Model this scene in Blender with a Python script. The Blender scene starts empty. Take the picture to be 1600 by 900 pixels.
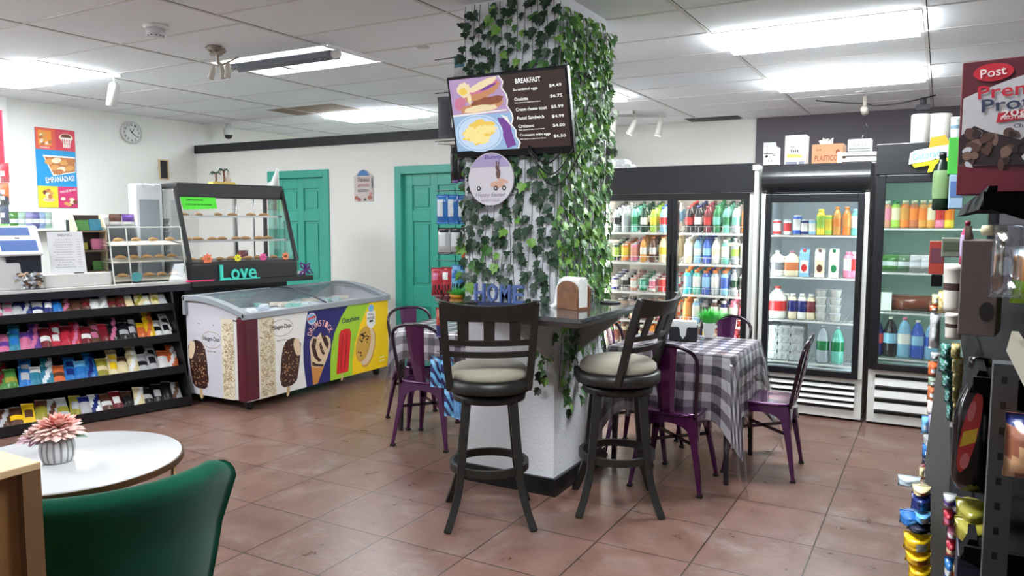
import bpy, math, random
from mathutils import Matrix, Vector
random.seed(7)
SC = bpy.context.scene
COL = SC.collection
R = math.radians
PI = math.pi
# ---------------------------------------------------------------- camera
CAM_H = 1.53
YAW, PITCH, ROLL, FPX = R(-29.3), R(-5.05), R(0.1), 1190.0
FW = Vector((math.sin(YAW)*math.cos(PITCH), math.cos(YAW)*math.cos(PITCH), math.sin(PITCH)))
RT = Vector((math.cos(YAW), -math.sin(YAW), 0)); UP = RT.cross(FW)
RR = RT*math.cos(ROLL)+UP*math.sin(ROLL); UU = UP*math.cos(ROLL)-RT*math.sin(ROLL)
cd = bpy.data.cameras.new('camera'); cam = bpy.data.objects.new('camera', cd); COL.objects.link(cam)
cd.sensor_width = 36.0; cd.lens = FPX/1600*36; cd.clip_start = .05
mw = Matrix.Identity(4)
for i in range(3):
    mw[i][0] = RR[i]; mw[i][1] = UU[i]; mw[i][2] = -FW[i]
mw[2][3] = CAM_H
cam.matrix_world = mw
SC.camera = cam
# ---------------------------------------------------------------- world, exposure
SC.view_settings.view_transform = 'Standard'
try: SC.view_settings.look = 'None'
except Exception: pass
SC.view_settings.gamma = 1.0
SC.view_settings.use_curve_mapping = False
SC.view_settings.exposure = 1.0
PANEL_E = 22.0
W = bpy.data.worlds.new('daylight'); SC.world = W; W.use_nodes = True
bg = W.node_tree.nodes['Background']; bg.inputs[0].default_value = (.80, .88, 1, 1); bg.inputs[1].default_value = .3

def at(px, py, X=None, Y=None, Z=None):
    """a pixel of the photo on one plane of the room -> a point"""
    d = FW+RR*((px-800)/FPX)-UU*((py-450)/FPX)
    if X is not None: t = X/d.x
    elif Y is not None: t = Y/d.y
    else: t = (Z-CAM_H)/d.z
    return Vector((0, 0, CAM_H))+d*t

# ---------------------------------------------------------------- materials
MAT = {}
def M(name, col, rough=.5, metal=0, noise=0, nscale=20, bump=0, coat=0, emit=0, sheen=0, spec=None, col2=None, detail=4):
    if name in MAT: return MAT[name]
    m = bpy.data.materials.new(name); m.use_nodes = True; MAT[name] = m
    nt = m.node_tree; b = nt.nodes['Principled BSDF']
    b.inputs['Base Color'].default_value = (*col, 1); b.inputs['Roughness'].default_value = rough
    b.inputs['Metallic'].default_value = metal
    if spec is not None: b.inputs['Specular IOR Level'].default_value = spec
    if coat: b.inputs['Coat Weight'].default_value = coat; b.inputs['Coat Roughness'].default_value = .08
    if sheen: b.inputs['Sheen Weight'].default_value = sheen
    if emit:
        b.inputs['Emission Color'].default_value = (*col, 1); b.inputs['Emission Strength'].default_value = emit
    if noise or bump:
        tc = nt.nodes.new('ShaderNodeTexCoord'); n = nt.nodes.new('ShaderNodeTexNoise')
        n.inputs['Scale'].default_value = nscale; n.inputs['Detail'].default_value = detail
        nt.links.new(tc.outputs['Object'], n.inputs['Vector'])
        if noise:
            r = nt.nodes.new('ShaderNodeValToRGB')
            c2 = col2 if col2 else tuple(max(0, c*(1-noise)) for c in col)
            r.color_ramp.elements[0].color = (*c2, 1); r.color_ramp.elements[0].position = .35
            r.color_ramp.elements[1].color = (*col, 1); r.color_ramp.elements[1].position = .65
            nt.links.new(n.outputs['Fac'], r.inputs['Fac']); nt.links.new(r.outputs['Color'], b.inputs['Base Color'])
        if bump:
            bp = nt.nodes.new('ShaderNodeBump'); bp.inputs['Strength'].default_value = bump; bp.inputs['Distance'].default_value = .01
            nt.links.new(n.outputs['Fac'], bp.inputs['Height']); nt.links.new(bp.outputs['Normal'], b.inputs['Normal'])
    return m
def srgb(r, g, b):
    f = lambda c: (c/255/12.92) if c/255 <= .04045 else ((c/255+.055)/1.055)**2.4
    return (f(r), f(g), f(b))
def C8(name, r, g, b, rough=.5, **k): return M(name, srgb(r, g, b), rough, **k)
def glass(name, tint=(1, 1, 1), refl=.08, rough=.02):
    """a thin clear sheet: light goes straight through, part of it mirrors"""
    if name in MAT: return MAT[name]
    m = bpy.data.materials.new(name); m.use_nodes = True; MAT[name] = m; nt = m.node_tree; nt.nodes.clear()
    o = nt.nodes.new('ShaderNodeOutputMaterial'); mx = nt.nodes.new('ShaderNodeMixShader')
    t = nt.nodes.new('ShaderNodeBsdfTransparent'); g = nt.nodes.new('ShaderNodeBsdfGlossy'); lw = nt.nodes.new('ShaderNodeLayerWeight')
    t.inputs[0].default_value = (*tint, 1); g.inputs['Roughness'].default_value = rough; lw.inputs[0].default_value = .12
    ad = nt.nodes.new('ShaderNodeMath'); ad.operation = 'ADD'; ad.inputs[1].default_value = refl; ad.use_clamp = True
    ml = nt.nodes.new('ShaderNodeMath'); ml.operation = 'MULTIPLY'; ml.inputs[1].default_value = .5
    nt.links.new(lw.outputs['Fresnel'], ml.inputs[0]); nt.links.new(ml.outputs[0], ad.inputs[0])
    nt.links.new(ad.outputs[0], mx.inputs[0]); nt.links.new(t.outputs[0], mx.inputs[1]); nt.links.new(g.outputs[0], mx.inputs[2])
    nt.links.new(mx.outputs[0], o.inputs[0]); return m

# ---------------------------------------------------------------- mesh builder
class MB:
    def __init__(s): s.v = []; s.f = []; s.m = []; s.s = []; s.T = None; s.uv = None
    def add(s, vs, fs, mi=0, sm=False):
        o = len(s.v)
        s.v += [tuple(s.T @ Vector(v)) if s.T is not None else tuple(v) for v in vs]
        for k, f in enumerate(fs):
            s.f.append([i+o for i in f]); s.m.append(mi[k] if isinstance(mi, list) else mi); s.s.append(sm)
        return s
    def box(s, cx, cy, cz, sx, sy, sz, mi=0):
        x, y, z = sx/2, sy/2, sz/2
        v = [(cx+a*x, cy+b*y, cz+c*z) for a in (-1, 1) for b in (-1, 1) for c in (-1, 1)]
        return s.add(v, [(0, 1, 3, 2), (4, 6, 7, 5), (0, 4, 5, 1), (2, 3, 7, 6), (0, 2, 6, 4), (1, 5, 7, 3)], mi)
    def b2(s, x0, x1, y0, y1, z0, z1, mi=0): return s.box((x0+x1)/2, (y0+y1)/2, (z0+z1)/2, x1-x0, y1-y0, z1-z0, mi)
    def sweep(s, path, rad, n=8, mi=0, closed=False, ref=None, rot=0, sm=True, flat=1.0):
        """round (or n-gon) section along a path; rad: one radius or one per point; flat squashes the second axis"""
        P = [Vector(p) for p in path]; N = len(P); vs = []
        rad = rad if isinstance(rad, (list, tuple)) else [rad]*N
        prev = None
        for i, p in enumerate(P):
            a = P[(i-1) % N] if (closed or i > 0) else p; b = P[(i+1) % N] if (closed or i < N-1) else p
            t = (b-a).normalized()
            r0 = Vector(ref) if ref else (prev if prev is not None else (Vector((0, 0, 1)) if abs(t.z) < .9 else Vector((1, 0, 0))))
            x = (r0-t*r0.dot(t)).normalized(); y = t.cross(x); prev = x
            for k in range(n):
                w = 2*PI*k/n+rot
                vs.append(p+(x*math.cos(w)+y*(math.sin(w)*flat))*rad[i])
        fs = []
        for i in range(N if closed else N-1):
            for k in range(n):
                j = (i+1) % N; fs.append((i*n+k, i*n+(k+1) % n, j*n+(k+1) % n, j*n+k))
        if not closed: fs += [tuple(range(n))[::-1], tuple((N-1)*n+k for k in range(n))]
        return s.add(vs, fs, mi, sm)
    def bar(s, p0, p1, w, h, mi=0, ref=(0, 0, 1)):
        """rectangular bar; h along ref"""
        a, b = Vector(p0), Vector(p1); t = (b-a).normalized(); r = Vector(ref)
        y = (r-t*r.dot(t)).normalized(); x = t.cross(y); vs = []
        for p in (a, b):
            for i, j in ((-1, -1), (1, -1), (1, 1), (-1, 1)): vs.append(p+x*(i*w/2)+y*(j*h/2))
        return s.add(vs, [(3, 2, 1, 0), (4, 5, 6, 7), (0, 1, 5, 4), (1, 2, 6, 5), (2, 3, 7, 6), (3, 0, 4, 7)], mi)
    def lathe(s, prof, n=20, mi=0, c=(0, 0, 0), sm=True, sq=1.0):
        """prof [(r,z)] ; mi may be a list, one per band"""
        vs = []; fs = []; ms = []
        for r, z in prof:
            for k in range(n):
                w = 2*PI*(k+.5)/n; cx, sx = math.cos(w), math.sin(w)
                if sq != 1.0: cx = math.copysign(abs(cx)**sq, cx); sx = math.copysign(abs(sx)**sq, sx)
                vs.append((c[0]+r*cx, c[1]+r*sx, c[2]+z))
        for i in range(len(prof)-1):
            for k in range(n):
                fs.append((i*n+k, i*n+(k+1) % n, (i+1)*n+(k+1) % n, (i+1)*n+k)); ms.append(mi[i] if isinstance(mi, list) else mi)
        fs.append(tuple(range(n))[::-1]); ms.append(mi[0] if isinstance(mi, list) else mi)
        fs.append(tuple((len(prof)-1)*n+k for k in range(n))); ms.append(mi[-1] if isinstance(mi, list) else mi)
        return s.add(vs, fs, ms, sm)
    def cyl(s, p0, p1, r, n=16, mi=0, r1=None, sm=True): return s.sweep([p0, p1], [r, r if r1 is None else r1], n, mi, sm=sm)
    def prism(s, poly, lo, hi, axis='z', mi=0):
        f = {'z': lambda a, b, h: (a, b, h), 'y': lambda a, b, h: (a, h, b), 'x': lambda a, b, h: (h, a, b)}[axis]
        n = len(poly); vs = [f(a, b, lo) for a, b in poly]+[f(a, b, hi) for a, b in poly]
        return s.add(vs, [tuple(range(n))[::-1], tuple(range(n, 2*n))]+[(i, (i+1) % n, n+(i+1) % n, n+i) for i in range(n)], mi)
    def flat(s, poly, y=0, mi=0):
        """print lying on an upright face at depth y (local x,z)"""
        return s.add([(a, y, b) for a, b in poly], [tuple(range(len(poly)))], mi)
    def text(s, txt, cx, cz, w, h, y=0, mi=0, ang=0, shear=0):
        vs, fs = glyphs(txt)
        if not vs: return s
        xs = [v[0] for v in vs]; zs = [v[1] for v in vs]
        sx = w/(max(xs)-min(xs)+1e-9); sz = h/(max(zs)-min(zs)+1e-9); mx = (max(xs)+min(xs))/2; mz = (max(zs)+min(zs))/2
        ca, sa = math.cos(ang), math.sin(ang); o = []
        for a, b in vs:
            p, q = (a-mx)*sx, (b-mz)*sz; p += q*shear
            o.append((cx+p*ca-q*sa, y, cz+p*sa+q*ca))
        return s.add(o, fs, mi)
    def build(s, name, mats, parent=None, bevel=0, sub=0, seg=2, smooth=None):
        me = bpy.data.meshes.new(name); me.from_pydata(s.v, [], s.f)
        mats = mats if isinstance(mats, (list, tuple)) else [mats]
        for m in mats: me.materials.append(m)
        me.polygons.foreach_set('material_index', s.m)
        me.polygons.foreach_set('use_smooth', [bool(x) if smooth is None else smooth for x in s.s])
        if s.uv is not None:
            l = me.uv_layers.new(name='uv')
            for lp in me.loops: l.data[lp.index].uv = s.uv[lp.vertex_index]
        me.update()
        o = bpy.data.objects.new(name, me); COL.objects.link(o)
        if parent is not None: o.parent = parent
        if bevel:
            b = o.modifiers.new('bevel', 'BEVEL'); b.width = bevel; b.segments = seg; b.limit_method = 'ANGLE'; b.angle_limit = R(40)
        if sub:
            b = o.modifiers.new('sub', 'SUBSURF'); b.levels = sub; b.render_levels = sub
        return o
_G = {}
def glyphs(txt):
    if txt in _G: return _G[txt]
    c = bpy.data.curves.new('t', 'FONT'); c.body = txt; c.size = 1; c.resolution_u = 2; c.offset = .012
    o = bpy.data.objects.new('t', c); COL.objects.link(o)
    dg = bpy.context.evaluated_depsgraph_get(); me = bpy.data.meshes.new_from_object(o.evaluated_get(dg))
    r = ([(v.co.x, v.co.y) for v in me.vertices], [tuple(p.vertices) for p in me.polygons])
    bpy.data.objects.remove(o); bpy.data.curves.remove(c); bpy.data.meshes.remove(me)
    _G[txt] = r; return r
def ell(cx, cz, rx, rz, n=28, a0=0, a1=2*PI, rot=0):
    full = abs(a1-a0-2*PI) < 1e-6; k = n if full else n-1; o = []
    for i in range(n):
        t = a0+(a1-a0)*i/k; x, z = rx*math.cos(t), rz*math.sin(t)
        o.append((cx+x*math.cos(rot)-z*math.sin(rot), cz+x*math.sin(rot)+z*math.cos(rot)))
    return o
def tag(o, label=None, cat=None, group=None, kind=None):
    if label: o['label'] = label
    if cat: o['category'] = cat
    if group: o['group'] = group
    if kind: o['kind'] = kind
    return o
def thing(name, label, cat, loc=(0, 0, 0), rz=0, group=None, rot=None):
    o = bpy.data.objects.new(name, None); COL.objects.link(o); o.empty_display_size = .05
    o.location = loc; o.rotation_euler = rot if rot else (0, 0, rz)
    return tag(o, label, cat, group)
def dup(o, loc=None, rz=None, label=None, group=None, scale=None, rot=None):
    c = o.copy(); COL.objects.link(c)
    if loc is not None: c.location = loc
    if rz is not None: c.rotation_euler = (0, 0, rz)
    if rot is not None: c.rotation_euler = rot
    if scale is not None: c.scale = scale
    if label: c['label'] = label
    if group: c['group'] = group
    for ch in list(o.children):
        d = ch.copy(); COL.objects.link(d); d.parent = c
        for g in list(ch.children):
            e = g.copy(); COL.objects.link(e); e.parent = d
    return c
def place(o, loc, rz=0, rot=None, scale=None):
    o.location = loc; o.rotation_euler = rot if rot else (0, 0, rz)
    if scale: o.scale = scale
    return o
def struct(name, mb, mats, **k): return tag(mb.build(name, mats, **k), kind='structure')
def nth(k): return ['first', 'second', 'third', 'fourth', 'fifth', 'sixth', 'seventh', 'eighth', 'ninth', 'tenth', 'eleventh', 'twelfth', 'thirteenth', 'fourteenth', 'fifteenth', 'sixteenth', 'seventeenth', 'eighteenth', 'nineteenth', 'twentieth', 'twenty-first', 'twenty-second', 'twenty-third', 'twenty-fourth'][k]

# shared materials
white = C8('white_plastic', 225, 226, 222, .4)
black = C8('black_plastic', 16, 16, 18, .35)
blackm = C8('black_metal', 22, 22, 24, .4)
chrome = M('chrome', (.75, .75, .76), .2, 1)
steel = M('brushed_steel', (.45, .46, .47), .35, 1)
clear = glass('clear_glass')
acryl = glass('clear_acrylic', (.97, .98, .98), .02)
paper = C8('white_paper', 235, 235, 232, .7)
ink = C8('black_ink', 20, 20, 22, .6)
wall_m = M('wall_paint', srgb(232, 232, 226), .75, bump=.08, nscale=60)

# ================================================================ room shell
def floor_mat():
    m = bpy.data.materials.new('terracotta_tiles'); m.use_nodes = True; nt = m.node_tree; b = nt.nodes['Principled BSDF']
    tc = nt.nodes.new('ShaderNodeTexCoord'); mp = nt.nodes.new('ShaderNodeMapping'); mp.inputs['Location'].default_value = (0, -.071, 0)
    nt.links.new(tc.outputs['Object'], mp.inputs['Vector'])
    br = nt.nodes.new('ShaderNodeTexBrick'); br.offset = 0; br.squash = 1
    br.inputs['Scale'].default_value = 1; br.inputs['Brick Width'].default_value = .457; br.inputs['Row Height'].default_value = .457
    br.inputs['Mortar Size'].default_value = .0036; br.inputs['Mortar Smooth'].default_value = .2; br.inputs['Bias'].default_value = 0
    br.inputs['Color1'].default_value = (*srgb(118, 90, 80), 1); br.inputs['Color2'].default_value = (*srgb(130, 99, 88), 1)
    br.inputs['Mortar'].default_value = (*srgb(52, 38, 34), 1)
    nt.links.new(mp.outputs[0], br.inputs['Vector'])
    n1 = nt.nodes.new('ShaderNodeTexNoise'); n1.inputs['Scale'].default_value = 3.2; n1.inputs['Detail'].default_value = 8; n1.inputs['Roughness'].default_value = .68
    n1.inputs['Distortion'].default_value = .6
    nt.links.new(tc.outputs['Object'], n1.inputs['Vector'])
    r1 = nt.nodes.new('ShaderNodeValToRGB'); r1.color_ramp.elements[0].position = .52; r1.color_ramp.elements[0].color = (0, 0, 0, 1)
    r1.color_ramp.elements[1].position = .70; r1.color_ramp.elements[1].color = (.75, .75, .75, 1)
    nt.links.new(n1.outputs['Fac'], r1.inputs[0])
    mx = nt.nodes.new('ShaderNodeMixRGB'); mx.inputs[2].default_value = (*srgb(146, 136, 132), 1)
    nt.links.new(r1.outputs[0], mx.inputs[0]); nt.links.new(br.outputs['Color'], mx.inputs[1])
    n2 = nt.nodes.new('ShaderNodeTexNoise'); n2.inputs['Scale'].default_value = 7; n2.inputs['Detail'].default_value = 7; n2.inputs['Roughness'].default_value = .7
    nt.links.new(tc.outputs['Object'], n2.inputs['Vector'])
    r2 = nt.nodes.new('ShaderNodeValToRGB'); r2.color_ramp.elements[0].position = .3; r2.color_ramp.elements[0].color = (.66, .58, .54, 1)
    r2.color_ramp.elements[1].position = .7; r2.color_ramp.elements[1].color = (1.12, 1.1, 1.08, 1)
    nt.links.new(n2.outputs['Fac'], r2.inputs[0])
    m2 = nt.nodes.new('ShaderNodeMixRGB'); m2.blend_type = 'MULTIPLY'; m2.inputs[0].default_value = 1
    nt.links.new(mx.outputs[0], m2.inputs[1]); nt.links.new(r2.outputs[0], m2.inputs[2])
    m3 = nt.nodes.new('ShaderNodeMixRGB'); m3.inputs[2].default_value = (*srgb(52, 38, 34), 1)
    nt.links.new(br.outputs['Fac'], m3.inputs[0]); nt.links.new(m2.outputs[0], m3.inputs[1])
    nt.links.new(m3.outputs[0], b.inputs['Base Color'])
    b.inputs['Roughness'].default_value = .38
    ra = nt.nodes.new('ShaderNodeMath'); ra.operation = 'MULTIPLY_ADD'; ra.inputs[1].default_value = .3; ra.inputs[2].default_value = .17
    nt.links.new(n2.outputs['Fac'], ra.inputs[0]); nt.links.new(ra.outputs[0], b.inputs['Roughness'])
    bp = nt.nodes.new('ShaderNodeBump'); bp.inputs['Strength'].default_value = .5; bp.inputs['Distance'].default_value = .003; bp.invert = True
    nt.links.new(br.outputs['Fac'], bp.inputs['Height'])
    bq = nt.nodes.new('ShaderNodeBump'); bq.inputs['Strength'].default_value = .05; bq.inputs['Distance'].default_value = .002
    nt.links.new(n2.outputs['Fac'], bq.inputs['Height']); nt.links.new(bp.outputs[0], bq.inputs['Normal']); nt.links.new(bq.outputs[0], b.inputs['Normal'])
    return m
CEIL = 2.74; XL = -8.2; XR = 2.4; YB = 9.4; YF = -3.2; YP = 6.5
struct('floor', MB().b2(XL-.1, XR+.1, YF-.1, YB+.1, -.1, 0), floor_mat())
def ceil_mat():
    m = M('ceiling_tile', srgb(205, 203, 200), .9)
    nt = m.node_tree; b = nt.nodes['Principled BSDF']; tc = nt.nodes.new('ShaderNodeTexCoord')
    v = nt.nodes.new('ShaderNodeTexVoronoi'); v.inputs['Scale'].default_value = 90; nt.links.new(tc.outputs['Object'], v.inputs['Vector'])
    n = nt.nodes.new('ShaderNodeTexNoise'); n.inputs['Scale'].default_value = 1.2; nt.links.new(tc.outputs['Object'], n.inputs['Vector'])
    r = nt.nodes.new('ShaderNodeValToRGB'); r.color_ramp.elements[0].position = .08; r.color_ramp.elements[0].color = (.6, .59, .57, 1)
    r.color_ramp.elements[1].position = .22; r.color_ramp.elements[1].color = (*srgb(238, 242, 246), 1)
    nt.links.new(v.outputs['Distance'], r.inputs[0])
    q = nt.nodes.new('ShaderNodeValToRGB'); q.color_ramp.elements[0].color = (.86, .86, .87, 1); q.color_ramp.elements[1].color = (1, 1, 1, 1)
    nt.links.new(n.outputs['Fac'], q.inputs[0])
    x = nt.nodes.new('ShaderNodeMixRGB'); x.blend_type = 'MULTIPLY'; x.inputs[0].default_value = 1
    nt.links.new(r.outputs[0], x.inputs[1]); nt.links.new(q.outputs[0], x.inputs[2]); nt.links.new(x.outputs[0], b.inputs['Base Color'])
    return m
# ceiling field with openings for the broken fixture and the recessed lights left as surface boxes
XLN = [-7.46+1.22*k for k in range(9)]
def rowsY(x):  # the two halves of the grid are out of step, as in the photo
    return [3.38+.64*k for k in range(-10, 10)] if x < -3.7 else [5.01+.61*k for k in range(-13, 8)]
HX0, HX1, HY0, HY1 = -4.93, -3.74, 4.06, 4.66           # open troffer
cm = MB()
cm.b2(XL, HX0, YF, YB, CEIL, CEIL+.02); cm.b2(HX1, XR, YF, YB, CEIL, CEIL+.02)
cm.b2(HX0, HX1, YF, HY0, CEIL, CEIL+.02); cm.b2(HX0, HX1, HY1, YB, CEIL, CEIL+.02)
struct('ceiling', cm, ceil_mat())
g = MB()
for x in XLN:
    if XL < x < XR: g.b2(x-.012, x+.012, YF, YB, CEIL-.004, CEIL)
    x1 = min(x+1.22, XR)
    for y in rowsY(x+.1):
        if YF < y < YB: g.b2(max(x, XL)+.012, x1-.012, y-.010, y+.010, CEIL-.0035, CEIL)
x = XLN[0]
for y in rowsY(-8):
    if YF < y < YB: g.b2(XL, x-.012, y-.01, y+.01, CEIL-.0035, CEIL)
gm = C8('ceiling_grid_paint', 206, 205, 202, .6)
struct('trim_1', g, gm)
g = MB()          # dark strips painted as the shade where the panels do not sit flush
for x in XLN:
    if XL < x < XR: g.b2(x+.012, x+.018, YF, YB, CEIL-.001, CEIL+.001)
    for y in rowsY(x+.1):
        if YF < y < YB: g.b2(x+.02, min(x+1.2, XR), y+.010, y+.015, CEIL-.001, CEIL+.001)
struct('shade_strips', g, C8('gap_shade', 70, 68, 66, .9))
wl = MB(); wl.b2(XL-.1, XL, YF, YB, 0, CEIL+.02)
struct('wall_left', wl, wall_m)
wp = MB(); wp.b2(XL, at(15, 250, Y=4.25).x, 3.9, 4.25, 0, CEIL)
struct('wall_left_return', wp, M('return_paint', srgb(238, 238, 236), .7))
xd = at(1182, 220, Y=YB).x
struct('wall_back', MB().b2(XL, xd, YB, YB+.1, 0, CEIL+.02), wall_m)
struct('wall_back_dark', MB().b2(xd, XR, YB-.03, YB+.1, 0, CEIL+.02), M('dark_wall_paint', srgb(98, 92, 100), .7))
struct('wall_right', MB().b2(XR, XR+.1, YF, YB, 0, CEIL+.02), wall_m)
# door partition, lower than the ceiling
PX1 = -3.75; PH = 2.46
w = MB()
D = [(-6.95, -6.0), (-5.07, -4.12)]; DT = 2.10
xs = [XL, D[0][0], D[0][1], D[1][0], D[1][1], PX1]
for k in (0, 2, 4): w.b2(xs[k], xs[k+1], YP, YP+.12, 0, PH-.1)
for k in (1, 3): w.b2(xs[k], xs[k+1], YP, YP+.12, DT, PH-.1)
w.b2(PX1-.12, PX1, YP+.12, YB, 0, PH-.1)
struct('wall_partition', w, M('partition_paint', srgb(238, 236, 230), .75, bump=.08, nscale=60))
w = MB(); w.b2(XL, PX1+.02, YP-.03, YP+.14, PH-.10, PH); w.b2(PX1-.14, PX1+.02, YP+.14, YB, PH-.1, PH)
struct('trim_3', w, C8('black_cap', 20, 21, 28, .5))
teal = M('teal_gloss_paint', srgb(62, 172, 152), .35, noise=.06, nscale=4)
for k, (x0, x1) in enumerate(D):
    fr = thing('door_%d' % (k+1), None, None, ((x0+x1)/2, YP, 0)); fr['kind'] = 'structure'
    hw = (x1-x0)/2
    m = MB(); m.b2(-hw, -hw+.085, -.02, .12, 0, DT); m.b2(hw-.085, hw, -.02, .12, 0, DT); m.b2(-hw+.085, hw-.085, -.02, .12, DT-.085, DT)
    m.build('door_frame', teal, fr, bevel=.006)
    # six panel leaf: stiles and rails standing proud of raised panels
    a, t = hw-.085, DT-.085; m = MB()
    m.b2(-a, a, .055, .075, 0, t)
    cols = [-a, -a+.11, -.045, .045, a-.11, a]
    rails = [(0, .2), (.62, .84), (1.52, 1.64), (t-.12, t)]
    for c0, c1 in ((cols[0], cols[1]), (cols[2], cols[3]), (cols[4], cols[5])): m.b2(c0, c1, .035, .056, 0, t)
    for r0, r1 in rails:
        m.b2(cols[1], cols[2], .035, .056, r0, r1); m.b2(cols[3], cols[4], .035, .056, r0, r1)
    for r in range(3):
        for c0, c1 in ((cols[1], cols[2]), (cols[3], cols[4])):
            z0, z1 = rails[r][1]+.03, rails[r+1][0]-.03
            m.b2(c0+.03, c1-.03, .043, .056, z0, z1)
    leaf = m.build('door_leaf', teal, fr, bevel=.004)
    kn = MB(); sx = -1 if k == 0 else 1
    kn.T = Matrix.Translation((sx*(a-.06), .035, 1.0)) @ Matrix.Rotation(PI/2, 4, 'X')
    kn.lathe([(.03, 0), (.03, .006), (.01, .01), (.01, .03), (.024, .038), (.028, .05), (.02, .062), (.001, .066)], 16)
    kn.build('door_handle', steel, leaf)
# front wall behind the viewer, with shop windows
w = MB(); w.b2(XL, XR, YF-.1, YF, 2.35, CEIL+.02); w.b2(XL, XR, YF-.1, YF, 0, .5)
for x in (XL+.2, -5.2, -2.2, .6, XR-.2): w.b2(x-.2, x+.2, YF-.1, YF, .5, 2.35)
struct('wall_front', w, wall_m)
# ---------------------------------------------------------------- pillar and its wrap-round counter
PXa, PXb, PYa, PYb = -2.40, -1.82, 3.72, 4.42
pm = M('pillar_plaster', srgb(222, 223, 228), .8, bump=.4, nscale=60, detail=6)
struct('pillar', MB().b2(PXa, PXb, PYa, PYb, 0, CEIL), pm)
struct('baseboard_pillar', MB().b2(PXa-.015, PXb+.02, PYa-.02, PYb+.015, 0, .10), C8('black_baseboard', 14, 14, 16, .35))
gran = M('dark_granite', srgb(82, 82, 84), .12, noise=.55, nscale=160, coat=.4, detail=2)
ct = thing('counter', 'narrow grey granite bar counter wrapped around the ivy-covered pillar', 'counter', (0, 0, 0))
outer = [(-2.12, 3.25), (-1.45, 3.25), (-1.45, 4.16), (PXb, 4.16), (PXb, PYa), (PXa, PYa), (PXa, 4.0), (-2.66, 4.0), (-2.66, 3.78)]
MB().prism(outer, 1.045, 1.07).build('counter_top', gran, ct, bevel=.005)
m = MB(); ins = [(-2.09, 3.28), (-1.48, 3.28), (-1.48, 4.13), (PXb, 4.13), (PXb, PYa), (PXa, PYa), (PXa, 3.97), (-2.63, 3.97), (-2.63, 3.80)]
m.prism(ins, 1.02, 1.045); m.build('counter_edge_moulding', C8('counter_under', 110, 105, 104, .3), ct)
m = MB()
for (x0, y0, x1, y1) in ((PXb-.02, PYa, PXb-.02, 3.34), (PXb, 4.0, -1.55, 4.0)):
    m = MB()
    d = Vector((x1-x0, y1-y0, 0)).normalized(); n = Vector((-d.y, d.x, 0))*.02; L = math.hypot(x1-x0, y1-y0)
    p = [Vector((x0, y0, 1.02)), Vector((x1, y1, 1.02)), Vector((x1, y1, .98)), Vector((x0, y0, .76))]
    m.add([q+n for q in p]+[q-n for q in p], [(0, 1, 2, 3), (7, 6, 5, 4), (0, 4, 5, 1), (1, 5, 6, 2), (2, 6, 7, 3), (3, 7, 4, 0)])
    m.build('counter_bracket', C8('bracket_white', 165, 160, 158, .6), ct)
# ================================================================ ceiling lights and ceiling things
diff = M('lit_diffuser', (.90, .96, 1), .5, emit=PANEL_E)
frm = C8('fixture_frame', 225, 225, 225, .5)
def panel(x0, x1, y0, y1, label, group=None):
    t = thing('ceiling_light', label, 'ceiling light', ((x0+x1)/2, (y0+y1)/2, CEIL-.05), 0, group)
    a, b = (x1-x0)/2, (y1-y0)/2; m = MB()
    m.b2(-a, a, -b, -b+.02, .04, .05); m.b2(-a, a, b-.02, b, .04, .05); m.b2(-a, -a+.02, -b+.02, b-.02, .04, .05); m.b2(a-.02, a, -b+.02, b-.02, .04, .05)
    m.build('light_frame', frm, t)
    MB().b2(-a+.02, a-.02, -b+.02, b-.02, .012, .049).build('diffuser', diff, t)
    return t
panel(-7.3, -6.05, 3.39, 3.95, 'lit flat ceiling panel at the far left, above the register')
panel(-6.24, -5.10, 6.63, 7.22, 'lit flat ceiling panel near the black-topped partition, beside the brown stained tile')
panel(-1.35, -.15, 5.02, 5.61, 'largest lit ceiling panel, above the purple chairs and in front of the other one')
panel(-1.35, -.15, 6.86, 7.43, 'lit ceiling panel over the drink coolers, farther one of the two on the right')
panel(-3.70, -2.72, 6.76, 7.20, 'lit ceiling panel half hidden behind the ivy pillar')
for x, y in ((-4.9, 1.3), (-6.8, 1.0), (-.8, 1.8)):  # unseen panels added to brighten the pillar front, round table and floor
    panel(x-.6, x+.6, y-.3, y+.3, 'added ceiling panel out of view above the picture, for extra light', 'added ceiling panels out of view')
# broken troffer
t = thing('ceiling_light', 'open broken ceiling light with its grey cover hanging down on one side', 'ceiling light', (0, 0, 0))
m = MB(); a = (HX0, HX1, HY0, HY1)
m.b2(a[0], a[1], a[2], a[3], CEIL+.11, CEIL+.12)
for (x0, x1, y0, y1) in ((a[0], a[0]+.01, a[2], a[3]), (a[1]-.01, a[1], a[2], a[3]), (a[0]+.01, a[1]-.01, a[2], a[2]+.01), (a[0]+.01, a[1]-.01, a[3]-.01, a[3])):
    m.b2(x0, x1, y0, y1, CEIL, CEIL+.11)
m.b2(a[0]-.02, a[1]+.02, a[2]-.02, a[2]+.006, CEIL-.008, CEIL); m.b2(a[0]-.02, a[1]+.02, a[3]-.006, a[3]+.02, CEIL-.014, CEIL)
m.b2(a[0]-.02, a[0]+.006, a[2]+.006, a[3]-.006, CEIL-.014, CEIL); m.b2(a[1]-.006, a[1]+.02, a[2]+.006, a[3]-.006, CEIL-.014, CEIL)
m.build('light_housing', frm, t)
for yy in (HY1-.16, HY1-.36):
    m = MB(); m.cyl((a[0]+.06, yy, CEIL+.07), (a[1]-.06, yy, CEIL+.07), .014); m.build('fluorescent_tube', M('lit_tube', (1, 1, 1), .5, emit=14), t)
m = MB(); pr = []
for i in range(9):
    w = PI*i/8; pr.append((HY0-.03+.07*math.cos(w), CEIL-.10+.045*math.sin(w)))
for i in range(8, -1, -1):
    w = PI*i/8; pr.append((HY0-.03+.062*math.cos(w), CEIL-.105+.04*math.sin(w)))
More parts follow.
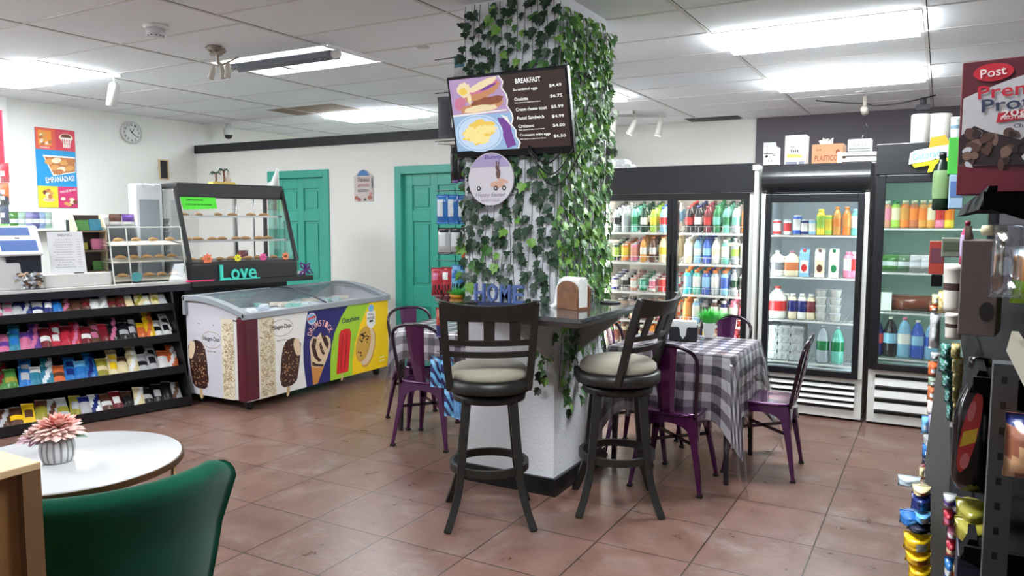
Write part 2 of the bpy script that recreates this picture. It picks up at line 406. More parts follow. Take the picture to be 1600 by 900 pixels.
m.prism(pr, -4.66, -3.66, 'x'); m.build('hanging_cover', C8('grey_cover', 118, 124, 136, .4), t)
MB().cyl((-3.66, HY0-.03, CEIL-.085), (-3.61, HY0-.03, CEIL-.082), .028).build('lamp_holder', white, t); MB().cyl((-4.71, HY0-.03, CEIL-.085), (-4.66, HY0-.03, CEIL-.09), .022).build('lamp_holder', white, t)
m = MB(); m.sweep([(-4.7, HY0+.0, CEIL-.09), (-4.68, HY0+.1, CEIL-.03), (-4.6, HY0+.3, CEIL-.006), (-4.55, HY0+.5, CEIL-.01)], .005, 6); m.build('wire', black, t)
# stained tile
p = at(497, 171, Z=CEIL)
m = MB(); m.b2(-.6, .6, -.25, .25, -.002, 0)
o = tag(m.build('stained_ceiling_tile', M('water_stain', srgb(150, 132, 112), .9, noise=.35, nscale=3)), 'brown water-stained ceiling tile next to the far left light panel', 'ceiling tile'); place(o, (p.x-.05, p.y, CEIL-.001)); o.scale = (.8, 1, 1)
# smoke detector
p = at(243, 40, Z=CEIL); t = thing('smoke_detector', 'white round smoke detector on the ceiling at upper left', 'smoke detector', (p.x, p.y, CEIL), rot=(PI, 0, 0))
MB().lathe([(.075, 0), (.075, .012), (.062, .02)], 24).build('mounting_plate', white, t)
MB().lathe([(.06, .02), (.055, .05), (.042, .066), (.001, .068)], 24).build('sensor_housing', C8('detector_white', 205, 205, 210, .5), t)
m = MB()
for k in range(10): w = 2*PI*k/10; m.box(.042*math.cos(w), .042*math.sin(w), .063, .008, .008, .006)
m.build('sensor_vent', black, t)
# sprinkler cap ring
p = at(661, 73, Z=CEIL); tag(place(MB().lathe([(.045, 0), (.045, -.006), (.036, -.008), (.001, -.006)], 24).build('sprinkler_cap', C8('cap_white', 196, 194, 190, .6)), (p.x, p.y, CEIL)), 'round flat white sprinkler cap on the ceiling beside the ivy', 'sprinkler cap')
p = at(1345, 143, Z=CEIL); tag(place(MB().lathe([(.045, 0), (.045, -.006), (.036, -.008), (.001, -.006)], 24).build('sprinkler_cap', C8('cap_white', 196, 194, 190, .6)), (p.x, p.y, CEIL)), 'round flat sprinkler cap on the ceiling above the coolers', 'sprinkler cap')
# dark ceiling vents
for px, py, w, lab in ((1115, 185, .62, 'dark slotted ceiling vent along the white back wall'), (1000, 171, .0, '')):
    if w:
        p = at(px, py, Z=CEIL); m = MB(); m.b2(-w/2, w/2, -.13, .13, -.006, 0, 1)
        for k in range(6): m.b2(-w/2+.02, w/2-.02, -.11+k*.04, -.09+k*.04, -.014, -.006, 0)
        tag(place(m.build('ceiling_vent', [C8('vent_grey', 70, 70, 72, .5), black]), (p.x, p.y, CEIL)), lab, 'vent')
def spot(name, label, p, tilt, az, L=.13, mat=white, group=None, stem=.10, r=.035):
    t = thing(name, label, 'spotlight', (p.x, p.y, CEIL), az, group)
    m = MB(); m.b2(-.07, .07, -.018, .018, -.022, 0); m.build('mounting_bar', mat, t)
    m = MB(); m.cyl((0, 0, -.02), (0, 0, -stem), .009, 8); m.build('stem', mat, t)
    m = MB(); m.T = Matrix.Translation((0, 0, -stem)) @ Matrix.Rotation(tilt, 4, 'Y')
    m.lathe([(.012, .03), (r*.8, .02), (r, 0), (r, -L), (r*.86, -L), (r*.8, -L+.03), (.001, -L+.03)], 18, [0, 0, 0, 0, 1, 1]); m.build('lamp_head', [mat, black], t)
    return t
spot('spotlight', 'white cylinder spotlight hanging beside the far left light panel', at(178, 117, Z=CEIL), R(12), .4, .17, stem=.09, r=.042)
# cluster by the broken fixture
p = at(335, 72, Z=CEIL); bz = C8('worn_nickel', 150, 140, 128, .4, metal=.3); t = thing('track_light', 'tarnished cluster of twisted spotlight heads beside the broken ceiling light', 'track light', (p.x, p.y, CEIL), 0)
m = MB(); m.lathe([(.05, 0), (.05, -.02), (.02, -.03), (.012, -.05)], 16); m.build('mounting_plate', bz, t)
m = MB(); m.sweep([(0, 0, -.02), (.03, .0, -.06), (.01, .02, -.11), (.05, .02, -.15)], .014, 8); m.sweep([(-.05, -.02, -.0), (-.03, 0, -.05), (.05, .01, -.05), (.08, .02, -.03)], .018, 8); m.sweep([(.05, .02, -.13), (.12, .03, -.11), (.2, .03, -.09)], .006, 6); m.build('arm', bz, t)
for k, (dx, tl) in enumerate(((-.04, .4), (.045, -.15), (.11, .15))):
    m = MB(); m.T = Matrix.Translation((.0+dx, .02, -.14)) @ Matrix.Rotation(tl, 4, 'Y')
    m.lathe([(.008, .02), (.018, .0), (.024, -.08), (.018, -.085), (.001, -.07)], 14); m.build('lamp_head', C8('aged_white', 190, 184, 170, .4), t)
# dome camera
p = at(345, 192, Z=CEIL); t = thing('security_camera', 'small white ceiling dome camera above the end of the black partition cap', 'security camera', (-7.9, 6.75, CEIL), rot=(PI, 0, 0))
MB().lathe([(.03, 0), (.03, .05), (.06, .06), (.06, .13), (.05, .14)], 20).build('camera_base', white, t)
MB().lathe([(.05, .14), (.045, .165), (.028, .185), (.001, .19)], 20).build('camera_dome', M('smoked_dome', (.02, .02, .02), .08), t)
# three-head track light on the back ceiling
pa, pb = at(942, 179, Z=CEIL-.03), at(1040, 181, Z=CEIL-.03)
t = thing('track_light', 'three-head white track light on the ceiling behind the ivy pillar', 'track light', (0, 0, 0))
MB().bar(pa+Vector((-.6, -.3, 0)), pb, .03, .03).build('track_rail', C8('track_grey', 170, 168, 165, .4), t)
q = at(980, 176, Z=CEIL-.02); MB().box(q.x, q.y, CEIL-.02, .16, .08, .04).build('power_box', C8('track_grey', 170, 168, 165, .4), t)
for k, (px, tl, az) in enumerate(((960, .18, 0), (992, .45, .3), (1032, .2, .2))):
    f = (px-942)/98; c = pa.lerp(pb, f); m = MB(); m.cyl((c.x, c.y, c.z), (c.x, c.y, c.z-.09), .006, 8)
    m.T = Matrix.Translation((c.x, c.y, c.z-.08)) @ Matrix.Rotation(az, 4, 'Z') @ Matrix.Rotation(tl, 4, 'Y')
    m.lathe([(.012, .03), (.03, .01), (.042, -.14), (.034, -.145), (.001, -.12)], 16, [0, 0, 0, 1, 1]); m.build('lamp_head', [C8('track_white', 215, 212, 205, .35), M('lamp_glow', (1, .95, .85), .5, emit=2)], t)
# round wall camera/antenna with drooping wire above the coolers
p = at(1352, 150, Z=CEIL); t = thing('security_camera', 'small ceiling camera with a drooping black wire above the coolers', 'security camera', (p.x, p.y, CEIL))
m = MB(); m.cyl((0, 0, 0), (0, 0, -.14), .02, 10); m.build('stem', C8('aged_white', 190, 184, 170, .4), t)
m = MB(); m.T = Matrix.Translation((0, 0, -.14)) @ Matrix.Rotation(R(80), 4, 'X'); m.lathe([(.03, -.06), (.034, -.05), (.034, .06), (.02, .07)], 14); m.build('camera_body', C8('aged_white', 190, 184, 170, .4), t)
m = MB(); q0 = Vector((0, 0, -.03)); pts = []
for i in range(15):
    f = i/14; pts.append((-.45+f*1.05, .0, -.01-.09*math.sin(f*PI*.9)**1.0*(.7 if f < .45 else 1)))
m.sweep(pts, .006, 6); m.build('cable', black, t)
p = at(1442, 172, Z=2.62); t = thing('security_camera', 'ceiling camera with a coil of grey cable above the paper towels', 'security camera', (p.x, p.y, CEIL))
m = MB(); m.cyl((0, 0, 0), (0, 0, -.07), .03, 12); m.b2(-.06, .06, -.04, .04, -.12, -.07); m.build('camera_body', C8('cam_grey', 90, 90, 95, .5), t)
m = MB(); pts = []
for i in range(60):
    w = i*.42; pts.append((-.06+.085*math.cos(w), .03*math.sin(w*.3), -.17+.05*math.sin(w)))
m.sweep(pts, .004, 5); m.build('coiled_cable', C8('cable_grey', 70, 74, 84, .5), t)

# ================================================================ ivy
g1 = C8('ivy_dark', 30, 58, 36, .5); g2 = C8('ivy_mid', 66, 110, 52, .45); g3 = C8('ivy_light', 112, 158, 66, .45); gs = C8('ivy_stem', 58, 66, 40, .6)
LEAF = [(0, -.42), (.16, -.5), (.30, -.42), (.5, -.16), (.34, -.02), (.44, .22), (.2, .22), (0, .62), (-.2, .22), (-.44, .22), (-.34, -.02), (-.5, -.16), (-.30, -.42), (-.16, -.5)]
def leaf(m, p, n, size, mi, spin):
    """five-lobed leaf, folded along the midrib, tip hanging down"""
    n = n.normalized(); z = Vector((0, 0, -1)); y = (z-n*z.dot(n)).normalized(); x = y.cross(n)
    c, s = math.cos(spin), math.sin(spin); x, y = x*c+y*s, y*c-x*s
    vs = [p+x*(a*size)+y*((b+.42)*size)+n*(abs(a)*size*.35-(b*b)*size*.18) for a, b in LEAF]
    ctr = p+y*(.42*size); vs.append(ctr)
    k = len(LEAF); m.add(vs, [(i, (i+1) % k, k) for i in range(k)], mi)
def ivy(x, y, z0, z1, nrm, step, size, label, group, spread=.03, seed=0, light=.2, amp=.012):
    rnd = random.Random(seed); n = Vector(nrm); tdir = Vector((-n.y, n.x, 0)); m = MB(); pts = []
    z = z0; ph = rnd.random()*6
    while z > z1:
        pts.append(Vector((x, y, z))+n*(.008+.006*math.sin(z*9+ph))+tdir*(amp*math.sin(z*7+ph))); z -= .06
    if len(pts) < 2: return None
    m.sweep(pts, .0018, 4, 3)
    z = z0-rnd.random()*step
    while z > z1:
        s = size*rnd.uniform(.7, 1.15); sd = rnd.choice((-1, 1)); off = sd*rnd.uniform(.1, 1)*spread
        b = Vector((x, y, z))+tdir*(amp*math.sin(z*7+ph)); q = b+tdir*off+n*rnd.uniform(.014, .04)
        m.sweep([b+n*.008, q], .001, 3, 3)
        r = rnd.random(); mi = 2 if r < light*.5 else (1 if r < light*1.6 else 0)
        leaf(m, q, n+Vector((rnd.uniform(-.5, .5), rnd.uniform(-.5, .5), rnd.uniform(-.1, .6))), s, mi, rnd.uniform(-.6, .6)+sd*.25)
        z -= step*rnd.uniform(.6, 1.4)
    o = m.build('ivy_garland', [g1, g2, g3, gs]); return tag(o, label, 'ivy garland', group)
k = 0
for i in range(13):
    x = PXa+.02+i*.0455; top = CEIL-.01
    ivy(x, PYa, top, 1.09+.05*((i*7) % 3), (0, -1, 0), .062 if i not in (4, 8, 9) else .09, .066, 'artificial ivy strand hanging down the front face of the pillar, round the screen', 'ivy on the front of the pillar', .024, i, .10)
for i in range(17):
    y = PYa+.01+i*.043
    ivy(PXb, y, CEIL-.05-.02*(i % 3), 1.12 if y < 4.15 else .86, (1, 0, 0), .04, .062, 'dense artificial ivy strand on the right side of the pillar facing the coolers', 'ivy on the right side of the pillar', .03, 40+i, .8)
for i in range(4):
    ivy(PXa, PYa+.03+i*.06, 1.95-.1*i, 1.1, (-1, 0, 0), .07, .06, 'artificial ivy strand on the left side of the pillar beside the snack bags', 'ivy on the left side of the pillar', .02, 80+i, .4)
for i, (x, y, nx, ny, z1) in enumerate(((-1.90, PYa, 0, -1, .60), (-1.85, PYa, 0, -1, .66), (-1.94, PYa, 0, -1, .78), (PXb, 3.78, 1, 0, .55), (PXb, 3.85, 1, 0, .42), (PXb, 3.92, 1, 0, .60), (PXb, 4.0, 1, 0, .52), (PXb, 4.10, 1, 0, .62), (PXb, 4.2, 1, 0, .56), (PXb, 4.32, 1, 0, .62))):
    ivy(x, y, 1.015, z1, (nx, ny, 0), .05, .066, 'short ivy strand trailing under the granite counter beside its bracket', 'ivy under the pillar counter', .026, 120+i, .35)

# ================================================================ screen
TVW, TVH = .735, .445
t = thing('menu_screen', 'wall-mounted television showing a breakfast menu on the ivy pillar', 'screen', (-2.055, 3.62, 2.10), rot=(R(13), 0, 0))
m = MB(); m.b2(-TVW/2, TVW/2, 0, .035, -TVH/2, TVH/2); tvb = m.build('screen_housing', C8('tv_black', 10, 12, 16, .25), t, bevel=.004)
m = MB(); m.b2(-.12, .12, .035, .06, -.1, .1); m.sweep([(.0, .05, 0), (.0, .15, .02)], .03, 6); m.build('wall_mount', blackm, t)
def scr(name, r, g, b, e=.52):
    m = M(name, srgb(r, g, b), .25, emit=e); m.node_tree.nodes['Principled BSDF'].inputs['Base Color'].default_value = (.01, .01, .01, 1); return m
L, Rr, B, T = -TVW/2+.014, TVW/2-.014, -TVH/2+.038, TVH/2-.016
def U(u): return L+(Rr-L)*u
def V(v): return T+(B-T)*v
m = MB(); ms = [scr('scr_brown', 54, 38, 34), scr('scr_white', 235, 232, 228), scr('scr_lilac', 178, 150, 190), scr('scr_bread', 196, 138, 98), scr('scr_cream', 236, 216, 176), scr('scr_ham', 200, 120, 150), scr('scr_blue', 150, 182, 216), scr('scr_plate', 196, 216, 240), scr('scr_egg', 236, 200, 90), scr('scr_egg2', 246, 226, 150), scr('scr_purple', 120, 70, 150), scr('scr_crust', 140, 82, 58)]
Y0 = -.0006
m.flat([(L, B), (Rr, B), (Rr, T), (L, T)], Y0, 0)
edge = [.44, .475, .46, .49, .50, .49, .52, .53, .51, .545, .54, .57, .55]
def band(v0, v1, off, mi, y):
    n = 12; pts = [(U(0), V(v0))]+[(U(edge[i]+off), V(i/12)) for i in range(13) if v0 <= i/12 <= v1]+[(U(0), V(v1))]
    m.flat(pts, y, mi)
band(0, 1, .012, 1, Y0-.0004)
band(0, .5, 0, 2, Y0-.0008); band(.5, 1, 0, 6, Y0-.0008)
def blob(u, v, ru, rv, mi, y, rot=0, seed=1, jag=.12, n=26):
    rnd = random.Random(seed); p = []
    for i in range(n):
        a = 2*PI*i/n; k = 1+rnd.uniform(-jag, jag); x, z = ru*(Rr-L)*math.cos(a)*k, rv*(T-B)*math.sin(a)*k
        p.append((U(u)+x*math.cos(rot)-z*math.sin(rot), V(v)+x*math.sin(rot)+z*math.cos(rot)))
    m.flat(p, y, mi)
blob(.27, .40, .20, .075, 3, Y0-.0012, .1); blob(.33, .33, .15, .06, 11, Y0-.0014, .12, 3); blob(.26, .42, .16, .045, 4, Y0-.0016, .05, 4)
blob(.29, .20, .17, .09, 3, Y0-.0012, .3, 5); blob(.31, .14, .13, .05, 5, Y0-.0014, .3, 6); blob(.30, .10, .15, .05, 4, Y0-.0016, .3, 7); blob(.35, .14, .08, .02, 10, Y0-.0018, .3, 8)
blob(.13, .15, .065, .10, 4, Y0-.0016, 0, 9); blob(.12, .17, .035, .05, 8, Y0-.0018, 0, 10); blob(.08, .33, .06, .08, 5, Y0-.001, .5, 11); blob(.17, .27, .018, .09, 4, Y0-.002, 0, 12)
m.flat([(U(0), V(.485)), (U(.49), V(.455)), (U(.49), V(.475)), (U(0), V(.51))], Y0-.0022, 1)
m.flat([(U(.40), V(.56)), (U(.50), V(.58)), (U(.515), V(.78)), (U(.54), V(.95)), (U(.46), V(.99))], Y0-.001, 10)
m.flat([(U(.43), V(.52)), (U(.49), V(.56)), (U(.52), V(.70)), (U(.50), V(.66))], Y0-.0011, 1)
blob(.22, .76, .215, .26, 7, Y0-.0012, 0, 20, .01, 40)
m.flat([(U(.22)+x*.93, V(.76)+z*.93) for x, z in [(q[0]-0, q[1]-0) for q in ell(0, 0, .215*(Rr-L), .26*(T-B), 40)]], Y0-.0013, 6)
m.flat([(U(.22)+x, V(.76)+z) for x, z in ell(0, 0, .19*(Rr-L), .23*(T-B), 40)], Y0-.0014, 7)
blob(.22, .74, .16, .15, 8, Y0-.0016, .2, 21, .2); blob(.16, .76, .07, .10, 9, Y0-.0018, 0, 22, .3); blob(.22, .84, .08, .07, 9, Y0-.0018, 0, 23, .3); blob(.29, .71, .09, .06, 9, Y0-.0018, 0, 24, .3)
m.build('screen_picture', ms, t)
m = MB(); wd = Rr-L; hh = T-B
tm_ = scr('scr_text', 245, 245, 245, .62)
def tx(s, u0, u1, v, h): MB().text(s, (U(u0)+U(u1))/2, V(v), (u1-u0)*wd, h*hh, Y0-.0012).build('menu_line', tm_, t)
tx('BREAKFAST', .59, .80, .10, .065)
for s, u1, v, sub in (('Scrambled eggs', .77, .215, 0), ('Omelette', .68, .335, 1), ('Cream cheese toast', .83, .475, 0), ('Pastel Sandwich', .80, .59, 0), ('Croissant', .71, .70, 1), ('Croissant with eggs', .84, .825, 1)):
    u0 = .555+.03*v; tx(s, u0, u1, v, .045)
    if sub: tx('Ham, bacon or salami and cheese', u0, u0+.22, v+.05, .018)
for s, v in (('$4.49', .20), ('$6.75', .335), ('$5.99', .475), ('$4.99', .60), ('$4.00', .72), ('$6.50', .86)): tx(s, .865, .965, v, .045)
m = MB()
for k in range(3):
    pts = []
    for i in range(14): f = i/13; pts.append((-1.95+f*(.2+.06*k), 3.66-.01*k, 1.93-(.08+.06*k)*math.sin(f*PI)-.03*f))
    m.sweep(pts, .004, 6)
tag(m.build('power_cable', black), 'black cables looping below the menu screen over the ivy', 'cable')
# round bunny sign
c = at(767, 280, Y=3.655); t = thing('round_sign', 'round lilac and white spring sign with a small rabbit below the menu screen', 'sign', (c.x, 3.655, c.z+.0))
r = .145; m = MB(); m.prism(ell(0, 0, r, r, 48), -.004, .008, 'y'); m.build('sign_board', C8('sign_white', 214, 208, 216, .7), t)
m = MB(); yy = -.005
m.flat([p for p in ell(0, 0, r*.97, r*.97, 40, R(28), R(152))], yy, 0)
m.flat(ell(.045, -.03, .045, .018), yy-.0005, 1); m.flat(ell(.05, .03, .014, .028), yy-.001, 2); m.flat(ell(.045, .062, .012, .012), yy-.001, 2); m.flat(ell(.04, .085, .004, .016), yy-.001, 2); m.flat(ell(.053, .085, .004, .016), yy-.001, 2)
m.flat(ell(.08, -.01, .035, .01, rot=-.3), yy-.001, 1)
for x in (-.075, .035, .088): m.flat(ell(x, -.05, .013, .013), yy-.001, 3); m.flat(ell(x, -.05, .006, .006), yy-.0015, 4)
m.build('sign_print', [C8('lilac', 176, 160, 200, .7), C8('peach_car', 214, 170, 150, .7), C8('bunny_brown', 110, 80, 76, .7), black, white], t)
m = MB(); m.text('Bunny', .02, .118, .11, .03, yy-.001, 0, 0, .2); m.text('Happy Easter', 0, -.088, .19, .026, yy-.001, 1, 0, .2); m.text('HIPPITY HOP', .0, -.118, .12, .012, yy-.001, 1)
m.build('sign_lettering', [C8('violet_ink', 96, 74, 150, .6), C8('grey_ink', 150, 140, 160, .6)], t)

# counter top things
c = at(808, 487, Z=1.07); t = thing('word_sign', 'blue see-through letters spelling HOME standing on the counter in front of the ivy', 'sign', (-2.10, 3.60, 1.07))
m = MB(); m.b2(-.17, .17, -.02, .02, 0, .012); m.build('sign_base', C8('navy', 40, 52, 88, .4), t)
gl = C8('blue_letters', 84, 104, 158, .25)
def letters(s, x0, w, h, dep, mat, par, gap=.01, z0=.012):
    n = len(s); 
    for i, chh in enumerate(s):
        mm = MB(); vs, fs = glyphs(chh); a = MB(); a.text(chh, 0, 0, w, h, 0)
        cx = x0+i*(w+gap)
        f = [(v[0]+cx, -dep/2, v[2]+z0+h/2) for v in a.v]; b = [(v[0]+cx, dep/2, v[2]+z0+h/2) for v in a.v]
        k = len(f); mm.add(f, a.f); mm.add(b, [q[::-1] for q in a.f])
        ed = {}
        for q in a.f:
            for j in range(len(q)):
                e = (q[j], q[(j+1) % len(q)]); ed[e] = 1
        mm.add(f+b, [(e[1], e[0], e[0]+k, e[1]+k) for e in ed if (e[1], e[0]) not in ed])
        mm.build('letter', mat, par)
letters('HOME', -.125, .065, .10, .02, gl, t, .017)
c = at(905, 484, Z=1.07); t = thing('napkin_holder', 'brown wooden napkin holder with white napkins on the counter corner beside ivy', 'napkin holder', (-1.66, 3.62, 1.07), R(-20))
wd2 = M('holder_wood', srgb(128, 84, 56), .5, noise=.25, nscale=25)
for yy in (-.045, .045):
    m = MB(); pr = [(-.075, 0), (.075, 0), (.075, .10)]+[(.075*math.cos(w), .10+.05*math.sin(w)) for w in [R(a) for a in range(15, 180, 15)]]+[(-.075, .10)]
    m.prism(pr, yy-.006, yy+.006, 'y'); m.build('side_panel', wd2, t, bevel=.002)
m = MB(); m.b2(-.075, .075, -.039, .039, 0, .012); m.build('holder_base', wd2, t)
m = MB()
for k in range(7): m.b2(-.07, .07, -.033+k*.0095, -.026+k*.0095, .012, .155+.006*(k % 3))
m.build('napkins', paper, t, bevel=.002)
m = MB(); m.sweep([(-.09, .0, .15), (-.10, -.02, .09), (-.105, -.03, .02), (-.12, -.05, .002)], .02, 6, flat=.3); m.build('loose_napkin', paper, t)
def coaster(p, lab):
    tag(place(MB().lathe([(.055, 0), (.06, .004), (.06, .008), (.052, .010), (.001, .009)], 28).build('coaster', C8('coaster_dark', 42, 40, 38, .5)), p), lab, 'coaster')
coaster((-1.60, 3.98, 1.07), 'round dark coaster on the counter end nearest the coolers')
coaster((-2.27, 3.62, 1.07), 'round dark coaster on the counter behind the left bar stool')
t = thing('decorative_grass', 'small neon green artificial grass tuft in an orange tray on the counter end', 'artificial plant', (-2.50, 3.80, 1.07))
m = MB(); m.lathe([(.045, 0), (.055, .02), (.05, .02), (.001, .015)], 16); m.build('tray', C8('orange', 236, 160, 50, .5), t)
def grass(n, r, h, mat, par, seed, z0=.015, sp=1.3):
    rnd = random.Random(seed); m = MB()
    for i in range(n):
        a = rnd.uniform(0, 2*PI); q = rnd.random()**.6; b = Vector((r*.6*q*math.cos(a), r*.6*q*math.sin(a), z0))
        hh = h*rnd.uniform(.6, 1.1); d = Vector((math.cos(a)*q*sp, math.sin(a)*q*sp, 1)).normalized()
        side = Vector((-d.y, d.x, .1)).normalized()*.0019
        mid = b+d*hh*.6; tip = b+d*hh+Vector((math.cos(a)*q*hh*.4, math.sin(a)*q*hh*.4, -hh*.12))
        m.add([b-side, b+side, mid+side, mid-side, tip], [(0, 1, 2, 3), (3, 2, 4)])
    return m.build('foliage', mat, par)
grass(260, .06, .07, C8('neon_green', 120, 220, 110, .5), t, 4, sp=1.8)
# ================================================================ bags
def bagmb(w, h, t, fn=None, nx=8, nz=12, seed=0, pleat=.0):
    """a filled, crimped foil bag standing upright, bottom centre at the origin"""
    rnd = random.Random(seed); m = MB(); wr = [[rnd.uniform(-1, 1) for _ in range(nx+1)] for _ in range(nz+1)]
    for side in (-1, 1):
        vs = []
        for j in range(nz+1):
            v = j/nz
            for i in range(nx+1):
                u = i/nx; e = min(1, max(0, (v-.06)/.22))*min(1, max(0, (.94-v)/.22)); e = math.sin(e*PI/2)
                q = max(0, math.sin(u*PI))**.6*e
                x = (u-.5)*w*(1-.06*e+.02*wr[j][0]*(1 if u > .5 else -1)); y = side*(q*t/2+.0012)+wr[j][i]*t*.04*q
                vs.append((x, y, v*h))
        fs = []; ms = []
        for j in range(nz):
            for i in range(nx):
                a = j*(nx+1)+i; q = (a, a+1, a+nx+2, a+nx+1); fs.append(q if side < 0 else q[::-1]); ms.append(fn((i+.5)/nx, (j+.5)/nz) if fn else 0)
        m.add(vs, fs, ms, True)
    n = (nx+1)*(nz+1); fs = []
    for j in range(nz): fs += [(j*(nx+1), n+j*(nx+1), n+(j+1)*(nx+1), (j+1)*(nx+1)), (j*(nx+1)+nx, (j+1)*(nx+1)+nx, n+(j+1)*(nx+1)+nx, n+j*(nx+1)+nx)]
    for i in range(nx): fs += [(i, i+1, n+i+1, n+i), (nz*(nx+1)+i, n+nz*(nx+1)+i, n+nz*(nx+1)+i+1, nz*(nx+1)+i+1)]
    o = len(m.v)-2*n
    for f in fs: m.f.append([q+o for q in f]); m.m.append(0); m.s.append(False)
    return m
def foil(name, r, g, b, rough=.28): return M(name, srgb(r, g, b), rough, bump=.25, nscale=30, coat=.3)
fb = foil('foil_blue', 40, 112, 184); fl = C8('print_light', 205, 210, 214, .5); fgr = foil('foil_silver', 176, 176, 178); fbk = foil('foil_black', 24, 24, 28); fr_ = foil('foil_red', 176, 40, 58); fmr = foil('foil_maroon', 110, 28, 36)
fy = foil('foil_yellow', 236, 190, 30); fgn = foil('foil_green', 74, 128, 62); fpk = foil('foil_pink', 196, 108, 142); fwh = foil('foil_white', 226, 226, 224); forr = foil('foil_orange', 206, 102, 54); fpu = foil('foil_purple', 96, 60, 140); fbr = foil('foil_brown', 88, 56, 42); fte = foil('foil_teal', 48, 122, 146); flb = foil('foil_lightblue', 110, 180, 226); fol = foil('foil_olive', 150, 142, 50); fcr = foil('foil_cream', 222, 206, 160); fnv = foil('foil_navy', 30, 44, 110)
HB = 3.86
def hangbag(px0, py0, px1, py1, mats, fn, label, rot=0, yy=HB, t=.05, seed=0, name='snack_bag', group=None):
    a, b = at(px0, py0, Y=yy), at(px1, py1, Y=yy); w = abs(b.x-a.x); h = abs(a.z-b.z)
    o = bagmb(w, h, t, fn, seed=seed).build(name, mats); place(o, ((a.x+b.x)/2, yy, min(a.z, b.z)), rot=(0, 0, rot)); return tag(o, label, 'snack bag', group)
panelfn = lambda a, b, c, d: (lambda u, v: 1 if a < u < b and c < v < d else 0)
fnl = panelfn(.2, .8, .25, .85)
hangbag(682, 304, 700, 350, [fb, fl], fnl, 'leftmost blue snack bag clipped to the rack on the left of the pillar', seed=1)
hangbag(698, 304, 716, 350, [fb, fl], fnl, 'middle blue snack bag clipped to the rack on the left of the pillar', seed=2, yy=3.87)
hangbag(714, 305, 733, 350, [fb, fl], fnl, 'right blue snack bag clipped to the rack beside the ivy', seed=3, yy=3.88)
hangbag(684, 356, 704, 398, [fgr, fl, fbk], lambda u, v: 2 if v > .86 or v < .08 else (1 if .2 < u < .8 and .3 < v < .8 else 0), 'left silver snack bag with black top band, under the blue bags', seed=4)
hangbag(703, 356, 723, 398, [fgr, fl, fbk], lambda u, v: 2 if v > .86 or v < .08 else (1 if .2 < u < .8 and .3 < v < .8 else 0), 'right silver snack bag with black top band, under the blue bags', seed=5, yy=3.87)
hangbag(721, 352, 735, 400, [fcr, fbk], lambda u, v: 1 if v > .5 else 0, 'cream and black snack bag against the ivy, beside the silver bags', seed=6, yy=3.88)
hangbag(721, 393, 735, 412, [fbr, forr], lambda u, v: 1 if v > .5 else 0, 'tiny brown and orange snack packet below the silver bags', seed=7, yy=3.86)
fnr = lambda u, v: 2 if v < .12 else (1 if v < .38 and (int(u*8)+int(v*20)) % 2 else (3 if .25 < u < .75 and .55 < v < .85 else 0))
hangbag(674, 418, 692, 464, [fr_, fbk, fmr, fpk], fnr, 'leftmost red snack bag hanging above the green grass tuft', seed=8)
hangbag(690, 417, 707, 464, [fr_, fbk, fmr, fwh], fnr, 'red and white snack bag, second from the left above the grass tuft', seed=9, yy=3.87)
hangbag(705, 413, 720, 464, [flb, fbk, fmr, fb], fnr, 'light blue and maroon snack bag hanging above the grass tuft', seed=10, yy=3.88)
hangbag(718, 413, 733, 464, [fb, fbk, fmr, flb], fnr, 'blue and maroon snack bag closest to the ivy, above the grass tuft', seed=11, yy=3.89)
for i, (a, b) in enumerate(((704, 716), (714, 727), (724, 737))):
    hangbag(a, 226+6*i, b, 286-2*i, [fbk, fpu], lambda u, v: 1 if v < .12 and u > .3 else 0, ['leftmost', 'middle', 'rightmost'][i]+' black snack bag hanging behind the lower left corner of the screen', seed=12+i, yy=3.87+.01*i)
hangbag(684, 152, 706, 216, [C8('grey_sack', 92, 90, 96, .8), fbk], None, 'tall dark grey snack bag hanging left of the menu screen', seed=20, t=.06)
hangbag(709, 88, 735, 118, [C8('teal_card', 60, 110, 130, .6), fgr], lambda u, v: 1 if v < .45 else 0, 'teal and grey packet hanging above the menu screen, left of the ivy', seed=21, t=.03)
# orange/blue bag and zebra bags lower down
hangbag(681, 480, 699, 528, [forr, fnv, fr_], lambda u, v: 1 if v < .38 else (2 if (int(u*9)+int(v*14)) % 2 else 0), 'red and orange snack bag with a dark blue bottom, above the gingham table', seed=22)
def zebra():
    m = M('zebra_blue', srgb(60, 130, 200), .4); nt = m.node_tree; b = nt.nodes['Principled BSDF']; tc = nt.nodes.new('ShaderNodeTexCoord')
    w = nt.nodes.new('ShaderNodeTexWave'); w.inputs['Scale'].default_value = 9; w.inputs['Distortion'].default_value = 5; w.inputs['Detail'].default_value = 1; w.bands_direction = 'DIAGONAL'
    r = nt.nodes.new('ShaderNodeValToRGB'); r.color_ramp.interpolation = 'CONSTANT'; r.color_ramp.elements[0].color = (*srgb(40, 40, 96), 1); r.color_ramp.elements[1].position = .45; r.color_ramp.elements[1].color = (*srgb(110, 180, 226), 1)
    nt.links.new(tc.outputs['Object'], w.inputs['Vector']); nt.links.new(w.outputs['Fac'], r.inputs[0]); nt.links.new(r.outputs[0], b.inputs['Base Color']); return m
zb = zebra()
hangbag(672, 556, 690, 606, [zb, flb], None, 'left blue zebra-striped bag hanging behind the left bar stool', seed=23)
hangbag(688, 555, 708, 608, [zb, flb], None, 'right blue zebra-striped bag hanging behind the left bar stool', seed=24, yy=3.87)
hangbag(694, 604, 710, 652, [zb, flb], None, 'blue striped bag hanging lowest beside the purple chair', seed=25)
hangbag(708, 606, 724, 656, [C8('blue_fringe', 96, 130, 190, .6), flb], lambda u, v: int(u*8) % 2, 'pale blue striped bag hanging lowest beside the pillar base', seed=26, yy=3.87)
t = thing('clip_strip_rack', 'thin black wire rack holding snack bags on the left side of the pillar', 'rack', (0, 0, 0))
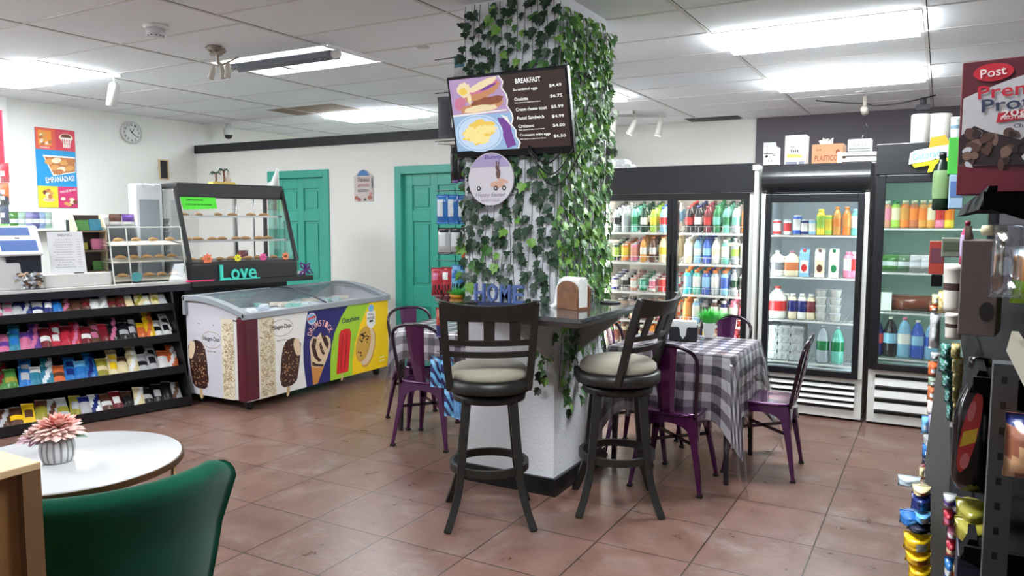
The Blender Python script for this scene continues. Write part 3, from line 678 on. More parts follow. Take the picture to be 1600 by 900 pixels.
m = MB()
for x in (-2.45,): m.cyl((x, HB+.06, .4), (x, HB+.06, 2.45), .006, 8)
for z in (1.70, 1.50, 1.27, 2.0, .70, .52, 2.29, 1.0, 2.49):
    m.sweep([(-2.40, HB+.06, z), (-2.45, HB+.045, z+.01), (-2.60, HB+.04, z+.012), (-2.73, HB+.04, z+.012)], .003, 6)
m.build('rack_wire', blackm, t)
m = MB(); a, b = at(684, 225, Y=3.86), at(704, 226, Y=3.86); m.sweep([a+Vector((0, 0, .02)), a, b, b+Vector((.06, .03, 0))], .004, 6); m.build('rack_hook', chrome, t)
m = MB(); m.box(-2.44, HB+.10, 1.35, .05, .03, 1.0); m.build('rack_spine', C8('rack_white', 205, 205, 200, .6), t)

# ================================================================ bar stools
swood = M('charcoal_wood', srgb(36, 35, 32), .42, noise=.3, nscale=14, bump=.06)
seatf = M('oatmeal_linen', srgb(168, 160, 142), .95, noise=.18, nscale=220, bump=.3, sheen=.3)
def stool(label, loc, rl, rs):
    t = thing('bar_stool', label, 'bar stool', loc, rl)
    for sx in (-1, 1):
        for sy in (-1, 1):
            pts = []; rad = []
            for i in range(9):
                f = i/8; z = .64*(1-f); o = .115+.055*f+(.045*max(0, (f-.62)/.38)**1.7); pts.append((sx*o, sy*o, z)); rad.append(.031-.005*f)
            m = MB(); m.sweep(pts, rad, 4, 0, rot=PI/4, ref=(1, 0, 0), sm=False); m.build('leg', swood, t, bevel=.004)
    m = MB(); n = 40; ro = .205; v = []
    for r_, z_ in ((ro, .262), (ro, .302), (ro-.022, .302), (ro-.022, .262)): v += [(r_*math.cos(2*PI*k/n), r_*math.sin(2*PI*k/n), z_) for k in range(n)]
    m.add(v, [(a*n+k, a*n+(k+1) % n, ((a+1) % 4)*n+(k+1) % n, ((a+1) % 4)*n+k) for a in range(4) for k in range(n)], 0, False); m.build('foot_ring', swood, t, bevel=.002)
    m = MB(); m.lathe([(.15, .62), (.185, .625), (.19, .66), (.17, .665), (.001, .665)], 36); m.build('leg_apron', swood, t)
    d = rs-rl; Rz = Matrix.Rotation(d, 4, 'Z')
    m = MB(); m.T = Rz; m.lathe([(.09, .664), (.09, .676), (.001, .676)], 24); m.build('swivel_plate', steel, t)
    m = MB(); m.T = Rz; m.lathe([(.20, .675), (.222, .68), (.225, .70), (.225, .735), (.205, .74), (.001, .74)], 40); m.build('seat_frame', swood, t)
    m = MB(); m.T = Rz; m.lathe([(.195, .738), (.206, .752), (.203, .775), (.178, .797), (.12, .812), (.05, .817), (.001, .818)], 40); m.build('seat_cushion', seatf, t)
    # back: posts, curved rails, slats (sitter faces +y)
    for sx in (-1, 1):
        m = MB(); m.T = Rz; m.sweep([(sx*.195, -.10, .69), (sx*.205, -.135, .80), (sx*.215, -.175, .95), (sx*.222, -.225, 1.11), (sx*.224, -.24, 1.145)], [.024, .026, .026, .025, .024], 4, rot=PI/4, ref=(0, 1, 0), sm=False); m.build('back_post', swood, t, bevel=.003)
    def curve(z, lean, w, dip): return [(w*s, -lean-dip*(1-s*s), z) for s in [x/6-1 for x in range(13)]]
    def rail(z0, z1, l0, l1, w0, w1, dip, th, sag=0):
        m = MB(); m.T = Rz; a = curve(z0, l0, w0, dip); b = curve(z1, l1, w1, dip); k = len(a); v = []
        for (x, y, z), (x2, y2, z2), s in zip(a, b, [x/6-1 for x in range(13)]):
            q = -sag*(1-s*s); v += [(x, y-th/2, z), (x, y+th/2, z), (x2, y2+th/2, z2+q), (x2, y2-th/2, z2+q)]
        fs = [(3, 2, 1, 0), tuple(4*(k-1)+j for j in range(4))]
        for i in range(k-1):
            for j in range(4): fs.append((4*i+j, 4*i+(j+1) % 4, 4*(i+1)+(j+1) % 4, 4*(i+1)+j))
        m.add(v, fs); return m
    rail(1.05, 1.15, .212, .245, .215, .228, .045, .026, .022).build('top_rail', swood, t, bevel=.003)
    rail(.925, .955, .168, .178, .205, .208, .045, .022).build('back_rail', swood, t, bevel=.003)
    rail(.865, .895, .150, .158, .203, .205, .045, .022).build('back_rail', swood, t, bevel=.003)
    for c_ in (-.125, 0.0, .125):
        m = MB(); m.T = Rz; yb = -.045*(1-(c_/.21)**2); w = .052
        m.add([(c_+i*w/2*q, yb+l+j*.008, z) for z, l, q in ((.95, -.176, 1), (1.055, -.214, 1.06)) for i, j in ((-1, -1), (1, -1), (1, 1), (-1, 1))], [(3, 2, 1, 0), (4, 5, 6, 7), (0, 1, 5, 4), (1, 2, 6, 5), (2, 3, 7, 6), (3, 0, 4, 7)])
        m.build('back_slat', swood, t)
    return t
stool('left charcoal bar stool seen from behind, in front of the pillar', (-1.985, 3.30, 0), R(33), R(31))
stool('right charcoal bar stool seen from its side, at the corner of the pillar counter', (-1.475, 3.79, 0), R(27), R(84))

# ================================================================ purple metal chairs
pur = M('purple_enamel', srgb(80, 22, 76), .2, metal=.5, coat=.6)
purd = M('dark_purple_metal', srgb(44, 24, 42), .25, metal=.5, coat=.5)
def sq(n, a, b, p=.45):
    o = []
    for k in range(n):
        w = 2*PI*k/n; c, s = math.cos(w), math.sin(w); o.append((a*math.copysign(abs(c)**p, c), b*math.copysign(abs(s)**p, s)))
    return o
def metal_chair():
    t = thing('metal_chair', 'x', 'chair')
    m = MB(); n = 40; rings = [(.155, .165, .432), (.178, .182, .436), (.182, .186, .446), (.178, .182, .454), (.165, .17, .455), (.12, .125, .449), (.02, .02, .446)]
    v = []
    for a, b, z in rings: v += [(x, y, z) for x, y in sq(n, a, b)]
    m.add(v, [(i*n+k, i*n+(k+1) % n, (i+1)*n+(k+1) % n, (i+1)*n+k) for i in range(len(rings)-1) for k in range(n)]+[tuple(range((len(rings)-1)*n, len(rings)*n)), tuple(range(n))[::-1]], 0, True)
    m.build('seat', pur, t)
    m = MB()
    for ax in range(4):  # arched skirts between the legs
        Rm = Matrix.Rotation(ax*PI/2, 4, 'Z'); pr = [(-.15, .437), (.15, .437), (.168, .30)]
        for i in range(1, 12): f = i/12; pr.append((.135*math.cos(f*PI), .30+.095*math.sin(f*PI)**.8))
        pr.append((-.168, .30)); k = len(pr); o = -.166
        v = [(a, o-(.437-b)*.12, b) for a, b in pr]+[(a, o-(.437-b)*.12+.004, b) for a, b in pr]
        m.T = Rm; m.add(v, [tuple(range(k)), tuple(range(k, 2*k))[::-1]]+[(i, i+k, (i+1) % k+k, (i+1) % k) for i in range(k)])
    m.build('seat_skirt', pur, t)
    for sx in (-1, 1):
        for sy in (-1, 1):
            m = MB(); N = 7; v = []
            for i in range(N):
                f = i/(N-1); z = .435*(1-f)+.012*f; c0 = .158+.055*f; w = .072*(1-f)+.022*f; w *= (1-.25*math.sin(f*PI)) if f < .9 else 1; th = .012
                # L-shaped pressed leg: outer corner, two wings
                P = [(c0, c0), (c0-w, c0), (c0-w, c0-th), (c0-th, c0-th), (c0-th, c0-w), (c0, c0-w)]
                v += [(sx*a, sy*b, z) for a, b in P]
            fs = [(i*6+k, i*6+(k+1) % 6, (i+1)*6+(k+1) % 6, (i+1)*6+k) for i in range(N-1) for k in range(6)]+[tuple(range(6))[::-1], tuple(range(6*(N-1), 6*N))]
            m.add(v, fs)
            lg = m.build('leg', pur, t, bevel=.003)
            m = MB(); m.b2(min(sx*.187, sx*.217), max(sx*.187, sx*.217), min(sy*.187, sy*.217), max(sy*.187, sy*.217), 0, .016); m.build('rubber_foot', black, lg)
    m = MB(); m.bar((-.17, -.17, .27), (.17, .17, .27), .004, .02); m.bar((-.17, .17, .275), (.17, -.17, .275), .004, .02); m.build('cross_brace', purd, t)
    pts = []
    for i in range(31):
        f = i/30; a = PI*f; x = -.168*math.cos(a)
        if f < .3 or f > .7:
            g_ = f/.3 if f < .3 else (1-f)/.3; z = .43+(.74-.43)*g_; x = math.copysign(.158+.022*g_, -1 if f < .5 else 1); y = -.165-.06*g_
        else:
            g_ = (f-.3)/.4; a = PI*g_; x = -.18*math.copysign(abs(math.cos(a))**.8, math.cos(a)); z = .74+.11*math.sin(a)**.8; y = -.225-.035*math.sin(a)
        pts.append((x, y, z))
    m = MB(); m.sweep(pts, .0115, 10); m.build('back_hoop', purd, t)
    m = MB(); v = []; N = 10
    for i in range(N+1):
        f = i/N; z = .44+(.845-.44)*f; y = -.17-.085*f-.012*math.sin(f*PI); w = .040+.032*f
        v += [(-w, y, z), (-w*.5, y-.006, z), (w*.5, y-.006, z), (w, y, z), (w, y+.003, z), (w*.5, y-.003, z), (-w*.5, y-.003, z), (-w, y+.003, z)]
    m.add(v, [(i*8+k, i*8+(k+1) % 8, (i+1)*8+(k+1) % 8, (i+1)*8+k) for i in range(N) for k in range(8)]+[tuple(range(8))[::-1], tuple(range(8*N, 8*N+8))])
    m.build('back_slat', pur, t, bevel=.001)
    return t
ch = metal_chair()
CH = [((-3.02, 4.26, 0), R(8), 'purple metal chair at the small left table, its back to the viewer', 'near'),
      ((-3.41, 4.67, 0), R(-120), 'purple metal chair behind the small left table near the ice cream freezer', ''),
      ((-1.31, 4.29, 0), R(2), 'purple metal chair in front of the right gingham table, back to the viewer', ''),
      ((-.90, 4.80, 0), R(92), 'purple metal chair at the right end of the gingham table, nearest the milk cooler', ''),
      ((-1.33, 5.28, 0), R(178), 'purple metal chair on the far side of the right gingham table, by the wide cooler', ''),
      ((-1.66, 4.76, 0), R(-88), 'purple metal chair between the ivy pillar and the right gingham table', '')]
for i, (l, rz, lab, _) in enumerate(CH):
    if i == 0: place(ch, l, rz); ch['label'] = lab
    else: dup(ch, l, rz, lab)

# ================================================================ tables and cloths
def gingham():
    m = bpy.data.materials.new('gingham_cloth'); m.use_nodes = True; nt = m.node_tree; b = nt.nodes['Principled BSDF']
    uv = nt.nodes.new('ShaderNodeUVMap'); uv.uv_map = 'uv'; sp = nt.nodes.new('ShaderNodeSeparateXYZ'); nt.links.new(uv.outputs[0], sp.inputs[0]); o = []
    for ax in 'XY':
        d = nt.nodes.new('ShaderNodeMath'); d.operation = 'DIVIDE'; d.inputs[1].default_value = .105
        f = nt.nodes.new('ShaderNodeMath'); f.operation = 'FRACT'; g_ = nt.nodes.new('ShaderNodeMath'); g_.operation = 'GREATER_THAN'; g_.inputs[1].default_value = .5
        nt.links.new(sp.outputs[ax], d.inputs[0]); nt.links.new(d.outputs[0], f.inputs[0]); nt.links.new(f.outputs[0], g_.inputs[0]); o.append(g_)
    a = nt.nodes.new('ShaderNodeMath'); a.operation = 'ADD'; nt.links.new(o[0].outputs[0], a.inputs[0]); nt.links.new(o[1].outputs[0], a.inputs[1])
    h = nt.nodes.new('ShaderNodeMath'); h.operation = 'MULTIPLY'; h.inputs[1].default_value = .5; nt.links.new(a.outputs[0], h.inputs[0])
    r = nt.nodes.new('ShaderNodeValToRGB'); r.color_ramp.interpolation = 'CONSTANT'; e = r.color_ramp.elements
    e[0].color = (*srgb(206, 202, 204), 1); e[1].position = .3; e[1].color = (*srgb(136, 126, 134), 1); k = e.new(.8); k.color = (*srgb(66, 60, 68), 1)
    nt.links.new(h.outputs[0], r.inputs[0]); nt.links.new(r.outputs[0], b.inputs['Base Color']); b.inputs['Roughness'].default_value = .85
    return m
ging = gingham(); film = glass('clear_vinyl', (.96, .96, .98), .13, .07)
def cloth(w, d, z, hang, amp, seed, off=0, rows=9, ns=26, corner=.10, cx_side=True):
    """square cloth over a table: flat top and a hanging skirt with folds gathering at the corners"""
    rnd = random.Random(seed); hw, hd = w/2, d/2; per = []
    for s in range(4):
        a = [(-hw, -hd), (hw, -hd), (hw, hd), (-hw, hd)][s]; b = [(hw, -hd), (hw, hd), (-hw, hd), (-hw, -hd)][s]; n = [(0, -1), (1, 0), (0, 1), (-1, 0)][s]; L_ = w if s % 2 == 0 else d
        for i in range(ns):
            f = i/ns; per.append((a[0]+(b[0]-a[0])*f, a[1]+(b[1]-a[1])*f, n, f, s))
    N = len(per); v = []; uv = []
    ph = [rnd.uniform(0, 6) for _ in range(4)]
    for j in range(rows+1):
        q = j/rows
        for (x, y, n, f, s) in per:
            cdist = min(f, 1-f); ck = max(0, 1-cdist/.16)
            h = hang*q*(1+corner*3.2*ck*ck); nn = Vector(n)
            pn = Vector([(0, -1), (1, 0), (0, 1), (-1, 0)][(s-1) % 4 if f < .5 else (s+1) % 4]); k = .5*ck if cdist < .16 else 0
            nn = (nn*(1-k)+pn*k); nn = nn.normalized() if nn.length > 1e-3 else Vector(n)
            out = .012*min(1, q*5)+amp*q*(.55+.45*math.sin(f*11+ph[s]))*(.35+.65*math.sin(f*23+ph[s]*2)**2)+.10*ck*ck*q*amp/.03*(.4 if (x < 0 and cx_side) else 1)+off
            v.append((x+nn.x*out, y+nn.y*out, z+off-h*(1 if q > 0 else 0)-(.0 if q else 0))); uv.append((x+n[0]*hang*q, y+n[1]*hang*q))
    fs = [(j*N+k, (j+1)*N+k, (j+1)*N+(k+1) % N, j*N+(k+1) % N) for j in range(rows) for k in range(N)]
    fs.append(tuple(range(N)))
    m = MB(); m.add(v, fs, 0, True); m.s[-1] = False; m.uv = uv
    return m
def table(name, label, cx, cy, w, d, z, rz, clab, hang, amp, seed, flab, fh, corner=.10):
    t = thing('cafe_table', label, 'table', (cx, cy, 0), rz)
    MB().b2(-w/2+.01, w/2-.01, -d/2+.01, d/2-.01, z-.03, z-.004).build('tabletop', C8('table_dark', 60, 48, 44, .5), t, bevel=.004)
    for sx in (-1, 1):
        for sy in (-1, 1):
            m = MB(); m.sweep([(sx*(w/2-.05), sy*(d/2-.05), z-.03), (sx*(w/2-.035), sy*(d/2-.035), 0)], [.024, .018], 4, rot=PI/4, sm=False); m.build('leg', C8('table_leg', 34, 26, 34, .35), t)
    m = MB()
    for sy in (-1, 1): m.b2(-w/2+.06, w/2-.06, sy*(d/2-.05)-.01, sy*(d/2-.05)+.01, z-.09, z-.03)
    m.build('table_apron', C8('table_leg', 34, 26, 34, .35), t)
    o = cloth(w, d, z, hang, amp, seed, corner=corner).build('tablecloth', ging); place(o, (cx, cy, 0), rz); tag(o, clab, 'tablecloth')
    o = cloth(w+.004, d+.004, z+.001, fh, amp*1.5, seed+5, off=.004, corner=corner*1.6).build('plastic_cover', film); place(o, (cx, cy, 0), rz); tag(o, flab, 'table cover')
    return t
table('t', 'square cafe table under gingham between the bar stool and the milk cooler', -1.375, 4.705, .77, .72, .76, 0, 'grey and white gingham tablecloth hanging low on the right table', .38, .03, 3, 'clear plastic sheet draped over the gingham cloth of the right table', .42, .16)
table('t', 'small square cafe table under gingham between the freezer and the pillar', -3.08, 4.72, .72, .74, .76, R(4), 'grey and white gingham tablecloth on the left table beside the teal door', .21, .02, 8, 'clear plastic sheet over the gingham cloth of the left table, drooping at one corner', .24, .25)
# things on the right table
c = at(1065, 535, Z=.765)
t = thing('napkin_caddy', 'black plastic caddy of white napkins on the right gingham table', 'napkin holder', (-1.42, 4.80, .766), R(12))
m = MB(); m.b2(-.085, .085, -.055, .055, 0, .01)
for sy in (-1, 1):
    for s in (-1, 1):
        pr = [(s*.085, .01), (s*.085, .088), (s*.03, .088), (s*.022, .075), (s*.018, .035), (s*.005, .02), (s*.005, .01)]
        m.prism(pr, sy*.055-.003, sy*.055+.003, 'y')
m.b2(-.088, -.082, -.055, .055, .01, .088); m.b2(.082, .088, -.055, .055, .01, .088)
m.build('caddy_body', C8('caddy_black', 26, 27, 32, .35), t)
m = MB()
for k in range(9): m.b2(-.078, .078, -.048+k*.011, -.040+k*.011, .012, .125-.002*(k % 3))
m.build('napkins', paper, t, bevel=.002)
t = thing('potted_grass', 'bright green artificial grass in a square white pot on the right table', 'artificial plant', (-1.30, 4.97, .766), R(10))
m = MB(); m.sweep([(0, 0, 0), (0, 0, .10)], [.042, .056], 4, rot=PI/4, sm=False); m.build('pot', C8('pot_white', 232, 232, 230, .35), t, bevel=.003)
grass(420, .055, .13, C8('grass_green', 72, 190, 78, .5), t, 9, z0=.085, sp=.85)
m = MB()
for i in range(0): pass
# ================================================================ drink coolers
lampm = M('cooler_lamp', (1, .95, .88), .5, emit=15)
lampc = M('cooler_lamp_cool', (.85, .95, 1), .5, emit=7)
lampd = M('cooler_lamp_dim', (.75, 1, .9), .5, emit=5)
cg = glass('cooler_glass', (.97, .985, .98), .03)
YC = 6.25
def cooler(label, x0, w, h, d, body, inner, hdr, doors, gz, lamp, shelves, grille, curved=False, frame=black, slope=0):
    t = thing('drink_cooler', label, 'refrigerator', (x0, YC, 0)); z0, z1 = gz
    m = MB(); e = .035
    m.b2(0, e, .06, d, .06, h); m.b2(w-e, w, .06, d, .06, h); m.b2(e, w-e, d-.03, d, .06, h); m.b2(e, w-e, .06, d-.03, h-.05, h); m.b2(e, w-e, .06, d-.03, z0-.10, z0-.03)
    m.build('cabinet_body', body, t, bevel=.004)
    m = MB(); m.b2(e, e+.004, .08, d-.035, z0-.02, z1+.03); m.b2(w-e-.004, w-e, .08, d-.035, z0-.02, z1+.03); m.b2(e, w-e, d-.038, d-.033, z0-.02, z1+.03); m.b2(e, w-e, .08, d-.035, z0-.028, z0-.02); m.b2(e, w-e, .08, d-.035, z1+.03, z1+.034)
    m.build('cabinet_liner', inner, t)
    if curved:
        m = MB(); pr = [(.06, hdr), (.06, h)]+[(.02-.05*math.sin(a)*1.0+.0, h-(h-hdr)*(a/PI)) for a in [PI*i/12 for i in range(0, 13)]]
        pr = [(.06, h), (.02, h)]+[(.0-.055*math.sin(PI*i/12)+.02, h-.01-(h-hdr-.02)*i/12) for i in range(13)]+[(.06, hdr)]
        m.prism(pr, .0, w, 'x'); m.build('header', M('black_vinyl', (.02, .02, .022), .25, bump=.25, nscale=12), t)
    else:
        m = MB(); m.b2(-.005, w+.005, -.02, .058, hdr, h); m.b2(-.005, w+.005, .058, d, h-.005, h+.008); m.build('header', C8('header_black', 26, 26, 30, .4), t, bevel=.004)
    # face frame
    for q0, q1 in ((0, doors[0][0]), (doors[-1][1], w)): MB().b2(q0, q1, .0, .058, z0-.05, hdr).build('face_frame', body, t)
    for k, (a, b) in enumerate(doors):
        f = .045
        m = MB(); m.b2(a, a+f, -.025, .03, z0-.05, hdr-.005); m.b2(b-f, b, -.025, .03, z0-.05, hdr-.005); m.b2(a+f, b-f, -.025, .03, z1, hdr-.005); m.b2(a+f, b-f, -.025, .03, z0-.05, z0)
        dr = m.build('cooler_door', frame, t, bevel=.004)
        MB().b2(a+f, b-f, -.005, .003, z0, z1).build('glass_pane', cg, dr)
        hx = b-.02 if k == 0 else a+.02
        m = MB(); m.b2(hx-.008, hx+.008, -.05, -.035, .95, 1.25); m.b2(hx-.006, hx+.006, -.037, -.024, .96, .98); m.b2(hx-.006, hx+.006, -.037, -.024, 1.22, 1.24); m.build('door_handle', blackm, dr)
    # lamps
    for a in ([doors[0][0]+.022, doors[-1][1]-.022]+([doors[0][1]] if len(doors) > 1 else [])):
        m = MB(); m.cyl((a, .085, z0+.03), (a, .085, z1-.02), .011, 8); m.build('tube_lamp', lamp, t)
    m = MB(); m.cyl((.08, .10, z1+.015), (w-.08, .10, z1+.015), .011, 8); m.build('tube_lamp', lamp, t)
    for z in shelves:
        m = MB()
        sz = lambda y: z+slope*(y-.11)
        m.b2(e+.01, w-e-.01, .10, .115, z-.014, z-.002); m.b2(e+.01, w-e-.01, d-.10, d-.09, sz(d-.1)-.014, sz(d-.1)-.002)
        n = int(w/.03)
        for i in range(n+1): x = e+.012+i*(w-2*e-.024)/n; m.bar((x, .10, z-.004), (x, d-.09, sz(d-.1)-.004), .003, .004)
        for y in (.3, .5): m.b2(e+.01, w-e-.01, y-.004, y+.004, sz(y)-.012, sz(y)-.006)
        m.build('wire_shelf', C8('shelf_white', 228, 228, 224, .4), t)
    x = MB()
    if grille[0] == 'louver':
        m = MB(); m.b2(0, w, .02, .058, .02, z0-.055); m.b2(.0, w, .058, d, .02, .07); m.build('base_panel', grille[1], t)
        m = MB(); nz = grille[2]; zt = z0-.10; zb = .10
        for i in range(nz):
            z = zb+(zt-zb)*(i+.5)/nz; hh = (zt-zb)/nz*.62
            m.add([(.05, .019, z-hh/2), (w-.05, .019, z-hh/2), (w-.05, -.008, z-hh/2+.008), (.05, -.008, z-hh/2+.008), (.05, .006, z+hh/2), (w-.05, .006, z+hh/2), (w-.05, .019, z+hh/2+.004), (.05, .019, z+hh/2+.004)], [(0, 1, 2, 3), (3, 2, 5, 4), (4, 5, 6, 7), (0, 3, 4, 7), (1, 6, 5, 2)])
        m.build('louver_grille', grille[1], t)
        m = MB()
        for i in range(nz+1):
            z = zb+(zt-zb)*i/nz; m.b2(.05, w-.05, .012, .0195, z-.012, z+.010)
        m.build('grille_gap', black, t)
    for sx in (.07, w-.07):
        for y in (.09, d-.1): x.cyl((sx, y, 0), (sx, y, .065), .02, 8)
    x.build('foot', blackm, t)
    return t
inn = C8('liner_white', 232, 230, 224, .4); cw = C8('cabinet_white', 222, 222, 218, .35); cb = C8('cabinet_black', 18, 19, 24, .4)
CX1 = -2.66; CW1 = 1.37
cooler('wide two-door drink cooler with black header behind the gingham table', CX1, CW1, 1.985, .80, cw, inn, 1.76, [(.04, .70), (.70, 1.325)], (.34, 1.70), lampm, [.40, .655, .905, 1.165, 1.425], ('louver', cw, 3), slope=.22)
m = MB(); 
cooler('white single-door milk and egg cooler with a rounded black header', -1.245, .775, 1.97, .76, cw, C8('liner_cool', 214, 222, 226, .4), 1.745, [(.035, .745)], (.385, 1.675), lampc, [.41, .745, 1.09, 1.42], ('louver', cw, 4), True, frame=C8('door_black', 22, 23, 28, .3))
cooler('black single-door cooler with a sports drink sign, farthest right', -.43, .78, 2.09, .78, cb, C8('liner_dim', 186, 210, 202, .5), 1.87, [(.02, .76)], (.475, 1.81), lampd, [.50, .85, 1.15, 1.48], ('louver', cw, 3), frame=C8('door_black', 22, 23, 28, .3))
# the white post between the first two coolers
t = thing('post', 'white post with clips standing between the wide cooler and the milk cooler', 'post', (-1.283, 6.24, 0))
m = MB(); m.b2(-.016, .016, -.02, .05, 0, 1.96); m.build('post_strip', C8('post_white', 214, 214, 208, .4), t, bevel=.002)
m = MB(); m.b2(-.03, .02, -.03, -.02, 1.93, 1.97); m.cyl((.03, -.03, 1.93), (.03, -.03, 1.96), .012, 8); m.build('post_clip', white, t)

# ---- bottles
PB_ = {}
def mk(kind, cols):
    """returns a prototype-mesh name for a container; cols: body, label, cap (materials)"""
    key = (kind,)+tuple(c.name for c in cols)
    if key in PB_: return PB_[key]
    B_, L_, C_ = cols; m = MB(); nm = 'bottle'
    if kind == 'can':
        nm = 'can'; m.lathe([(.026, 0), (.032, .008), (.032, .03), (.032, .095), (.032, .112), (.027, .121), (.026, .122), (.024, .119), (.001, .119)], 14, [2, 0, 1, 0, 2, 2, 2, 2, 2])
    elif kind == 'tall':
        nm = 'can'; m.lathe([(.026, 0), (.032, .008), (.032, .04), (.032, .125), (.032, .146), (.027, .155), (.026, .157), (.024, .154), (.001, .154)], 14, [2, 0, 1, 0, 2, 2, 2, 2, 2])
    elif kind == 'soda':
        m.lathe([(.028, 0), (.033, .01), (.031, .05), (.033, .07), (.033, .13), (.031, .15), (.022, .18), (.013, .198), (.013, .205), (.016, .206), (.016, .222), (.001, .223)], 14, [0, 0, 0, 1, 0, 0, 0, 0, 2, 2, 2, 2])
    elif kind == 'wide':
        m.lathe([(.032, 0), (.036, .01), (.036, .04), (.034, .05), (.036, .06), (.036, .13), (.036, .15), (.027, .172), (.019, .182), (.021, .184), (.021, .205), (.001, .206)], 14, [0, 0, 0, 0, 1, 1, 0, 0, 2, 2, 2, 2])
    elif kind == 'big':
        m.lathe([(.046, 0), (.054, .02), (.052, .09), (.054, .11), (.054, .19), (.05, .21), (.032, .265), (.014, .295), (.014, .30), (.018, .301), (.018, .32), (.001, .321)], 18, [0, 0, 0, 1, 0, 0, 0, 0, 2, 2, 2, 2])
    elif kind == 'jug':
        m.lathe([(.068, 0), (.075, .012), (.075, .06), (.075, .14), (.070, .165), (.045, .205), (.02, .228), (.02, .235), (.024, .236), (.024, .252), (.001, .253)], 18, [0, 0, 1, 0, 0, 0, 0, 2, 2, 2, 2], sq=.6)
        m.sweep([(.055, 0, .185), (.082, 0, .19), (.09, 0, .15), (.078, 0, .10)], .012, 8)
    elif kind == 'carton':
        nm = 'carton'; m.b2(-.036, .036, -.036, .036, 0, .19, 0); m.flat([(-.03, .03), (.03, .03), (.03, .13), (-.03, .13)], -.0365, 1); m.flat(ell(0, .07, .022, .03, 14), -.037, 2)
        m.prism([(-.036, .19), (.036, .19), (0, .215)], -.036, .036, 'x', 0); m.b2(-.036, .036, -.002, .002, .21, .228); m.cyl((0, -.02, .2), (0, -.034, .216), .012, 10, 2)
    elif kind == 'tub':
        nm = 'tub'; m.lathe([(.035, 0), (.044, .05), (.046, .052), (.047, .062), (.001, .062)], 16, [0, 1, 2, 2, 2])
    o = (nm, m); PB_[key] = o; return o
DONE = {}
def put(kind, cols, loc, label, group=None, rz=0, sc=1.0):
    key = (kind,)+tuple(c.name for c in cols)
    if key in DONE: o = dup(DONE[key], loc, rz)
    else:
        nm, m = mk(kind, cols); o = m.build(nm, list(cols)); DONE[key] = o; place(o, loc, rz)
    for k in ('group', 'label', 'category'):
        if k in o: del o[k]
    o.scale = (sc, sc, sc); tag(o, label, {'can': 'can', 'tall': 'can', 'carton': 'carton', 'tub': 'food tub', 'jug': 'jug'}.get(kind, 'bottle'), group); return o
def K(n, r, g, b, ro=.25): return C8('drink_'+n, r, g, b, ro, coat=.2)
kc = dict(clear=K('clear', 168, 178, 184), dark=K('dark', 36, 34, 38), green=K('green', 30, 120, 70), dgreen=K('dark_green', 22, 62, 44), teal=K('teal', 110, 190, 170), yel=K('yellow', 226, 200, 60), blue=K('blue', 60, 96, 190), nav=K('navy', 36, 44, 110), white=K('white', 226, 224, 216), red=K('red', 196, 50, 50), org=K('orange', 232, 130, 50), pink=K('pink', 226, 130, 156), cop=K('copper', 190, 110, 70), cream=K('cream', 226, 214, 178), brn=K('brown', 96, 60, 44), cyan=K('cyan', 60, 200, 208), sal=K('salmon', 214, 140, 120), lime=K('lime', 160, 200, 80), sil=K('silver', 176, 178, 180), lb=K('light_blue', 140, 190, 220), gry=K('grey', 120, 120, 122), mar=K('maroon', 110, 36, 44), amb=K('amber', 214, 150, 70))
def T(kind, a, b, c, desc, sc=1.0): return (kind, (kc[a], kc[b], kc[c]), desc, sc)
L5 = [
 [T('soda', 'clear', 'dark', 'dark', 'clear bottle with dark label'), T('soda', 'clear', 'clear', 'sil', 'clear water bottle'), T('soda', 'teal', 'green', 'dgreen', 'teal bottle with green label'), T('soda', 'dgreen', 'white', 'dgreen', 'green bottle with white label'), T('soda', 'lime', 'yel', 'dgreen', 'yellow-green soda bottle'), T('soda', 'lb', 'red', 'blue', 'blue bottle with red label'), T('wide', 'white', 'lb', 'white', 'white bottle')],
 [T('tall', 'dgreen', 'lime', 'sil', 'tall green can'), T('tall', 'org', 'yel', 'sil', 'tall orange can'), T('tall', 'pink', 'sal', 'sil', 'tall pink can'), T('soda', 'amb', 'white', 'cop', 'amber bottle with copper cap'), T('soda', 'brn', 'white', 'cop', 'brown bottle with copper cap'), T('soda', 'cream', 'yel', 'cop', 'cream bottle with copper cap'), T('wide', 'cream', 'cream', 'cream', 'pale yellow bottle')],
 [T('can', 'nav', 'white', 'sil', 'navy can'), T('can', 'sil', 'dark', 'sil', 'silver can with dark band'), T('can', 'sal', 'white', 'sil', 'salmon can'), T('can', 'green', 'teal', 'sil', 'green can'), T('can', 'white', 'pink', 'sil', 'white and pink can'), T('can', 'red', 'red', 'sil', 'red can'), T('can', 'red', 'white', 'sil', 'red and white can')],
 [T('can', 'dark', 'sil', 'sil', 'black can with silver band'), T('can', 'dark', 'green', 'sil', 'black can with green band'), T('can', 'sal', 'cream', 'sil', 'salmon and cream can'), T('can', 'cop', 'cream', 'sil', 'copper can'), T('can', 'cream', 'sal', 'cop', 'cream can'), T('can', 'pink', 'white', 'sil', 'pink can'), T('can', 'org', 'white', 'sil', 'orange can')],
 [T('wide', 'white', 'sal', 'cop', 'white bottle with salmon label'), T('wide', 'cream', 'brn', 'brn', 'cream bottle with brown label'), T('wide', 'gry', 'dark', 'dark', 'grey bottle'), T('wide', 'brn', 'cream', 'white', 'brown bottle'), T('wide', 'amb', 'white', 'org', 'amber bottle'), T('wide', 'mar', 'white', 'white', 'maroon bottle'), T('wide', 'org', 'yel', 'org', 'orange bottle')]]
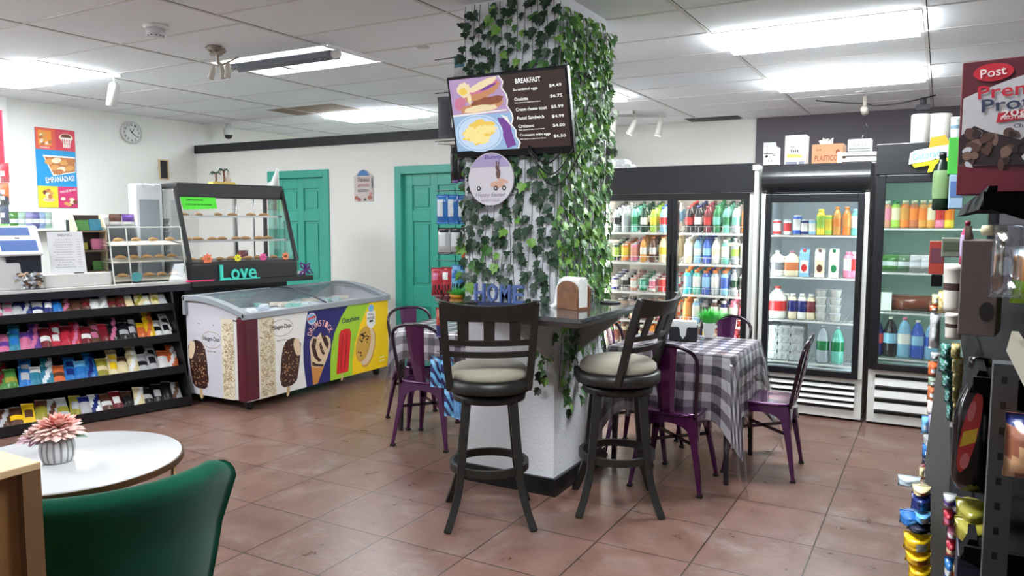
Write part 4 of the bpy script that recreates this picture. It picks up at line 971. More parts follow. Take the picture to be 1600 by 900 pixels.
R5 = [
 [T('soda', 'dark', 'red', 'red', 'cola bottle with red label'), T('soda', 'dark', 'white', 'nav', 'cola bottle with white label'), T('soda', 'mar', 'red', 'mar', 'maroon bottle with red label'), T('soda', 'green', 'teal', 'green', 'green soda bottle'), T('soda', 'teal', 'green', 'dgreen', 'pale green bottle with green label'), T('soda', 'clear', 'teal', 'dgreen', 'clear bottle with teal label'), T('soda', 'org', 'sal', 'blue', 'orange soda bottle')],
 [T('wide', 'cream', 'white', 'white', 'cream bottle'), T('soda', 'lb', 'white', 'nav', 'light blue water bottle'), T('soda', 'blue', 'lb', 'nav', 'blue water bottle'), T('big', 'white', 'cream', 'white', 'tall white bottle', .7), T('wide', 'teal', 'white', 'white', 'pale teal bottle'), T('soda', 'clear', 'lime', 'sil', 'clear bottle with lime label'), T('wide', 'white', 'white', 'white', 'plain white bottle')],
 [T('wide', 'cyan', 'lb', 'org', 'cyan bottle with orange cap'), T('wide', 'teal', 'white', 'org', 'pale teal bottle with orange cap'), T('wide', 'blue', 'lb', 'org', 'blue bottle with orange cap'), T('wide', 'clear', 'white', 'org', 'clear bottle with orange cap'), T('wide', 'lb', 'blue', 'org', 'light blue bottle with orange cap'), T('soda', 'clear', 'dgreen', 'sil', 'clear bottle with green label'), T('wide', 'white', 'gry', 'gry', 'white bottle with grey cap')],
 [T('wide', 'org', 'amb', 'org', 'orange juice bottle'), T('wide', 'lb', 'white', 'white', 'light blue bottle with white cap'), T('wide', 'gry', 'dark', 'gry', 'grey bottle'), T('wide', 'brn', 'white', 'white', 'brown bottle with white cap'), T('wide', 'nav', 'white', 'white', 'navy bottle with white cap'), T('wide', 'pink', 'white', 'pink', 'pink bottle with white label'), T('wide', 'red', 'pink', 'white', 'red bottle with pink label')],
 [T('wide', 'org', 'white', 'org', 'orange bottle with white label'), T('wide', 'amb', 'org', 'white', 'amber bottle'), T('wide', 'yel', 'org', 'white', 'yellow bottle'), T('wide', 'cream', 'sal', 'sal', 'cream bottle with salmon cap'), T('wide', 'mar', 'pink', 'white', 'maroon bottle'), T('wide', 'pink', 'red', 'red', 'pink bottle with red cap'), T('wide', 'cop', 'org', 'org', 'copper bottle')]]
zs = [1.425, 1.165, .905, .655, .40]; sn = ['top', 'second', 'third', 'fourth', 'bottom']
for dn, (dl, xa, xb) in enumerate((('left', CX1+.13, CX1+.65), ('right', CX1+.79, CX1+1.26))):
    for si in range(5):
        row = (L5, R5)[dn][si]
        for c_ in range(7):
            kd, cols, desc, sc = row[c_]; x = xa+(xb-xa)*c_/6
            for r_ in range(4):
                cls = desc+', '+nth(c_)+' column, '+sn[si]+' shelf, '+dl+' door of wide cooler'
                put(kd, cols, (x, YC+.16+r_*.080, zs[si]+.22*(.05+r_*.080-.03)+.002), cls, 'drinks in the wide cooler, '+dl+' door '+sn[si]+' shelf '+nth(c_)+' column', random.uniform(0, .5), sc*random.uniform(.98, 1.02))
# wire guard along the shelf fronts: part of the cooler
wc = [o for o in bpy.data.objects if o.name == 'drink_cooler'][0]
for z in zs[:4]:
    m = MB()
    for (a, b) in ((.09, .66), (.75, 1.29)):
        m.b2(a, b, .108, .112, .055+z, .059+z); m.b2(a, b, .108, .112, z, z+.004)
        for i in range(9): x = a+(b-a)*i/8; m.b2(x-.0015, x+.0015, .108, .111, z, z+.057)
    m.build('shelf_guard', C8('shelf_white', 228, 228, 224, .4), wc)
for x, z, s in ((.12, 1.35, 1), (1.18, 1.34, -1)):
    m = MB(); m.prism([(x-.05, z-.012), (x+.05, z-.012), (x+.065, z), (x+.05, z+.012), (x-.05, z+.012)], .10, .104, 'y'); m.build('price_tag', C8('tag_cream', 226, 206, 190, .6), wc)
# milk cooler contents
def c2(px, z, y=.20): return Vector((at(px, 400, Y=YC+y).x, YC+y, z))
items = [(1213, 1.42, 'can', 'red', 'white', 'sil', 'red and white can, first on the top shelf'), (1229, 1.42, 'can', 'white', 'red', 'sil', 'white and red can, second on the top shelf'), (1244, 1.42, 'tall', 'blue', 'white', 'sil', 'tall blue and white can on the top shelf'), (1256, 1.42, 'can', 'nav', 'white', 'sil', 'navy and white can on the top shelf'), (1268, 1.42, 'can', 'lb', 'white', 'sil', 'light blue and white can on the top shelf'),
 (1281, 1.42, 'wide', 'yel', 'lime', 'yel', 'yellow bottle on the top shelf'), (1293, 1.42, 'tall', 'lime', 'yel', 'yel', 'small yellow-green can on the top shelf'), (1306, 1.42, 'soda', 'amb', 'org', 'org', 'amber juice bottle, left one of two on the top shelf'), (1321, 1.42, 'soda', 'org', 'amb', 'org', 'orange juice bottle, right one of two on the top shelf'), (1335, 1.42, 'wide', 'teal', 'white', 'lb', 'teal bottle at the right end of the top shelf'),
 (1215, 1.09, 'jug', 'white', 'gry', 'white', 'white milk bottle with dark label on the second shelf'), (1238, 1.09, 'jug', 'cream', 'cop', 'pink', 'cream milk bottle with brown label on the second shelf'),
 (1326, 1.09, 'wide', 'pink', 'white', 'pink', 'pink bottle on the second shelf'), (1336, 1.09, 'wide', 'pink', 'red', 'white', 'pink and white bottle at the right end of the second shelf'),
 (1241, .745, 'wide', 'cream', 'nav', 'white', 'small cream bottle nearest the milk jug on the third shelf'), (1256, .745, 'wide', 'white', 'nav', 'white', 'middle small milk bottle on the third shelf'), (1270, .745, 'wide', 'cream', 'mar', 'white', 'small cream bottle beside the tubs on the third shelf'),
 (1291, .41, 'big', 'clear', 'green', 'clear', 'left large clear soda bottle with green label on the bottom shelf'), (1314, .41, 'big', 'teal', 'green', 'clear', 'right large clear soda bottle with green label on the bottom shelf')]
for px, z, kd, a, b, c_, lab in items:
    put(kd, (kc[a], kc[b], kc[c_]), c2(px, z), lab+' of milk cooler', None, .3 if kd != 'jug' else 0, .8 if kd == 'jug' else (.92 if kd == 'big' else 1))
for px, a, b, c_, lab in ((1258, 'lb', 'white', 'red', 'light blue carton with red mark on the second shelf of the milk cooler'), (1282, 'white', 'cream', 'brn', 'white carton with brown mark on the second shelf of the milk cooler'), (1304, 'white', 'white', 'green', 'white carton with green mark on the second shelf of the milk cooler')):
    put('carton', (kc[a], kc[b], kc[c_]), c2(px, 1.09), lab, None, 0, 1)
j = put('jug', (kc['white'], kc['red'], kc['red']), c2(1217, .745, .22), 'large milk jug with red label and cap on the third shelf of the milk cooler', None, 0, 1.02)
for k, (px, n) in enumerate(((1286, 4), (1308, 4))):
    for i in range(n):
        put('tub', (kc['white'], kc['white'], kc['sil']), c2(px, .745+i*.063), ('left', 'right')[k]+' stack of white food tubs on third shelf of milk cooler, '+['bottom', 'second from bottom', 'third from bottom', 'top'][i]+' tub', None, 0, 1)
def carton_eggs():
    m = MB(); m.prism([(-.075, 0), (.075, 0), (.082, .035), (-.082, .035)], -.15, .15, 'y'); m.prism([(-.082, .036), (.082, .036), (.07, .068), (-.07, .068)], -.15, .15, 'y')
    for i in range(2): m.sweep([(-.035+.07*i, -.15, .03), (-.035+.07*i, -.156, .03)], .022, 10)
    return m
eg = None
for cx_, px in enumerate((1213, 1233, 1253)):
    for i in range(4 if cx_ < 2 else 4):
        lc = c2(px, .41+i*.069, .27)
        if eg is None: eg = carton_eggs().build('egg_carton', C8('pulp_grey', 176, 180, 178, .9), bevel=.004); o = place(eg, lc)
        else: o = dup(eg, lc, 0)
        o.scale = (.62, .75, 1); tag(o, 'grey egg carton, '+['bottom', 'second', 'third', 'top'][i]+' of the '+['left', 'middle', 'right'][cx_]+' stack in the milk cooler', 'egg carton', 'egg cartons in the milk cooler')
# dim cooler contents
def c3(px, z, y=.20): return Vector((at(px, 400, Y=YC+y).x, YC+y, z))
for i, (px, a, b, cc) in enumerate(((1383, 'sal', 'pink', 'white'), (1397, 'lime', 'cream', 'green'), (1411, 'org', 'amb', 'cream'), (1425, 'cop', 'org', 'cream'), (1439, 'amb', 'org', 'cream'), (1452, 'amb', 'cream', 'cream'), (1466, 'pink', 'red', 'green'), (1480, 'yel', 'org', 'red'))):
    put('wide', (kc[a], kc[b], kc[cc]), c3(px, 1.48), nth(i)+' juice bottle from the left on the top shelf of the black cooler', None, 0, 1)
for i, px in enumerate((1377, 1395, 1413, 1431, 1449)):
    o = bagmb(.12, .13, .10, lambda u, v: 1 if .3 < v < .6 else 0, seed=i).build('produce_bag', [fgn if i < 2 else (foil('bag_dull_green', 90, 120, 90) if i < 3 else fgr), fl]); place(o, c3(px, .855, .22)); o.location.z = 1.152-.0
    tag(o, ['bright green', 'green and white', 'dull green', 'silver', 'silver and white'][i]+' food bag, '+nth(i)+' from the left, second shelf of black cooler', 'food bag')
m = MB(); m.b2(-.05, .05, -.02, .02, 0, .14); tag(place(m.build('paper_packet', paper), c3(1385, .852)), 'white paper packet on the third shelf of the black cooler', 'packet')
o = bagmb(.34, .12, .2, None, seed=4).build('bread_pack', foil('bread_brown', 120, 62, 44)); tag(place(o, c3(1432, .852, .26)), 'brown wrapped food pack on the third shelf of the black cooler', 'food pack')
for i, (px, a, b, cc, s) in enumerate(((1376, 'nav', 'red', 'white', .9), (1397, 'dark', 'lb', 'white', .95), (1419, 'lb', 'white', 'pink', .95), (1440, 'blue', 'lb', 'white', .9), (1462, 'lb', 'blue', 'lb', .9))):
    put('big', (kc[a], kc[b], kc[cc]), c3(px, .50, .22), nth(i)+' large bottle from the left on the bottom shelf of the black cooler', None, 0, s)
# sports drink sign
t = thing('lightning_sign', 'white sports drink sign with orange and yellow bolt on the black cooler header', 'sign', (at(1448, 243, Y=6.2).x, 6.205, at(1448, 243, Y=6.2).z), rot=(0, R(-9), 0))
m = MB(); m.prism([(-.12, -.04), (-.10, .035), (-.07, .05), (.14, .05), (.14, -.03), (.0, -.04)], -.006, .006, 'y', 0); m.build('sign_board', C8('sign_ice', 214, 232, 236, .4), t)
m = MB(); m.prism([(.02, .05), (.04, .12), (.13, .12), (.15, .05)], -.004, .004, 'y', 0); m.prism([(-.085, -.07), (-.10, -.045), (.13, -.04), (.13, -.065), (.05, -.07), (.02, -.12), (-.01, -.12), (.01, -.07)], -.004, .004, 'y', 1); m.build('bolt', [C8('bolt_orange', 240, 150, 24, .4), C8('bolt_yellow', 244, 220, 20, .4)], t)
m = MB(); m.text('Gatorade', .01, .005, .20, .05, -.0068, 0); m.build('sign_lettering', C8('teal_ink', 90, 160, 180, .4), t)
# ---- boxes on top of the coolers
def bx(name, label, cat, px0, px1, pz1, y, zb, mats, dep=.2, extra=None, rz=0):
    a, b = at(px0, pz1, Y=y), at(px1, pz1, Y=y); w = b.x-a.x; h = a.z-zb
    t = thing(name, label, cat, ((a.x+b.x)/2, y+dep/2, zb), rz); m = MB(); m.b2(-w/2, w/2, -dep/2, dep/2, 0, h); m.build('box_body', mats[0], t, bevel=.002)
    if extra: extra(t, w, h, -dep/2-.001)
    return t
card = C8('cardboard', 160, 118, 86, .85); cgry = C8('carton_grey', 190, 190, 188, .7)
def e1(t, w, h, y):
    m = MB(); m.flat([(-w*.45, h*.62), (w*.45, h*.62), (w*.45, h*.66), (-w*.45, h*.66)], y); m.text('CJ', 0, h*.25, w*.3, h*.15, y); m.flat(ell(-w*.25, h*.5, w*.12, h*.07, 12), y); m.flat(ell(w*.3, h*.55, w*.14, h*.03, 12), y); m.build('box_print', ink, t)
    m = MB(); m.add([(-w*.48, -.08, h), (w*.48, -.08, h), (w*.46, -.10, h*1.22), (-w*.46, -.10, h*1.22)], [(0, 1, 2, 3)]); m.v += []; m.build('box_flap', cgry, t)
bx('cardboard_box', 'small white printed box with an open flap, leftmost on the milk cooler', 'box', 1193, 1214, 230, 6.45, 1.975, [cgry], .15, e1)
def e2(t, w, h, y):
    m = MB(); m.flat([(-w*.38, h*.25), (w*.35, h*.25), (w*.3, h*.35), (-w*.38, h*.38)], y, 0); m.flat([(-w*.45, .005), (w*.1, .005), (w*.1, h*.12), (-w*.45, h*.12)], y, 1); m.flat([(w*.18, .005), (w*.45, .005), (w*.45, h*.12), (w*.18, h*.12)], y, 1); m.text('bit', .0, h*.48, w*.4, h*.12, y, 2); m.text('oo', -w*.1, h*.6, w*.25, h*.06, y, 2)
    m.build('box_print', [C8('print_yellow', 206, 200, 70, .6), C8('print_slate', 96, 100, 112, .6), ink], t)
bx('cardboard_box', 'tall pale grey box with a yellow band on the milk cooler', 'box', 1227, 1260, 212, 6.45, 1.975, [cgry], .15, e2)
def e3(t, w, h, y):
    m = MB(); m.text('PLASTICOS', 0, h*.30, w*.8, h*.28, y); m.text('fh4', -w*.28, h*.72, w*.15, h*.1, y); m.flat(ell(w*.33, h*.6, w*.07, h*.12, 14), y); m.build('box_print', C8('print_brown', 116, 52, 30, .7), t)
    m = MB()
    for i in range(6): rr = random.Random(i); m.add([(-w*.4+rr.random()*w*.5, .02*rr.random(), h), (-w*.3+rr.random()*w*.5, .02, h), (-w*.25+rr.random()*w*.4, .0, h+.05*rr.random()+.02), (-w*.4+rr.random()*w*.4, .03, h+.04)], [(0, 1, 2, 3)])
    m.build('crumpled_paper', cgry, t)
bx('cardboard_box', 'brown cardboard box with printed letters on the milk cooler', 'box', 1269, 1318, 226, 6.45, 1.975, [card], .2, e3)
def e4(t, w, h, y):
    m = MB(); m.text('OX 12', 0, h*.5, w*.6, h*.3, y); m.flat([(-w*.45, .01), (w*.45, .01), (w*.45, .02), (-w*.45, .02)], y); m.build('box_print', C8('print_grey', 110, 118, 118, .7), t)
    m = MB(); m.sweep([(w*.05, -.02, h), (w*.1, 0, h+.03), (w*.2, 0, h)], .003, 5); m.sweep([(w*.35, -.02, h), (w*.3, 0, h+.09), (w*.2, 0, h+.12)], .002, 5); m.build('strap', blackm, t)
bx('cardboard_box', 'grey box on a white shelf end beside the black cooler header', 'box', 1325, 1362, 218, 6.52, 2.075, [cgry], .12, e4)
a = at(1310, 238, Y=6.48); t = thing('shelf_rack', 'spare white wire cooler shelves stacked on the milk cooler', 'shelf', (a.x, 6.48, 1.975)); w = at(1371, 238, Y=6.48).x-a.x
m = MB(); m.b2(0, .03, -.05, .2, 0, .09); m.build('rack_end', white, t)
for z in (.025, .07): m = MB(); m.b2(.03, w, -.04, .2, z-.01, z+.012); m.build('rack_shelf', white, t)
# foam boxes on the wide cooler
for i, (px, z, w_) in enumerate(((952, 1.995, .13), (965, 1.995, .13), (978, 1.995, .10), (955, 2.04, .13), (967, 2.04, .11))):
    m = MB(); m.prism([(-w_/2, 0), (w_/2, 0), (w_/2+.008, .022), (-w_/2-.008, .022)], -.07, .07, 'y'); m.prism([(-w_/2-.008, .023), (w_/2+.008, .023), (w_/2-.01, .042), (-w_/2+.01, .042)], -.07, .07, 'y')
    p = at(px, 255, Y=6.5); o = m.build('takeout_box', C8('foam_white', 224, 226, 226, .7)); place(o, (p.x, 6.5+.02*i, z)); tag(o, 'white foam box on the wide cooler beside the ivy, '+['bottom left', 'bottom middle', 'bottom right', 'top left', 'top right'][i]+' of the pile', 'takeout box', 'foam boxes on the wide cooler')
# paper towel rolls on the black cooler
for i, (px, r_) in enumerate(((1438, .062), (1467, .085))):
    p = at(px, 200, Y=6.42); m = MB(); m.lathe([(r_-.006, 0), (r_, .006), (r_, .205), (r_-.006, .212), (.02, .212), (.02, .18), (.001, .18)], 26)
    o = m.build('paper_towel_roll', C8('towel_white', 228, 226, 218, .9, noise=.12, nscale=26)); place(o, (p.x, 6.42+.06*i, 2.10)); tag(o, ['narrower left', 'wider right'][i]+' white paper towel roll standing on the black cooler', 'paper towel')
# ================================================================ ice cream freezer
fz = thing('ice_cream_freezer', 'ice cream chest freezer with a curved glass lid and colourful printed front', 'freezer', (-4.75, 4.15, 0), PI/2)
FL, FD, Z0, Z1 = 1.80, .70, .085, .745
m = MB(); m.b2(.02, FL, .02, FD, Z0, Z1); m.build('freezer_body', C8('freezer_white', 226, 224, 220, .35), fz, bevel=.01)
m = MB(); m.b2(-.004, .15, -.004, .09, Z0-.005, Z1+.02); m.build('corner_post', C8('maroon_plastic', 86, 26, 40, .35), fz, bevel=.02, seg=3)
m = MB(); m.b2(0.02, FL, 0.0, .02, Z0, Z1, 0); m.build('front_panel', C8('freezer_white', 226, 224, 220, .35), fz)
m = MB(); y = -.0008
gs_ = [C8('art_cream', 226, 216, 190, .4), C8('art_gold', 176, 146, 98, .4), C8('art_choc', 60, 32, 26, .4), C8('art_icecream', 226, 200, 166, .4), C8('art_stick', 206, 176, 130, .4), C8('art_navy', 36, 38, 108, .35), C8('art_lime', 160, 206, 50, .35), C8('art_yellow', 250, 206, 20, .35), C8('art_red', 216, 36, 40, .35), C8('art_white', 236, 234, 230, .35), C8('art_cone', 206, 140, 70, .4), C8('art_cookie', 206, 160, 70, .4), C8('art_nut', 196, 150, 110, .4), C8('art_darkred', 160, 20, 30, .35), C8('art_sky', 120, 180, 226, .35)]
m.flat([(.155, Z0), (1.795, Z0), (1.795, Z1), (.155, Z1)], y, 9)
m.flat([(.155, Z0), (.325, Z0), (.315, .3), (.325, .5), (.30, Z1), (.155, Z1)], y-.0004, 0)
rnd = random.Random(5)
def leaves(mm, x0, x1, yy, n, mi=1):
    for i in range(n):
        cx, cz = rnd.uniform(x0+.012, x1-.012), rnd.uniform(Z0+.02, Z1-.02); a = rnd.uniform(-1.2, 1.2); L_ = rnd.uniform(.016, .026)
        mm.flat([(cx-L_*math.cos(a), cz-L_*math.sin(a)), (cx+.004*math.sin(a), cz-.004*math.cos(a)), (cx+L_*math.cos(a), cz+L_*math.sin(a)), (cx-.0015*math.sin(a), cz+.0015*math.cos(a))], yy, mi)
leaves(m, .155, .32, y-.0008, 330)
def choc_bar(mm, cx, cz, w, h, yy, lean=.12, mi=(2, 3, 4, 12), flip=1):
    Sx = lambda a, b: (cx+flip*(a*w+lean*b*h), cz+b*h)
    mm.flat([Sx(-.06, -.5), Sx(.10, -.5), Sx(.10, -.72), Sx(.02, -.76), Sx(-.06, -.72)], yy, mi[2])
    rr = random.Random(3); P = []
    for i in range(40):
        t_ = 2*PI*i/40; c_, s_ = math.cos(t_), math.sin(t_); a = .5*math.copysign(abs(c_)**.55, c_); b = .52*math.copysign(abs(s_)**.55, s_); k = 1+rr.uniform(-.035, .035); P.append(Sx(a*k, b*k))
    mm.flat(P, yy-.0003, mi[0])
    mm.flat([Sx(.08, .50), Sx(.34, .50), Sx(.46, .30), Sx(.50, .12), Sx(.36, .10), Sx(.24, .16), Sx(.14, .26), Sx(.06, .38)], yy-.0006, mi[1])
    for i in range(70):
        a, b = rr.uniform(-.42, .42), rr.uniform(-.45, .42)
        if a > 0 and b > .05: continue
        q = Sx(a, b); s_ = rr.uniform(.006, .011); ang = rr.uniform(0, 3)
        mm.flat(ell(q[0], q[1], s_, s_*.5, 6, rot=ang), yy-.0006, mi[3])
choc_bar(m, .485, .335, .215, .38, y-.0006, .16)
# navy field, lime field, yellow field
m.flat([(.70, Z1), (.665, .62), (.635, .45), (.635, .30), (.65, .18), (.665, Z0), (.96, Z0), (.965, .25), (.985, .40), (1.03, .52), (1.12, .65), (1.215, Z1)], y-.0005, 5)
m.flat([(1.215, Z1), (1.12, .65), (1.03, .52), (.985, .40), (.965, .25), (.96, Z0), (1.26, Z0), (1.26, .2), (1.30, .38), (1.38, .55), (1.52, Z1)], y-.0005, 6)
m.flat([(1.52, Z1), (1.38, .55), (1.30, .38), (1.26, .2), (1.26, Z0), (1.795, Z0), (1.795, Z1)], y-.0005, 7)
# wrapped cone
m.flat([(.725, .26), (.885, .235), (.80, Z0+.005), (.745, Z0+.005)], y-.001, 10)
for i in range(5): f = i/5; m.flat([(.728+.004*i, .25-.035*i), (.732+.004*i, .25-.035*i), (.87-.016*i, .215-.03*i), (.866-.016*i, .215-.03*i)], y-.0012, 4)
P = [(.712, .43), (.72, .37), (.725, .26), (.80, .235), (.885, .24), (.93, .31), (.975, .40), (.97, .47), (.93, .505), (.88, .50), (.85, .54), (.80, .505), (.755, .52), (.715, .48)]
m.flat(P, y-.0012, 3)
for q in ([(.73, .44), (.76, .50), (.80, .49), (.78, .42), (.81, .33), (.86, .29), (.82, .28), (.765, .33), (.745, .38)], [(.85, .53), (.87, .48), (.90, .42), (.94, .38), (.95, .43), (.92, .49)], [(.74, .30), (.79, .27), (.88, .25), (.87, .235), (.79, .245), (.735, .265)], [(.83, .44), (.85, .46), (.87, .40), (.90, .34), (.87, .34), (.84, .38)]): m.flat(q, y-.0015, 2)
for i in range(22): m.flat(ell(rnd.uniform(.76, .95), rnd.uniform(.36, .51), .006, .004, 6), y-.0018, 12)
# arched letters and round logo
m.flat(ell(.745, .675, .055, .05), y-.001, 9); m.flat(ell(.745, .675, .047, .042), y-.0012, 14); m.flat([(.70, .665), (.79, .68), (.79, .70), (.70, .685)], y-.0014, 8)
# ice pop
Sx = lambda a, b: (1.145+a+.13*b, .32+b)
m.flat([Sx(-.012, -.2), Sx(.012, -.2), Sx(.012, -.26), Sx(-.012, -.26)], y-.001, 4)
m.flat([Sx(-.075, -.19), Sx(.078, -.19), Sx(.082, -.17)]+[Sx(.082-.0*i, .17) for i in range(1)]+[Sx(.06, .205), Sx(0, .215), Sx(-.06, .205), Sx(-.08, .17), Sx(-.08, -.17)], y-.0012, 8)
for a in (-.03, .028): m.flat([Sx(a-.008, -.15), Sx(a+.008, -.15), Sx(a+.008, .16), Sx(a-.008, .16)], y-.0015, 13)
# cookie sandwich
m.flat(ell(1.49, .31, .10, .19, 36, rot=-.35), y-.001, 11); m.flat(ell(1.475, .325, .10, .18, 36, rot=-.35), y-.0013, 3); m.flat(ell(1.42, .36, .10, .175, 36, rot=-.35), y-.0016, 11)
for i in range(22):
    a = rnd.uniform(0, 6.28); q = rnd.random()**.5*.8; x_, z_ = .09*q*math.cos(a), .16*q*math.sin(a); m.flat(ell(1.42+x_+.3*z_*1, .36+z_-.2*x_, rnd.uniform(.007, .016), rnd.uniform(.006, .012), 7), y-.002, 2)
m.prism([(0, 0), (0, 0), (0, 0)], 0, 0) if False else None
m.flat([(1.475, .66), (1.60, .66), (1.60, .53), (1.545, .49), (1.485, .51), (1.475, .54)], y-.001, 9); m.flat(ell(1.54, .69, .04, .035), y-.0012, 14)
for z_ in (.185, .15): m.flat([(1.66, z_), (1.73, z_+.004), (1.73, z_+.012), (1.66, z_+.008)], y-.001, 9)
m.build('front_print', gs_, fz)
m = MB(); y2 = -.0035
m.text('Häagen-Dazs', .395, .645, .215, .045, y2, 0); m.text('SINCE 1960', .385, .535, .10, .014, y2, 2)
P = ell(.395, .64, .125, .072, 36); Q = ell(.395, .64, .121, .068, 36)
for i in range(36): j = (i+1) % 36; m.flat([P[i], P[j], Q[j], Q[i]], y2, 1)
for i, c_ in enumerate('DRUMSTICK'):
    a = R(158-17*i); rr_ = .125; m.text(c_, .845+rr_*1.12*math.cos(a), .50+rr_*1.0*math.sin(a)+.0, .032, .055, y2, 5 if False else 3, a-PI/2)
m.text('Outshine', 1.245, .615, .24, .05, y2, 4, .04); m.text('TOLL', 1.537, .63, .09, .022, y2, 0); m.text('HOUSE', 1.537, .595, .10, .026, y2, 0); m.text('NESTLE', .745, .677, .06, .012, y2, 3)
m.flat([(1.51, .555), (1.565, .555), (1.565, .575), (1.51, .575)], y2, 0)
m.build('front_lettering', [ink, C8('art_gold', 176, 146, 98, .4), C8('art_taupe', 130, 120, 110, .4), C8('art_pinkwhite', 246, 190, 186, .4), C8('art_indigo', 40, 40, 90, .4)], fz)
# end panel print (faces the viewer's left)
m = MB(); m.T = Matrix.Translation((.018, FD, 0)) @ Matrix.Rotation(-PI/2, 4, 'Z')    # local x runs from back to front
y = -.0008
m.flat([(0, Z0), (.56, Z0), (.56, Z1), (0, Z1)], y, 0); m.flat([(.42, Z0), (.56, Z0), (.56, Z1), (.42, Z1)], y-.0004, 1)
for i in range(260):
    cx, cz = rnd.uniform(.43, .555), rnd.uniform(Z0+.02, Z1-.04); a = rnd.uniform(-1.2, 1.2); L_ = rnd.uniform(.016, .026)
    m.flat([(cx-L_*math.cos(a), cz-L_*math.sin(a)), (cx+.004*math.sin(a), cz-.004*math.cos(a)), (cx+L_*math.cos(a), cz+L_*math.sin(a)), (cx-.0015*math.sin(a), cz+.0015*math.cos(a))], y-.0008, 2)
choc_bar(m, .13, .34, .22, .38, y-.0006, .12, (3, 4, 5, 6), -1)
m.text('Häagen-Dazs', .30, .56, .20, .045, y-.001, 7); m.text('SINCE 1960', .30, .46, .10, .014, y-.001, 8)
P = ell(.30, .555, .12, .07, 36); Q = ell(.30, .555, .116, .066, 36)
for i in range(36): j = (i+1) % 36; m.flat([P[i], P[j], Q[j], Q[i]], y-.001, 2)
for x_ in (.15, .33): m.flat(ell(x_, .68, .006, .006, 10), y-.001, 7)
m.build('end_print', [C8('art_lilacwhite', 206, 204, 212, .4), gs_[0], gs_[1], gs_[2], gs_[3], gs_[4], gs_[12], ink, C8('art_taupe', 130, 120, 110, .4)], fz)
# lid: grey rim, curved ends, glass
rim = C8('lid_rim', 150, 156, 162, .35)
def arc(s): return Z1+.045+.115*math.sin(s*PI*.62)      # height over depth 0..1
N = 14
m = MB()
for x0, x1 in ((-.012, .05), (FL-.05, FL+.012)):
    pr = [(-.02+(FD+.03)*i/N, arc(i/N)+.012) for i in range(N+1)]+[(-.02+(FD+.03)*i/N, arc(i/N)-.038) for i in range(N, -1, -1)]
    m.prism(pr, x0, x1, 'x')
m.b2(-.012, FL+.012, -.025, .012, Z1+.002, Z1+.052); m.b2(-.012, FL+.012, FD-.02, FD+.012, Z1, arc(1)+.01)
m.build('lid_rim', rim, fz, bevel=.006)
for x0, x1 in ((.02, .045), (FL-.03, FL)):
    m = MB(); pr = [(.03+(FD-.03)*i/N, arc(i/N)-.034) for i in range(N+1)]+[(FD, Z1-.02), (.03, Z1-.02)]; m.prism(pr, x0, x1, 'x'); m.build('end_wall', C8('art_lilacwhite', 206, 204, 212, .4), fz)
def pane(x0, x1, dz):
    v = []; 
    for i in range(N+1): yy = .0+(FD-.02)*i/N; z = arc(i/N)+dz; v += [(x0, yy, z), (x1, yy, z)]
    mm = MB(); mm.add(v, [(2*i, 2*i+1, 2*i+3, 2*i+2) for i in range(N)], 0, True); return mm
lidg = glass('lid_glass', (.97, .99, 1), .10, .04)
pane(.05, .95, .006).build('sliding_pane', lidg, fz); pane(.88, FL-.05, -.006).build('sliding_pane', lidg, fz)
m = MB()
for x in (.93, .40):
    pts = [(x, .0+(FD-.02)*i/N, arc(i/N)+.010) for i in range(N+1)]
    if x > .5: m.sweep(pts, .008, 6)
m.build('pane_handle', C8('handle_dark', 50, 54, 60, .4), fz)
m = MB(); m.b2(.05, FL-.05, .03, FD-.05, Z1+.001, Z1+.006)
m.build('freezer_tray', C8('tray_grey', 226, 230, 236, .5), fz)
m = MB(); 
for i in range(26):
    x = .12+1.5*rnd.random(); yy = .12+.45*rnd.random(); m.T = Matrix.Translation((x, yy, Z1+.02+.012*rnd.random())) @ Matrix.Rotation(rnd.random()*3, 4, 'Z'); m.box(0, 0, 0, .16, .06, .03, i % 4)
m.build('ice_cream_packs', [C8('pack_white', 236, 238, 242, .4), C8('pack_grey', 190, 196, 210, .4), C8('pack_mint', 150, 200, 190, .4), C8('pack_cream', 226, 214, 196, .4)], fz, bevel=.004)['kind'] = 'stuff'
for x in (.10, FL-.10):
    for yy in (.08, FD-.08):
        m = MB(); m.cyl((x, yy-.014, .038), (x, yy+.014, .038), .036, 18); m.b2(x-.03, x+.03, yy-.022, yy+.022, .06, .082); m.bar((x-.0, yy, .04), (x+.012, yy, .075), .05, .012, ref=(0, 1, 0)); m.build('caster', C8('caster_black', 24, 22, 24, .5), fz)

# ================================================================ snack rack and service counter, one rotated line
CB = Vector((-5.60, 4.34, 0)); CA = R(76)
CM = Matrix.Translation(CB) @ Matrix.Rotation(CA, 4, 'Z')
def cl(x, y, z=0): return CM @ Vector((x, y, z))
sb = C8('rack_black', 18, 18, 22, .4)
ctr = thing('service_counter', 'long black service counter with a white top behind the snack rack', 'counter', CB, CA)
m = MB(); m.b2(-2.6, 1.0, .26, .78, 0, .93); m.build('counter_body', sb, ctr)
m = MB(); m.b2(-2.6, 0.0, .0, .80, .985, 1.01); m.build('counter_top', C8('counter_top_white', 196, 194, 190, .3), ctr, bevel=.003)
m = MB(); m.b2(-2.6, .0, -.008, .02, .93, .984); m.build('counter_edge', C8('counter_edge_black', 24, 24, 32, .35), ctr)
m = MB(); m.b2(0.0, 1.19, -.02, .78, .955, 1.0); m.build('stand_top', sb, ctr, bevel=.004)
m = MB(); m.b2(0.0, 1.0, .145, .74, .60, .955); m.build('stand_box', C8('stand_slate', 34, 36, 42, .35), ctr, bevel=.003)
rk = thing('snack_rack', 'black four-tier snack rack packed with bags below the service counter', 'shelf', CB, CA)
